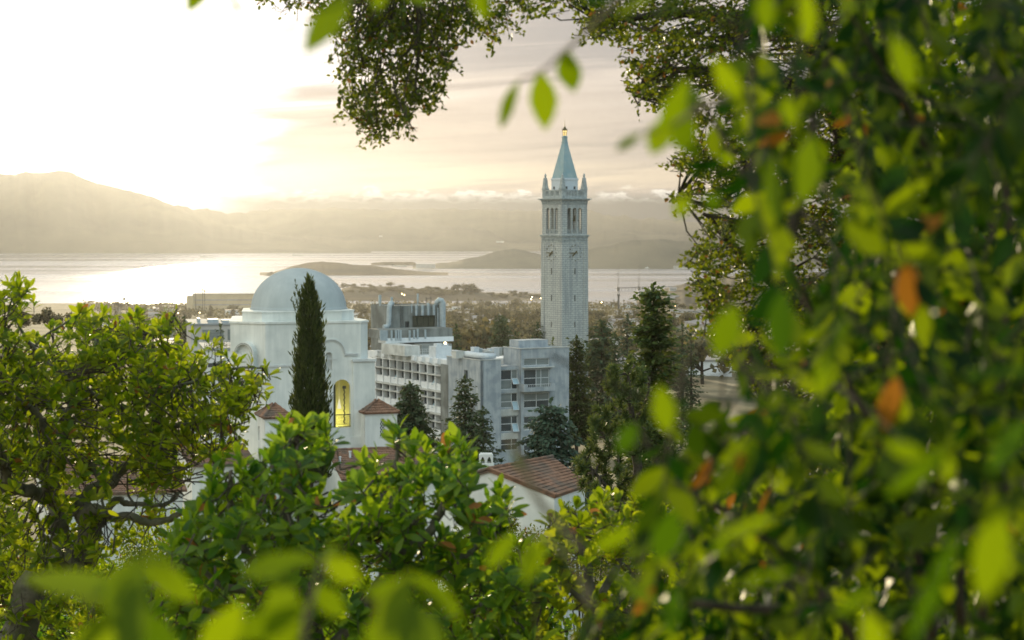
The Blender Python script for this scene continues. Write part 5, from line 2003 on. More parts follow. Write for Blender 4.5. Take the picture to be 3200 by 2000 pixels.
lv.build('foliage', M['oak'], OH)
tw.build('twigs', M['bark_dark'], OH)

OS = thing('oak_bough', 'small oak twig tip hanging into the top edge left of the large bough', 'branch', tuple(P(930, -60, 17.5)))
off = np.array(OS.location)
x, y = sample_poly([(820, -60), (1020, -60), (1010, 10), (960, 20), (925, 60), (905, 30), (860, 15), (840, 12), (820, 0)], 30)
cen = Pa(x, y, 17.5 + RNG.uniform(-.4, .4, 30))
lv, tw = Leaves(), MB()
oak_cluster(lv, tw, cen, off, nleaf=12, L=0.045, R_=0.09)
for i in range(14):
    e = cen[i]
    s_ = P(940 + RNG.normal(0, 20), -70, 17.5)
    tw.tube([q - off for q in smooth_path([s_, (s_ + e) / 2 + RNG.normal(0, .03, 3), e], 3)], 0.004, 4, cap=False)
for a in ([(905, 25), (880, 38), (862, 34)], [(930, 30), (928, 66)]):
    tw.tube([P(*q, 17.5) - off for q in a], 0.004, 4, cap=False)
lv.build('foliage', M['oak'], OS)
tw.build('twigs', M['bark_dark'], OS)

# right-hand oak
OR = thing('oak_tree', 'tall live oak with small dark leaves and sky holes right of the clock tower', 'tree', base_of(2750, 18))
off = np.array(OR.location)
polyO = [(1660, -60), (3260, -60), (3260, 1500), (2500, 1500), (2440, 1300), (2320, 1180), (2260, 1090), (2200, 1040), (2200, 930), (2150, 850), (2150, 780), (2200, 740), (2130, 660), (2080, 640), (2060, 620), (2110, 610), (2180, 560),
         (2120, 520), (2060, 490), (2130, 470), (2050, 340), (1985, 320), (1960, 300), (1980, 250), (1960, 190), (1985, 160), (1920, 130), (1900, 110), (1850, 130), (1810, 100), (1850, 40), (1780, 20), (1720, 50), (1690, 10)]


def prob_oak(x, y):
    p = np.ones_like(x)
    # a bay of open sky between the upper bough and the lower one, and ragged holes
    h = inpoly(x, y, [(1960, 330), (2120, 380), (2210, 420), (2150, 470), (2100, 520), (2000, 600), (1900, 420)])
    p = np.where(h, 0.05, p)
    for hx, hy, hr in ((2350, 140, 38), (2440, 200, 40), (2225, 330, 40), (2290, 210, 26), (2515, 620, 32), (2270, 650, 28), (2540, 800, 30), (2350, 880, 24), (2240, 380, 32), (2160, 60, 30), (2480, 60, 20), (2390, 480, 20)):
        p = np.where((x - hx) ** 2 + (y - hy) ** 2 < hr ** 2, 0.0, p)
    return p


n = 3400
x, y = sample_poly(polyO, n, prob_oak)
cen = Pa(x, y, 18 + RNG.uniform(-1.4, 2.2, n))
lv, tw = Leaves(), MB()
oak_cluster(lv, tw, cen, off, nleaf=22, L=0.052, R_=0.15, down=0.1)
# the crown goes on above and beside the picture
st_ = RNG.bit_generator.state
x2, y2 = sample_poly([(1500, -60), (3260, -60), (3260, 1500), (3500, 1560), (3900, 1250), (4150, 900), (4350, 450), (4200, 100), (4250, -250), (3800, -620), (3300, -800), (2800, -760), (2350, -900), (1900, -700), (1500, -640), (1150, -420), (850, -60)], 1900)
oak_cluster(lv, tw, Pa(x2, y2, 18 + RNG.uniform(-1.6, 3.0, len(x2))), off, nleaf=18, L=0.055, R_=0.20, down=0.1)
RNG.bit_generator.state = st_
tb = MB()
limbs = limb_set(tb, [([(2900, 2300, 1), (2850, 1700, 1), (2800, 1200, 1), (2780, 900, 1), (2700, 600, 1), (2600, 300, 1), (2500, 0, 1), (2450, -150, 1)], 0.30, 0.10),
                      ([(2800, 1200, 1), (2650, 1000, .8), (2450, 900, .6), (2300, 780, .4), (2200, 660, .2)], 0.12, 0.015),
                      ([(2450, 900, .6), (2350, 1000, .4), (2260, 960, .3), (2190, 900, .3)], 0.04, 0.01),
                      ([(2700, 600, 1), (2500, 450, .8), (2350, 520, .5), (2240, 640, .3), (2120, 610, 0)], 0.08, 0.01),
                      ([(2600, 300, 1), (2400, 250, .8), (2200, 220, .5), (2050, 230, .2), (1980, 300, 0)], 0.08, 0.01),
                      ([(2500, 0, 1), (2300, 60, .8), (2100, 40, .4), (1950, 60, 0), (1850, 60, 0)], 0.07, 0.01),
                      ([(2400, 250, .8), (2300, 130, .5), (2150, 110, .3)], 0.04, 0.01),
                      ([(2800, 1200, 1), (3000, 900, .6), (3200, 500, .3), (3500, 100, .3), (3800, -300, .3)], 0.15, 0.03),
                      ([(2850, 1700, 1), (2600, 1450, .6), (2400, 1250, .3), (2280, 1120, 0)], 0.09, 0.012)], 18.0, off)
for i in range(0, n, 4):
    d_ = np.linalg.norm(limbs - cen[i], axis=1)
    k_ = int(np.argmin(d_))
    if d_[k_] < 1.6:
        e = limbs[k_]
        m_ = (cen[i] + e) / 2 + RNG.normal(0, 0.06, 3)
        tw.tube([q - off for q in (cen[i], m_, e)], [0.004, 0.007, 0.012], 4, cap=False)
tb.build('trunk', M['bark_dark'], OR, smooth=True)
lv.build('foliage', M['oak'], OR)
tw.build('twigs', M['bark_dark'], OR)


# ------------------------------------------------------------------ near leaves, out of focus
def near_leaves(root, items, mat='near', stem_r=0.004):
    """items: (base px, base py, tip px, tip py, half width px, depth, depth change to the tip)"""
    of = np.array(root.location)
    lv_, tw_ = Leaves(), MB()
    for bx, by_, tx, ty, hw_, Y, dY in items:
        a, b = P(bx, by_, Y), P(tx, ty, Y + dY)
        d_ = b - a
        L_ = np.linalg.norm(d_)
        side = RNG.normal(0, 0.2, 3) + np.array([0, -1, 0.35])
        lv_.add(a[None], d_[None], side[None], L_, 0.85 * hw_ / F * Y, curl=RNG.uniform(0.0, 0.2), fold=0.18, tm=TM_BIG)
    return lv_, of


def sprig(label, base, stem, items, Y, cat='branch', r=(0.006, 0.002)):
    o_ = thing('leafy_branch', label, cat, tuple(P(*base, Y)))
    lv_, of = near_leaves(o_, items)
    lv_.build('foliage', M['near_lit'], o_)
    s_ = MB()
    for st in stem:
        pp = smooth_path([P(a[0], a[1], Y + (a[2] if len(a) > 2 else 0)) - of for a in st], 4)
        s_.tube(pp, list(np.linspace(r[0], r[1], len(pp))), 6)
    s_.build('stem', M['bark_pale'], o_)
    return o_


sprig('blurred drooping sprig of three leaves hanging over the spire of the tower', (1850, -40), [[(1990, -60), (1890, 40), (1800, 130), (1760, 165), (1690, 225), (1620, 250)]],
      [(1768, 152, 1788, 295, 50, 3.4, 0.02), (1688, 220, 1708, 402, 54, 3.4, -0.03), (1624, 250, 1545, 410, 30, 3.4, 0.05), (1752, 158, 1770, 215, 24, 3.4, 0.05)], 3.4)
sprig('blurred pair of leaf tips poking into the white sky at the top left', (660, -80), [[(600, -200), (650, -90), (690, -60), (760, -80)]],
      [(650, -85, 585, 45, 40, 3.3, 0), (715, -80, 728, 45, 40, 3.3, 0.1), (690, -60, 680, -160, 36, 3.3, 0.2), (760, -80, 800, -5, 26, 3.4, 0)], 3.3)
sprig('large blurred green leaf and narrow leaf in front of the hanging bough', (1100, -70), [[(1250, -160), (1180, -60), (1100, -10), (1000, 40), (935, 55)]],
      [(1090, -20, 952, 165, 55, 3.0, -.1), (940, 55, 845, 135, 14, 3.2, 0.2), (1180, -60, 1180, 30, 40, 3.1, 0), (1140, -40, 1040, 70, 36, 3.3, .3), (1250, -80, 1330, 40, 44, 3.2, .1), (1480, -40, 1530, 50, 40, 3.2, 0), (1520, -60, 1500, 60, 30, 3.3, 0)], 3.1)
sprig('blurred narrow leaf and dark round leaf reaching left from the shrub beside the tower', (2200, 300), [[(2300, 300), (2200, 330), (2100, 390), (2000, 420)]],
      [(2010, 410, 1900, 490, 20, 3.0, 0.1), (2090, 370, 2030, 480, 52, 3.0, 0), (2150, 330, 2120, 480, 56, 3.0, 0.1), (2200, 300, 2080, 330, 50, 3.05, .1)], 3.0)
# bottom edge sprigs
sprig('blurred yellow-green shoot with drooping leaves at the bottom left corner', (420, 2120), [[(440, 2200), (430, 2000), (420, 1800), (440, 1740)]],
      [(440, 1735, 330, 1900, 60, 2.5, -.1), (440, 1735, 560, 1790, 55, 2.5, 0.1), (430, 1760, 250, 1850, 55, 2.5, .1), (425, 1800, 380, 2030, 75, 2.45, 0), (440, 1740, 380, 2080, 60, 2.4, -.2), (450, 1760, 620, 1880, 50, 2.5, 0), (420, 1830, 200, 1860, 60, 2.6, .2),
       (420, 1850, 60, 1800, 60, 2.6, 0.2), (430, 1900, 560, 2080, 60, 2.5, 0), (420, 1900, 200, 2080, 70, 2.5, 0)], 2.5)
sprig('blurred shoot with one bright upright leaf at the bottom below the cypress', (880, 2120), [[(960, 2200), (950, 2000), (980, 1850), (1020, 1730)]],
      [(880, 2080, 880, 1790, 78, 2.6, 0), (1010, 1740, 1130, 1820, 50, 2.6, 0), (990, 1760, 830, 1750, 46, 2.65, .1), (1000, 1745, 720, 1790, 52, 2.6, .1), (980, 1830, 1080, 1930, 46, 2.7, 0), (970, 1880, 660, 2050, 60, 2.5, .1), (760, 1880, 620, 2080, 64, 2.5, 0), (1020, 1730, 1080, 1690, 26, 2.6, 0.1)], 2.6)
sprig('blurred shoot with arching leaves at the bottom below the magnolia', (1270, 2120), [[(1260, 2200), (1265, 2000), (1270, 1880), (1275, 1800)]],
      [(1275, 1790, 1480, 1940, 46, 2.5, .1), (1275, 1790, 1180, 2010, 60, 2.5, -.1), (1275, 1800, 1130, 1880, 40, 2.5, .1), (1280, 1880, 1340, 2080, 90, 2.4, -.1), (1265, 1900, 1140, 2080, 80, 2.5, 0), (1270, 1800, 1360, 1780, 30, 2.55, 0.2)], 2.5)
sprig('blurred narrow drooping leaves at the bottom below the gabled house', (1600, 1600), [[(1850, 1900), (1790, 1760), (1700, 1680), (1620, 1660)]],
      [(1612, 1664, 1515, 1785, 34, 2.9, 0), (1680, 1670, 1600, 1800, 24, 2.9, .1), (1700, 1680, 1640, 1830, 30, 2.9, 0)], 2.9)
sprig('blurred brown and pale stub of a twig in front of the cedar', (1640, 1560), [[(1820, 1720), (1680, 1560), (1640, 1460), (1590, 1370)]],
      [(1640, 1460, 1590, 1370, 16, 2.9, 0), (1645, 1480, 1600, 1400, 18, 2.9, .1)], 2.9, r=(0.006, 0.006))

# big shrub on the right
SH = thing('broadleaf_shrub', 'big out-of-focus shrub of yellow-green leaves filling the right side', 'shrub', (0.9, 4.0, float(gz(0.9, 4.0))))
off = np.array(SH.location)
polyS = [(2040, 300), (2160, 230), (2020, 120), (1960, 40), (1980, -80), (3300, -80), (3300, 2080), (1600, 2080), (1640, 1900), (1720, 1850), (1840, 1720), (1860, 1640), (1980, 1600), (1920, 1480), (1860, 1420), (1960, 1250), (1990, 1120), (2130, 1090), (2180, 980),
         (2220, 960), (2280, 900), (2420, 800), (2360, 640), (2180, 600), (2080, 640), (2060, 600), (2170, 540), (2140, 470)]
lv = Leaves()
tw = MB()


def fill(n, poly, y0, y1, L0, L1, prob=None, droop=0.75, per=8):
    """sprays: a drooping twig with leaves set alternately along it"""
    ns = n // per
    x, y = sample_poly(poly, ns, prob)
    x = x + np.where(x < 2300, 70, 0)
    root_ = Pa(x, y, RNG.uniform(y0, y1, ns))
    d = unit(np.stack([RNG.normal(0.05, 0.5, ns), RNG.normal(0, 0.5, ns), RNG.normal(-droop * .6, 0.5, ns)], -1))
    side = unit(np.cross(d, RNG.normal(0, 1, (ns, 3)) + np.array([0, -.6, 0.2])))
    nrm = np.cross(side, d)
    ln = RNG.uniform(0.12, 0.26, ns)
    for j in range(per):
        t = (j + 0.6) / per
        sgn = 1 if j % 2 else -1
        p = root_ + d * (t * ln)[:, None] + np.array([0, 0, -1.0]) * (t * t * ln * 0.25)[:, None]
        ax = d * 0.75 + side * (sgn * (1.0 - 0.55 * t)) + np.array([0, 0, -0.35]) + RNG.normal(0, 0.25, (ns, 3))
        l_ = RNG.uniform(L0, L1, ns) * (1.05 - 0.4 * abs(t - 0.5))
        lv.add(p, ax, nrm + RNG.normal(0, .35, (ns, 3)), l_, l_ * RNG.uniform(0.17, 0.25, ns), curl=RNG.uniform(0, 0.3, ns), fold=0.28, tm=TM_BIG)
    for i in range(ns if y0 < 5 else 0):
        e = root_[i] + d[i] * ln[i] - np.array([0, 0, ln[i] * .25])
        b_ = root_[i] - d[i] * ln[i] * 0.9 + RNG.normal(0, .03, 3)
        tw.tube([q - off for q in smooth_path([b_, root_[i], root_[i] + d[i] * ln[i] * .5 - np.array([0, 0, ln[i] * .06]), e], 3)], list(np.linspace(0.0035, 0.0012, 10)), 5, cap=False)
    return root_


pr_front = lambda x, y: np.where(x < 2700, 0.75, 0.9)
pA = fill(520, polyS, 3.2, 4.8, 0.06, 0.115, pr_front)
polyDeep = [(2250, -80), (3300, -80), (3300, 2080), (1750, 2080), (1950, 1750), (2050, 1450), (2150, 1200), (2300, 1050), (2500, 900), (2560, 700), (2400, 560), (2300, 400), (2350, 200)]
pB = fill(1500, polyDeep, 4.2, 7.0, 0.06, 0.11)
pC = fill(8500, [(2650, -80), (3350, -80), (3350, 2080), (2000, 2080), (2200, 1500), (2450, 1200), (2650, 900)], 5.5, 11.0, 0.07, 0.12)
st_ = RNG.bit_generator.state
fill(2600, [(3320, -300), (3700, -500), (4300, -200), (4450, 600), (4300, 1500), (4000, 2300), (3320, 2300)], 5.0, 11.0, 0.07, 0.12)
RNG.bit_generator.state = st_
# leaves that stand out, placed as they hang
hero = [(2390, -40, 2395, 100, 44, 2.8, 0), (2510, -40, 2540, 130, 48, 2.8, 0), (2620, -60, 2660, 60, 46, 2.8, 0), (2420, 470, 2400, 690, 60, 2.8, 0), (2540, 420, 2500, 640, 70, 2.7, 0), (2150, 240, 2060, 430, 50, 2.9, 0),
        (2230, 180, 2320, 330, 46, 2.9, 0), (2460, 300, 2480, 400, 44, 2.8, 0), (2220, 600, 2240, 660, 45, 3.0, 0), (2150, 610, 2110, 680, 36, 2.9, 0), (2300, 950, 2240, 1120, 66, 2.7, 0), (2450, 900, 2430, 1130, 70, 2.8, 0),
        (2060, 1200, 2090, 1360, 52, 2.8, 0), (1990, 1320, 1930, 1420, 44, 2.8, 0), (1985, 1640, 1850, 1730, 42, 2.7, 0), (2110, 1590, 2060, 1760, 70, 2.7, 0), (2260, 1680, 2240, 1740, 46, 2.6, 0), (2760, 1380, 2900, 1440, 46, 2.3, 0),
        (2950, 1400, 2780, 1560, 54, 2.3, 0), (2960, 1420, 2960, 1520, 60, 2.4, 0), (3000, 1640, 2840, 2050, 46, 2.1, 0), (3120, 1560, 3080, 1900, 90, 2.1, 0), (2740, 1830, 2560, 1960, 34, 2.2, 0), (2560, 1200, 2640, 980, 26, 2.6, 0),
        (3000, 1180, 3260, 1140, 60, 2.4, 0), (3220, 1300, 3080, 1480, 56, 2.3, 0), (2120, 1830, 2080, 2000, 46, 2.5, 0), (1900, 1780, 2040, 1900, 50, 2.5, .1), (2280, 1830, 2480, 1790, 30, 2.4, 0), (2790, 110, 2860, 280, 50, 2.6, 0),
        (2600, 1060, 2560, 1250, 44, 2.7, 0), (2440, 1620, 2220, 1680, 30, 2.5, 0), (2700, 1900, 2760, 2080, 60, 2.2, 0)]
lh = Leaves()
for bx, by_, tx, ty, hw_, Y, dY in hero:
    a, b = P(bx, by_, Y), P(tx, ty, Y + dY)
    d_ = b - a
    lh.add(a[None], d_[None], (RNG.normal(0, 0.5, 3) + np.array([0, -1, 0.4]))[None], np.linalg.norm(d_), 0.74 * hw_ / F * Y, curl=0.12, fold=0.18, tm=TM_BIG)
# unseen leaves added beside and over the viewpoint to shade the shrub
for cnt, x0, x1, y0, y1, z0, z1, sl_ in ((15000, -1.2, 7.5, -3.5, 10.0, 181.6, 185.5, 0.16), (7000, 2.6, 7.5, -3.5, 5.0, 177.0, 183.0, 0.0)):
    p = np.stack([RNG.uniform(x0, x1, cnt), RNG.uniform(y0, y1, cnt), RNG.uniform(z0, z1, cnt)], -1)
    p[:, 2] += sl_ * np.maximum(p[:, 1], 0)
    d = unit(RNG.normal(0, 0.7, (cnt, 3)) + np.array([0, 0, -.6]))
    l_ = RNG.uniform(.10, .17, cnt)
    lv.add(p, d, unit(RNG.normal(0, .7, (cnt, 3)) + np.array([0, 0, .7])), l_, l_ * .25, curl=.15, fold=.25, tm=TM_OAK)
lv.build('foliage', M['near'], SH)
lh.build('lit_leaves', M['near_lit'], SH)  # front leaves in the brighter, backlit-toned copy
stems = [[(2950, 2300, .6), (2900, 1900, .5), (2800, 1500, .4), (2600, 1100, .2), (2450, 800, 0), (2300, 500, 0), (2150, 250, 0)], [(3000, 2300, .6), (3000, 1700, .5), (2980, 1000, .5), (2900, 500, .4), (2750, 200, .2), (2600, -50, 0)],
         [(2850, 2300, .4), (2600, 1900, .2), (2350, 1650, 0), (2100, 1500, 0), (1990, 1320, 0)], [(3050, 2200, .4), (3100, 1500, .3), (3150, 800, .3), (3120, 200, .3), (3050, -100, .3)], [(2600, 1900, .2), (2300, 1900, 0), (2000, 1850, 0), (1880, 1780, 0)],
         [(2900, 1900, .3), (2960, 1700, .1), (3010, 1560, 0), (3060, 1400, 0)], [(2450, 800, 0), (2520, 560, 0), (2550, 300, 0), (2600, 150, 0)]]
for st in stems:
    pp = smooth_path([P(a[0], a[1], 4.6 + a[2] * 3) - off for a in st], 5)
    tw.tube(pp, list(np.linspace(0.016, 0.004, len(pp))), 6)
tw.build('stems', M['bark_dark'], SH)


# ------------------------------------------------------------------ conifers
def conifer_parts(h, r, whorls, seed, droop=0.35, leaf=0.3, dens=14, shape=0.9, bare=0.08, up=0.0, flat=0.5, jitter=0.3, lw=0.3):
    """tapered trunk, whorls of drooping limbs set with needle sprays; returns (trunk builder, Leaves)"""
    rg = np.random.default_rng(seed)
    tb_ = MB()
    tb_.tube([(0, 0, 0), (0.02 * h * 0.2, 0, h * 0.4), (0, 0.01 * h * 0.2, h * 0.75), (0, 0, h)], [h * 0.016, h * 0.012, h * 0.006, h * 0.001], 8)
    L_ = Leaves()
    ps, ds, us, ls = [], [], [], []
    for w in range(whorls):
        f = bare + (1 - bare) * (w + rg.uniform(-.3, .3)) / whorls
        f = min(max(f, bare), 0.995)
        z0 = h * f
        Lb = r * (1 - f) ** shape * rg.uniform(1 - jitter, 1 + jitter) + r * 0.04
        nb = max(3, int(rg.integers(4, 8)))
        a0 = rg.uniform(0, 6.28)
        for b in range(nb):
            a = a0 + 6.283 * b / nb + rg.normal(0, 0.2)
            lb = Lb * rg.uniform(0.65, 1.15)
            m = max(3, int(lb / leaf * dens / 4))
            t = rg.uniform(0.08, 1, m) ** 0.8
            zz = z0 + lb * (up * t - droop * t ** 1.6)
            x_, y_ = np.cos(a) * lb * t, np.sin(a) * lb * t
            spread = leaf * 0.9 * (0.3 + 0.9 * (1 - np.abs(t - 0.55)))
            p = np.stack([x_ + rg.normal(0, 1, m) * spread * 0.6, y_ + rg.normal(0, 1, m) * spread * 0.6, zz + rg.normal(0, 1, m) * spread * (1 - flat) * 0.5], -1)
            d = np.stack([np.cos(a) + rg.normal(0, .7, m), np.sin(a) + rg.normal(0, .7, m), rg.normal(-droop * 0.7, .35, m)], -1)
            ps.append(p)
            ds.append(d)
            us.append(np.stack([rg.normal(0, .5, m), rg.normal(0, .5, m), np.ones(m)], -1))
            ls.append(leaf * rg.uniform(0.6, 1.3, m))
            tb_.tube([(0, 0, z0), (np.cos(a) * lb * .5, np.sin(a) * lb * .5, z0 + lb * (up * .5 - droop * .33)), (np.cos(a) * lb * .95, np.sin(a) * lb * .95, z0 + lb * (up * .95 - droop * .92))],
                     [max(0.02, lb * 0.016), lb * 0.01, lb * 0.003], 4, cap=False)
    m = 10
    ps.append(np.stack([rg.normal(0, leaf * .1, m), rg.normal(0, leaf * .1, m), h - rg.uniform(0, leaf * 2.0, m)], -1))
    ds.append(np.stack([rg.normal(0, .4, m), rg.normal(0, .4, m), np.ones(m)], -1))
    us.append(rg.normal(0, 1, (m, 3)))
    ls.append(np.full(m, leaf))
    ls = np.concatenate(ls)
    L_.add(np.concatenate(ps), np.concatenate(ds), np.concatenate(us), ls, ls * lw, curl=0.15, fold=0.15, tm=TM_NEEDLE)
    return tb_, L_


def conifer(name, label, px, py_top, Y, rpx, mat='conifer', seed=1, rot=0.0, **kw):
    top = P(px, py_top, Y)
    zg = float(gz(top[0], Y))
    h = top[2] - zg
    o_ = thing(name, label, 'tree', (top[0], Y, zg), rot)
    tb_, L_ = conifer_parts(h, rpx / F * Y, seed=seed, **kw)
    tb_.build('trunk', M['bark_dark'], o_)
    link('crown', L_.mesh('crown', (0, 0, 0)), M[mat], o_)
    return o_


conifer('redwood_tree', 'dense dark redwood before the sunshade grid between the domed building and the stair block', 1283, 1196, 255, 150, seed=3, whorls=46, droop=0.30, leaf=0.62, dens=50, shape=0.7, jitter=.25)
conifer('redwood_tree', 'tall open-layered redwood in front of the concrete stair block', 1453, 1176, 250, 150, seed=4, whorls=34, droop=0.22, leaf=0.55, dens=44, shape=0.85, jitter=.4)
conifer('redwood_tree', 'smaller slender redwood touching the tall open-layered one on its right', 1510, 1272, 246, 110, seed=5, whorls=24, droop=0.22, leaf=0.5, dens=40, shape=0.85, jitter=.4)
conifer('cedar_tree', 'wide blue-green cedar with flat drooping tiers before the front block windows', 1722, 1250, 215, 235, mat='cedar', seed=6, whorls=26, droop=0.42, leaf=0.62, dens=56, shape=0.62, jitter=.25, flat=0.85, lw=0.34)
conifer('conical_conifer', 'narrow dense conical tree at the right end of the concrete building', 1802, 1054, 400, 62, mat='cypress', seed=7, whorls=44, droop=0.05, leaf=0.9, dens=36, shape=0.62, up=.3, jitter=.12)
conifer('redwood_tree', 'broad hazy redwood right behind the narrow conical tree', 1880, 1000, 460, 110, seed=8, whorls=34, droop=0.2, leaf=1.1, dens=26, shape=0.6, jitter=.3)
conifer('pine_tree', 'tall dark pine with ragged tip standing against the water right of the tower', 2042, 893, 120, 145, mat='pine', seed=9, whorls=60, droop=-0.05, leaf=0.42, dens=60, shape=0.5, up=.35, jitter=.3)
conifer('pine_tree', 'small spiky pine beside the foot of the clock tower behind the front block roof', 1727, 1058, 520, 26, mat='pine', seed=10, whorls=14, droop=0.1, leaf=0.9, dens=18, shape=.6, jitter=.4)
for i, (px, py, Y, r_, lab) in enumerate([
        (1570, 990, 700, 62, 'open-limbed pine with gaps behind the roof units of the concrete building'),
        (1559, 984, 900, 55, 'dense pointed redwood left of the open-limbed pine'),
        (1426, 1020, 560, 30, 'dark narrow fir right beside the plant tower'),
        (1680, 1012, 640, 46, 'ragged fir leaning at the left edge of the clock tower'),
        (1611, 1036, 620, 22, 'little fir between the open-limbed pine and the clock tower'),
        (1960, 985, 560, 40, 'hazy fir left of the tall dark pine'),
        (2132, 1008, 420, 48, 'dark fir just right of the tall dark pine'),
        (1922, 1040, 430, 60, 'bushy dark fir in front of the hazy redwood by the tower foot'),
        (2160, 1030, 380, 50, 'lower dark fir partly hidden by the shrub right of the pine'),
        (690, 1015, 320, 34, 'thin dark fir before the pale low buildings left of the dome'),
        (575, 990, 480, 30, 'faint brown fir left of the flat-roofed office')]):
    conifer('fir_tree', lab, px, py, Y, r_, seed=30 + i, whorls=26, droop=0.15, leaf=1.0 * Y / 560, dens=22, shape=0.65, jitter=.4)

# cypress before the dome
CYY = 118.0
top = P(967, 872, CYY)
zg = float(gz(top[0], CYY))
hC = top[2] - zg
CYP = thing('cypress_tree', 'tall dark columnar cypress with spiky top before the dome', 'tree', (top[0], CYY, zg))
rg = np.random.default_rng(12)
m = 15000
prof_py = np.array([872, 915, 960, 1010, 1080, 1150, 1220, 1300, 1380, 1500])
prof_hw = np.array([3, 15, 28, 35, 40, 44, 48, 51, 53, 52])
zpr = np.array([zpx(q, CYY) - zg for q in prof_py])[::-1]
z = hC - (hC - max(0.5, zpr[0])) * rg.uniform(0, 1, m) ** 0.6
rmax = np.interp(z, zpr, prof_hw[::-1]) / F * CYY
a = rg.uniform(0, 6.283, m)
lump = 1 + 0.20 * np.sin(a * 5 + z * 1.3) + 0.16 * np.sin(a * 9 - z * 2.9) + 0.10 * np.sin(a * 17 + z * 6.1)
rr_ = rmax * lump * np.sqrt(rg.uniform(0.12, 1, m))
p = np.stack([np.cos(a) * rr_, np.sin(a) * rr_, z], -1)
d = np.stack([np.cos(a) * 0.35 + rg.normal(0, .22, m), np.sin(a) * 0.35 + rg.normal(0, .22, m), np.ones(m)], -1)
lv = Leaves()
l_ = rg.uniform(0.16, 0.55, m)
lv.add(p, d, rg.normal(0, 1, (m, 3)), l_, l_ * 0.13, curl=rg.uniform(-.2, .2, m), fold=0.2, tm=TM_NEEDLE)
# leaders that stick out of the top
for px_, py_ in ((924, 875), (933, 905), (944, 895), (957, 873), (968, 900), (978, 895), (985, 925), (915, 920), (992, 948), (950, 890), (910, 935)):
    b = np.array([(P(px_, py_, CYY) - np.array(CYP.location))])[0]
    b[1] += rg.normal(0, .3)
    mm = 70
    t = rg.uniform(0, 1, mm)
    root_ = np.array([b[0] * 0.55, b[1] * .5, b[2] - 1.6])
    pp = root_ + (b - root_) * t[:, None] + rg.normal(0, 0.035, (mm, 3)) * (1.3 - t)[:, None]
    dd = np.stack([rg.normal(0, .3, mm), rg.normal(0, .3, mm), np.ones(mm)], -1)
    ll = rg.uniform(0.12, 0.26, mm)
    lv.add(pp, dd, rg.normal(0, 1, (mm, 3)), ll, ll * 0.16, curl=0.0, fold=.2, tm=TM_NEEDLE)
link('crown', lv.mesh('crown'), M['cypress'], CYP)
MB().tube([(0, 0, 0), (0, 0, hC * 0.5), (0, 0, hC * 0.93)], [0.3, 0.2, 0.03], 8).build('trunk', M['bark_dark'], CYP)


# tufted pine boughs at the right of the cedar
def tuft_pine(label, base, Y, limbs_lines, tufts, tl=0.11, seed=3):
    o_ = thing('pine_tree', label, 'tree', base_of(base, Y))
    of = np.array(o_.location)
    tb_ = MB()
    lm = limb_set(tb_, limbs_lines, Y, of)
    L_ = Leaves()
    rg = np.random.default_rng(seed)
    for px_, py_, ln, ang, wd_ in tufts:
        # a bottle-brush shoot: needles all round a short stem
        Yt = Y + rg.uniform(-1.4, 1.4)
        c0 = P(px_, py_, Yt)
        axv = np.array([math.cos(R(ang)), rg.normal(0, .3), math.sin(R(ang))])
        axv /= np.linalg.norm(axv)
        Lm = ln / F * Yt
        mm = int(150)
        t = rg.uniform(-0.5, 0.5, mm)
        p = c0 + axv * (t * Lm)[:, None]
        d = unit(rg.normal(0, 1, (mm, 3))) + axv * 0.55
        l_ = wd_ / F * Yt * rg.uniform(0.7, 1.2, mm)
        L_.add(p, d, rg.normal(0, 1, (mm, 3)), l_, l_ * 0.075, curl=0.05, fold=0.1, tm=TM_NEEDLE)
        k_ = int(np.argmin(np.linalg.norm(lm - c0, axis=1)))
        tb_.tube([c0 - of, (c0 + lm[k_]) / 2 - of + rg.normal(0, .1, 3), lm[k_] - of], [0.02, 0.03, 0.05], 5, cap=False)
    tb_.build('trunk', M['bark_dark'], o_)
    L_.build('crown', M['pine'], o_)


rg2 = random.Random(9)
tf = []
for px_, py_ in ((1960, 1150), (1930, 1170), (1980, 1180), (1920, 1215), (1955, 1230), (1990, 1240), (1935, 1260), (1900, 1300), (1875, 1320), (1855, 1330), (1890, 1350), (1860, 1370), (1925, 1330), (1960, 1310), (1990, 1330), (2020, 1290),
                 (1845, 1400), (1870, 1420), (1905, 1400), (1880, 1450), (1830, 1440), (1815, 1470), (1850, 1480), (1900, 1480), (1930, 1450), (1960, 1400), (1950, 1500), (1985, 1460), (2010, 1400), (2030, 1350), (1905, 1520), (1870, 1530), (2000, 1520),
                 (2040, 1480), (1960, 1545), (2060, 1420), (2030, 1240), (2010, 1180), (2060, 1300), (2080, 1480), (2100, 1400), (2120, 1500), (1840, 1505), (1925, 1555), (2020, 1560), (2070, 1550)):
    tf.append((px_ + rg2.uniform(-6, 6), py_, rg2.uniform(40, 60), rg2.uniform(50, 130), 24))
    tf.append((px_ + rg2.uniform(-25, 25), py_ + rg2.uniform(-15, 25), rg2.uniform(34, 50), rg2.uniform(40, 140), 22))
tuft_pine('pine with upright bottle-brush shoots between the cedar and the right shrub', 2010, 62,
          [([(2030, 1900), (2020, 1700), (2000, 1550), (1990, 1400), (1970, 1280), (1960, 1170)], 0.28, 0.04), ([(2010, 1650), (1930, 1560), (1860, 1480), (1830, 1440)], 0.1, 0.03), ([(1990, 1420), (1920, 1400), (1870, 1340)], 0.08, 0.03),
           ([(2010, 1600), (2060, 1480), (2080, 1380)], 0.08, 0.03), ([(1980, 1330), (2020, 1250), (2030, 1190)], 0.06, 0.03)], tf)
# dark bushy mass under and behind them
conifer('shade_tree', 'dark shade tree filling the gap behind the bottle-brush pine', 2080, 1480, 75, 260, seed=50, whorls=16, droop=0.3, leaf=0.4, dens=30, shape=0.4, jitter=.4)


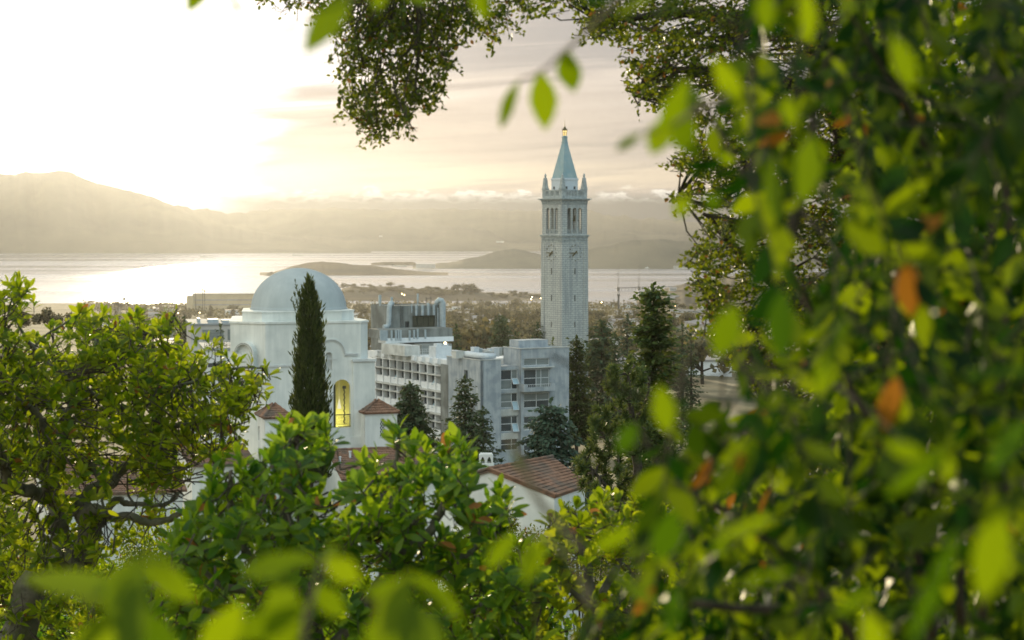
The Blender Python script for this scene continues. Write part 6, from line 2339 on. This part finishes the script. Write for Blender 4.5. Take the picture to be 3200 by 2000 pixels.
# ------------------------------------------------------------------ garden shrubs on the slope
def shrub(label, px, py_top, Y, wpx, mat, n, leaf, seed):
    top_ = P(px, py_top, Y)
    zg_ = float(gz(top_[0], Y))
    h = top_[2] - zg_
    w_ = wpx / F * Y
    o_ = thing('garden_shrub', label, 'shrub', (top_[0], Y, zg_))
    rg = np.random.default_rng(seed)
    lob = 14
    lc = np.stack([rg.uniform(-.42, .42, lob) * w_, rg.uniform(-.3, .3, lob) * w_, h - rg.uniform(0.18, 1.1, lob) * min(h * .8, w_ * .9)], -1)
    lr = rg.uniform(.14, .24, lob) * w_
    k_ = rg.integers(0, lob, n)
    dv = unit(rg.normal(0, 1, (n, 3)))
    p = lc[k_] + dv * (lr[k_] * rg.uniform(.5, 1.05, n))[:, None]
    p[:, 2] = np.minimum(p[:, 2], h * (1 - 0.25 * rg.uniform(0, 1, n) ** 2))
    L_ = Leaves()
    l_ = leaf * rg.uniform(.6, 1.2, n)
    L_.add(p, unit(rg.normal(0, 1, (n, 3)) + dv * .8), unit(dv + rg.normal(0, .4, (n, 3)) + np.array([0, 0, .5])), l_, l_ * .28, curl=rg.uniform(0, .2, n), fold=.2, tm=TM_OAK)
    link('foliage', L_.mesh('foliage'), M[mat], o_)
    t_ = MB()
    for c_ in lc:
        t_.tube([(0, 0, 0), tuple(c_ * np.array([.4, .4, .5])), tuple(c_)], [.05, .035, .012], 5)
    t_.build('stems', M['bark_dark'], o_)
    return o_


for i, (px, py, Y, w_, mt, n, lf, lab) in enumerate([
        (90, 1650, 42, 330, 'oak', 5200, .10, 'dark dense shrub low behind the left magnolia trunk'),
        (420, 1640, 48, 360, 'oak', 5200, .10, 'grey-green fine-leaved shrub below the white wing wall'),
        (330, 1720, 34, 330, 'magnolia', 4200, .13, 'bright shrub between the two magnolia trunks'),
        (-60, 1560, 60, 300, 'magnolia', 4200, .16, 'yellow-green shrub at the left frame edge behind the trunk'),
        (640, 1640, 52, 320, 'oak', 4600, .12, 'dark shrub under the domed building left wing'),
        (950, 1640, 40, 420, 'oak', 6000, .10, 'dark shrub mass behind the middle magnolia'),
        (1330, 1600, 44, 380, 'oak', 5200, .10, 'dark shrub behind the middle magnolia on its right'),
        (1560, 1585, 62, 240, 'oak', 5200, .12, 'dark bush hiding the left foot of the gabled house wall'),
        (520, 1555, 50, 330, 'magnolia', 5200, .13, 'bright bush before the white wing wall at the edge of the left magnolia'),
        (1660, 1578, 60, 330, 'oak', 6500, .12, 'low dark shrub at the foot of the gabled house wall'),
        (1830, 1585, 62, 340, 'oak', 4600, .11, 'dark shrub behind the small bright magnolia'),
        (2150, 1560, 58, 400, 'oak', 5200, .13, 'dark shrub below the bottle-brush pine'),
        (1500, 1800, 24, 460, 'magnolia_deep', 4200, .13, 'deep green shrub low under the middle magnolia on the right'),
        (650, 1820, 24, 480, 'magnolia_deep', 4200, .13, 'deep green shrub low under the middle magnolia on the left'),
        (1050, 1830, 22, 420, 'magnolia_deep', 4200, .12, 'deep green shrub under the centre of the middle magnolia'),
        (180, 1860, 26, 420, 'magnolia_deep', 4200, .12, 'deep green shrub at the foot of the left magnolia')]):
    shrub(lab, px, py, Y, w_, mt, n, lf, 200 + i)


# ------------------------------------------------------------------ town on the plain
def join_trunk(L_, t_, name):
    k_ = L_.n
    a = np.array(t_.v)
    v = np.concatenate(L_.v + [a])
    tri = np.concatenate(L_.t)
    qs = np.array([f for f in t_.f if len(f) == 4]) + k_
    fs = [tri] + ([np.concatenate(L_.q)] if L_.q else []) + [qs]
    me = np_mesh(name, v, fs, True)
    me.materials.append(M['towntree'])
    me.materials.append(M['bark_dark'])
    mi = np.zeros(len(me.polygons), np.int32)
    mi[-len(qs):] = 1
    me.polygons.foreach_set('material_index', mi)
    return me


def blob_tree(seed, n=420, squash=0.8, lobes=7):
    """round town tree of unit height: many leaf clumps spread through several lobes, and a trunk"""
    rg = np.random.default_rng(seed)
    L_ = Leaves()
    lc = np.stack([rg.normal(0, .26, lobes), rg.normal(0, .26, lobes), rg.uniform(0.42, 0.78, lobes)], -1)
    lr = rg.uniform(0.20, 0.31, lobes)
    k_ = rg.integers(0, lobes, n)
    dv = unit(rg.normal(0, 1, (n, 3)))
    p = lc[k_] + dv * (lr[k_] * rg.uniform(0.55, 1.0, n))[:, None]
    p[:, 2] = np.maximum(p[:, 2], 0.12)
    l_ = rg.uniform(0.07, 0.14, n)
    L_.add(p, unit(rg.normal(0, 1, (n, 3))), dv, l_, l_ * 0.5, curl=.1, fold=.1, tm=TM_NEEDLE)
    t_ = MB().tube([(0, 0, 0), (0.01, 0, 0.3), (0, 0, 0.72)], [0.035, 0.028, 0.012], 6)
    for c_ in lc:
        t_.tube([(0.01, 0, 0.25), tuple(c_ * np.array([.5, .5, .8])), tuple(c_)], [0.02, 0.014, 0.008], 4)
    return join_trunk(L_, t_, 'round_tree')


TREE_R = [blob_tree(60 + i) for i in range(5)]
TREE_C = []
for i in range(4):
    tb_, L_ = conifer_parts(1.0, 0.22 + 0.04 * i, 22, 80 + i, droop=0.15, leaf=0.075, dens=14, shape=0.75, jitter=.35)
    TREE_C.append(join_trunk(L_, tb_, 'pointed_tree'))
rt = random.Random(21)


def zone(px):
    if px < 790:
        return 'left of the dome'
    if px < 1690:
        return 'between the dome and the clock tower'
    return 'right of the clock tower'


used = {}
# low growth and small trees between the houses, too many to count
rg = np.random.default_rng(77)
n = 60000
Ys = 900 * (4560 / 900) ** rg.uniform(0.15, 1, n) 
Xs = (rg.uniform(250, 2350, n) - 1600) / F * Ys
den = np.sin(Xs / 60 + Ys / 140) + np.sin(Xs / 23 - Ys / 75 + 2) + rg.normal(0, 1.0, n)
kp = den > np.where(Ys > 3600, -0.6, 0.4)
Xs, Ys = Xs[kp], Ys[kp]
n = len(Xs)
hh = np.clip(Ys / 900, 1, 4.0) * rg.uniform(0.5, 1.5, n)
p = np.stack([Xs, Ys, gz(Xs, Ys) + hh * rg.uniform(0, 1.6, n)], -1)
L_ = Leaves()
l_ = np.clip(Ys / 700, 1.2, 5.0) * rg.uniform(.7, 1.5, n)
L_.add(p, unit(rg.normal(0, 1, (n, 3)) * np.array([1, 1, .6])), unit(rg.normal(0, .5, (n, 3)) + np.array([0, -.5, .7])), l_, l_ * .45, curl=.1, fold=.2, tm=TM_NEEDLE)
sc_ = link('ground_cover', L_.mesh('ground_cover'), M['towntree'])
sc_['kind'] = 'stuff'
tag(sc_, 'low hazy greenery filling the plain between the town houses', 'greenery')


def town_tree(px, Y, hpx, conical=None, py=None, wide=1.0):
    x = P(px, 1000, Y)[0]
    zg = float(gz(x, Y)) if py is None else zpx(py, Y)
    h = hpx / F * Y
    con = rt.random() < 0.6 if conical is None else conical
    me = rt.choice(TREE_C if con else TREE_R)
    o = bpy.data.objects.new('pointed_tree' if con else 'round_tree', me)
    COL.objects.link(o)
    o.location = (x, Y, zg - 0.02 * h)
    s = h * rt.uniform(0.9, 1.1)
    w_ = s * (1.0 if con else rt.uniform(0.9, 1.3) * wide)
    o.scale = (w_, w_, s)
    o.rotation_euler = (0, 0, rt.uniform(0, 6.28))
    band_ = 'near the campus' if Y < 1500 else ('amid the town' if Y < 3000 else 'near the shore')
    if py is not None:
        lab = 'hazy round tree on the low point of land by the water'
        grp = 'trees on the low point'
    else:
        lab = '%s hazy tree %s %s' % ('pointed' if con else 'rounded', band_, zone(px))
        grp = '%s town trees %s %s' % ('pointed' if con else 'rounded', band_, zone(px))
    return tag(o, lab, 'tree', grp)


for i in range(470):
    Y = 720 * (4400 / 720) ** (rt.random() if i < 300 else rt.uniform(.5, 1))
    z_ = rt.random()
    if z_ < 0.62:
        px = rt.uniform(1060, 1700)
    elif z_ < 0.85:
        px = rt.uniform(1830, 2260)
    else:
        px = rt.uniform(330, 800)
    hm = rt.uniform(9, 24) if Y < 2000 else rt.uniform(9, 20)
    town_tree(px, Y, hm * F / Y)
# trees on the low point by the water, with the outline the photograph shows
for px, py, hp_, Y in ((1062, 905, 20, 5120), (1085, 902, 16, 5130), (1110, 900, 17, 5140), (1138, 897, 12, 5140), (1160, 898, 11, 5150), (1190, 900, 11, 5140), (1222, 899, 17, 5150), (1256, 901, 15, 5150), (1290, 904, 9, 5150),
                       (1335, 906, 11, 5140), (1372, 907, 11, 5140), (1405, 912, 16, 5120), (1432, 914, 28, 5100), (1452, 916, 32, 5090), (1472, 918, 22, 5100), (1484, 912, 15, 5140), (1606, 923, 15, 5140),
                       (1420, 925, 26, 5000), (1330, 925, 16, 4950), (1250, 925, 16, 4950), (1180, 920, 14, 4990), (1380, 930, 20, 4900)):
    town_tree(px, Y, hp_, False, py, 1.5)
for i in range(70):
    px = rt.uniform(1060, 1700)
    t_ = rt.random()
    py = np.interp(px, [1040, 1100, 1300, 1460, 1640, 1760], [922, 905, 908, 916, 926, 938]) + t_ * 14
    town_tree(px, 5130 - t_ * 250, rt.uniform(8, 17), False, py, 1.7)
# dark canopy of one big tree at the left before the water
for px, py, w_, h_, lab in ((165, 985, 190, 62, 'broad brown tree canopy before the water behind the left magnolia'),):
    Y = 620
    x = P(px, py, Y)[0]
    zg = float(gz(x, Y))
    o = thing('canopy_tree', lab, 'tree', (x, Y, zg))
    rg = np.random.default_rng(5)
    n = 2600
    L_ = Leaves()
    lc = np.stack([rg.uniform(-.5, .5, 16), rg.normal(0, .12, 16), rg.uniform(-.2, .1, 16)], -1)
    lc[:, 2] += 0.18 * (1 - (lc[:, 0] * 2) ** 2)
    k_ = rg.integers(0, 16, n)
    dv = unit(rg.normal(0, 1, (n, 3)))
    Wm = w_ / F * Y
    p = lc[k_] * np.array([Wm, Wm, Wm * .6]) + dv * (Wm * 0.10 * rg.uniform(.3, 1, n))[:, None]
    zt = zpx(py - 25, Y) - zg
    p[:, 2] += zt - p[:, 2].max() + 0.2
    l_ = rg.uniform(0.5, 1.0, n)
    L_.add(p, unit(rg.normal(0, 1, (n, 3))), dv, l_, l_ * .5, tm=TM_NEEDLE)
    link('crown', L_.mesh('crown'), M['towntree'], o)
    MB().tube([(0, 0, 0), (0, 0, zt - 6), (2, 0, zt - 2)], [0.6, 0.4, 0.2], 6).build('trunk', M['bark_dark'], o)


def house_mesh(kind):
    m_ = MB()
    if kind == 0:      # gabled
        m_.box(-.5, .5, -.35, .35, 0, .34)
        m_.add([(-.55, -.4, .341), (.55, -.4, .341), (.55, .4, .341), (-.55, .4, .341), (-.55, 0, .58), (.55, 0, .58)], [(0, 1, 5, 4), (2, 3, 4, 5), (0, 4, 3), (1, 2, 5), (3, 2, 1, 0)])
        n_w = 6
    elif kind == 1:    # flat block with parapet
        m_.box(-.5, .5, -.4, .4, 0, .4)
        m_.box(-.52, .52, -.42, .42, .401, .44)
        n_w = 6
    else:              # long low shed
        m_.box(-.8, .8, -.3, .3, 0, .18)
        m_.add([(-.83, -.33, .181), (.83, -.33, .181), (.83, .33, .181), (-.83, .33, .181), (-.83, 0, .25), (.83, 0, .25)], [(0, 1, 5, 4), (2, 3, 4, 5), (0, 4, 3), (1, 2, 5), (3, 2, 1, 0)])
        n_w = 6
    k = len(m_.f)
    for i in range(4):  # dark window strips
        x = -.38 + i * .22
        m_.box(x, x + .12, -.356 if kind == 0 else (-.406 if kind == 1 else -.306), -.3 if kind == 0 else -.29, .14 if kind != 2 else .06, .24 if kind != 2 else .12)
    me = m_.mesh(['gabled_house', 'flat_roofed_block', 'long_shed'][kind])
    me.materials.append(M['townwall'] if kind != 1 else M['townwhite'])
    me.materials.append(M['townroof'])
    me.materials.append(M['glass'])
    for i, pl in enumerate(me.polygons):
        if i >= k:
            pl.material_index = 2
        elif i >= 6:
            pl.material_index = 1
    return me


HM = [house_mesh(i) for i in range(3)]
HN = ['town_house', 'town_block', 'long_shed']
HL = ['small gabled house', 'pale flat-roofed block', 'long low shed']
for i in range(270):
    Y = 850 * (4450 / 850) ** rt.random()
    z_ = rt.random()
    if z_ < 0.50:
        px = rt.uniform(1070, 1690)
    elif z_ < 0.78:
        px = rt.uniform(1840, 2240)
    else:
        px = rt.uniform(330, 795)
    x = P(px, 1000, Y)[0]
    kd = rt.choice([0, 0, 0, 1, 1, 2])
    o = bpy.data.objects.new(HN[kd], HM[kd])
    COL.objects.link(o)
    s = rt.uniform(11, 17) if kd == 0 else (rt.uniform(16, 34) if kd == 1 else rt.uniform(22, 46))
    o.location = (x, Y, float(gz(x, Y)) - 0.4)
    o.scale = (s, s, s * rt.uniform(0.75, 1.0) * (0.75 if kd else 1))
    o.rotation_euler = (0, 0, rt.choice([0.15, 1.7]) + rt.uniform(-.12, .12))
    band_ = 'behind the campus trees' if Y < 1600 else ('amid the hazy town' if Y < 3000 else 'down by the shore')
    tag(o, '%s %s %s' % (HL[kd], band_, zone(px)), 'house' if kd == 0 else 'building', '%ss %s %s' % (HL[kd], band_, zone(px)))
# houses on the right-hand slope by the water
for i in range(34):
    px, py = rt.uniform(2060, 2230), rt.uniform(905, 1000)
    Y = 3900 + rt.uniform(-250, 500)
    Y = 3750 + (1000 - py) / 95 * 800
    x = P(px, py, Y)[0]
    sfr = max(0, min(1, (Y - 3700) / 1000))
    o = bpy.data.objects.new('town_house', HM[0])
    COL.objects.link(o)
    o.location = (x, Y, zpx(py, Y))
    s = rt.uniform(12, 18)
    o.scale = (s, s, s)
    o.rotation_euler = (0, 0, rt.uniform(-.5, .5))
    tag(o, 'small pale house on the far slope at the right by the water', 'house', 'houses on the right slope')

# ------------------------------------------------------------------ things in and by the bay
def simple(name, label, cat, mb_, mat, loc, group=None, smooth=False):
    o = mb_.build(name, M[mat], None, smooth)
    o.location = loc
    return tag(o, label, cat, group)


# pier with two lattice masts
pr0, pr1 = P(1932, 906, 5550), P(2200, 903, 5800)
pier = thing('pier', 'long thin pier on piles with two tall masts in the bay right of the tower', 'pier', tuple(pr0[:2]) + (0.0,))
dv = (pr1 - pr0)
m_ = MB()
nseg = 26
for i in range(nseg + 1):
    q = dv * i / nseg
    m_.tube([(q[0], q[1], -3), (q[0], q[1], 7)], 0.9 if i < 10 else 0.5, 5)
m_.build('pile', M['dark_metal'], pier)
m_ = MB()
m_.tube([(0, 0, 7.6), (dv[0] * .47, dv[1] * .47, 7.6)], 1.3, 4)
m_.tube([(dv[0] * .47, dv[1] * .47, 7.0), (dv[0], dv[1], 7.0)], 0.9, 4)
m_.build('deck', M['dark_metal'], pier)
for q in (0.0, 0.235):
    b_ = dv * q
    m_ = MB()
    m_.box(b_[0] - 4, b_[0] + 4, b_[1] - 4, b_[1] + 4, -3, 9.5)
    for sx in (-1, 1):
        for sy in (-1, 1):
            m_.tube([(b_[0] + sx * 2.2, b_[1] + sy * 2.2, 9), (b_[0] + sx * .5, b_[1] + sy * .5, 76)], [0.35, 0.22], 4)
    for i in range(14):
        z0, z1 = 9 + i * 4.8, 13.8 + i * 4.8
        w0_, w1_ = 2.2 - 1.7 * i / 14, 2.2 - 1.7 * (i + 1) / 14
        m_.tube([(b_[0] - w0_, b_[1] - w0_, z0), (b_[0] + w1_, b_[1] - w1_, z1)], 0.15, 3)
        m_.tube([(b_[0] + w0_, b_[1] - w0_, z0), (b_[0] - w1_, b_[1] - w1_, z1)], 0.15, 3)
    m_.build('mast', M['dark_metal'], pier)
# boats
for i, (px, py, lm, kind, lab) in enumerate([(645, 802, 85, 'ship', 'long low pale ship far out on the left water'), (512, 802, 24, 'boat', 'tiny pale motor boat left of the long ship'),
                                             (934, 797, 90, 'ship', 'grey low ship far out above the dome'), (1038, 797, 22, 'boat', 'small grey boat right of the grey ship'),
                                             (2022, 838, 26, 'boat', 'white ferry boat near the far shore right of the tower')]):
    Y = CZ * F / (py - 712 + 2)
    x = P(px, py, Y)[0]
    o = thing('ship' if kind == 'ship' else 'boat', lab, 'ship' if kind == 'ship' else 'boat', (x, Y, 0), R(8))
    h = lm * (0.06 if kind == 'ship' else 0.14)
    m_ = MB()
    hw = lm * 0.08
    m_.prism([(-lm / 2, -hw), (lm * .38, -hw), (lm / 2, 0), (lm * .38, hw), (-lm / 2, hw)], -1, h)
    m_.build('hull', M['townwall'], o)
    m_ = MB().box(-lm * .42, -lm * .25, -hw * .7, hw * .7, h, h * 2.6) if kind == 'ship' else MB().box(-lm * .25, lm * .2, -hw * .7, hw * .7, h, h * 2.2)
    m_.build('cabin', M['townwhite'], o)
for px, py, hh, lab in ((799, 822, 17, 'white sailing boat on the water left of the dome'), (1456, 851, 20, 'thin masted sailing boat between the dome and the tower'), (1508, 849, 26, 'tall masted sailing boat just right of another between dome and tower')):
    Y = CZ * F / (py - 712)
    x = P(px, py, Y)[0]
    o = thing('sailing_boat', lab, 'boat', (x, Y, 0))
    MB().prism([(-5, -1.5), (3, -1.5), (6, 0), (3, 1.5), (-5, 1.5)], -.5, 1.6).build('hull', M['townwhite'], o)
    MB().tube([(0, 0, 1.6), (0, 0, hh)], 0.25, 5).build('mast', M['dark_metal'], o)
    if hh < 18:
        MB().add([(0.3, 0, 3), (-5, .1, 3), (0.3, 0, hh - 1), (0.3, .3, 3), (-5, .4, 3), (0.3, .3, hh - 1)], [(0, 1, 2), (5, 4, 3), (0, 3, 4, 1), (1, 4, 5, 2), (2, 5, 3, 0)]).build('sail', M['townwhite'], o)
# pale tanks and sheds on the point
for px, py, w_, h_, lab in ((1874, 803, 32, 7, 'pale storage tank on the wooded point just right of the tower'), (1928, 801, 24, 12, 'pale square storage tank in the middle of three on the point'), (1952, 797, 30, 11, 'long pale storage tank right of the square one on the point'),
                            (1563, 755, 24, 3, 'tiny white building on the far shore left of the tower'), (1190, 738, 9, 3, 'tiny white building halfway up the far hills')):
    Y = 8820 if px > 1800 else 15300
    m = Y / F
    q = P(px, py, Y)
    m_ = MB()
    m_.lathe([(w_ * m / 2, -h_ * m), (w_ * m / 2, h_ * m * .5), (w_ * m / 2 * .96, h_ * m * .54)], 0, 0, 20) if px > 1800 else m_.box(-w_ * m / 2, w_ * m / 2, -20, 20, -h_ * m, h_ * m * .5)
    simple('storage_tank' if px > 1800 else 'white_building', lab, 'tank' if px > 1800 else 'building', m_, 'townwhite', tuple(q))
for px, py, w_, h_, Y, lab in ((1330, 826, 60, 12, 8400, 'long low warehouse on the bay point left of the tower'), (2150, 832, 90, 9, 8300, 'long grey wharf shed on the right shore of the bay'), (1250, 830, 44, 4, 8450, 'low dark jetty left of the warehouse')):
    m = Y / F
    q = P(px, py, Y)
    simple('warehouse' if h_ > 5 else 'jetty', lab, 'building' if h_ > 5 else 'jetty', MB().box(-w_ * m / 2, w_ * m / 2, -15, 15, -h_ * m, 0).box(-w_ * m / 2 - 1, w_ * m / 2 + 1, -16, 16, 0.003, 1.2), 'townwall', tuple(q))
# water tower and palms at the left shore
q = P(388, 955, 4300)
wt = thing('water_tower', 'thin-legged water tower at the shore left of the long building', 'tower', (q[0], q[1], q[2] - 6))
m_ = MB()
for sx in (-1, 1):
    for sy in (-1, 1):
        m_.tube([(sx * 3.2, sy * 3.2, 0), (sx * 2.2, sy * 2.2, 18)], 0.5, 4)
m_.build('leg', M['dark_metal'], wt)
MB().lathe([(3.6, 17), (3.9, 18), (3.9, 23.5), (2.5, 25)], 0, 0, 12).build('tank', M['townroof'], wt)
for px, py, hh, lab in ((611, 903, 16, 'tall palm left of the other two on the long building side'), (633, 905, 15, 'middle palm above the long hazy building'), (639, 909, 11, 'shortest palm right of the middle palm')):
    Y = 3300
    tp = P(px, py, Y)
    zg = float(gz(tp[0], Y))
    o = thing('palm_tree', lab, 'tree', (tp[0], Y, zg))
    h = tp[2] - zg
    MB().tube([(0, 0, 0), (0.3, 0, h * .5), (0, 0, h)], [0.6, 0.45, 0.4], 6).build('trunk', M['bark_dark'], o)
    L_ = Leaves()
    rg = np.random.default_rng(int(px))
    n = 34
    a = rg.uniform(0, 6.28, n)
    e = rg.uniform(-.5, 1.1, n)
    L_.add(np.tile([[0, 0, h]], (n, 1)), np.stack([np.cos(a) * np.cos(e), np.sin(a) * np.cos(e), np.sin(e)], -1), np.tile([[0.1, 0.1, 1.0]], (n, 1)), 3.2, 0.45, curl=.3, fold=.2, tm=TM_MAG)
    link('crown', L_.mesh('crown'), M['towntree'], o)
# chimney stack with a round head at the right shore
q = P(1933, 965, 3600)
zg = float(gz(q[0], 3600))
o = thing('vent_stack', 'single dark stack with a wide head standing at the shore below the pier', 'stack', (q[0], 3600, zg))
hv = P(1933, 919, 3600)[2] - zg
MB().lathe([(1.8, 0), (1.6, hv - 4)], 0, 0, 8).build('shaft', M['dark_metal'], o)
MB().lathe([(2.6, hv - 4), (2.9, hv - 1), (2.2, hv)], 0, 0, 8).build('head', M['dark_metal'], o)
# lit lamps in the town
for i, (px, py, Y) in enumerate(((1256, 918, 4700), (1264, 922, 4600), (1663, 928, 4400), (1660, 935, 4200), (1624, 980, 2600), (1880, 945, 3600), (624, 977, 2100), (557, 978, 2300), (1690, 932, 4200), (2110, 955, 3800))):
    q = P(px, py, Y)
    zg = float(gz(q[0], Y))
    pos_ = ['on the low point behind the plant tower', 'just right of another lit lamp on the low point', 'by the shore close left of the tower shaft', 'below another lit lamp left of the tower shaft', 'among town trees left of the tower',
            'right of the tower shaft', 'white one among sheds left of the dome', 'small one left of the white one near the dome', 'touching the left edge of the tower', 'on the far right slope'][i]
    o = thing('street_lamp', 'lit street lamp ' + pos_, 'lamp', (q[0], Y, min(zg, q[2] - 3)), 0, None)
    h = q[2] - o.location.z
    MB().tube([(0, 0, 0), (0, 0, h)], 0.12 * Y / 2500, 4).build('pole', M['dark_metal'], o)
    r_ = 1.5 / F * Y
    MB().lathe([(0.02, h - r_), (r_ * .8, h - r_ * .5), (r_, h), (r_ * .8, h + r_ * .5), (0.02, h + r_)], 0, 0, 8).build('lamp_head', M['lamp'], o)

# ------------------------------------------------------------------ haze
hb = MB().box(-9000, 9000, -450, 17900, -40, 690).build('haze', None)
hm, nt, N, L, out = nm('sea_haze')
pv = N.new('ShaderNodeVolumePrincipled')
pv.inputs['Color'].default_value = (0.175, 0.182, 0.200, 1)
pv.inputs['Density'].default_value = 0.00005
pv.inputs['Anisotropy'].default_value = 0.75
L.new(pv.outputs[0], out.inputs['Volume'])
hb.data.materials.append(hm)
hb['kind'] = 'stuff'
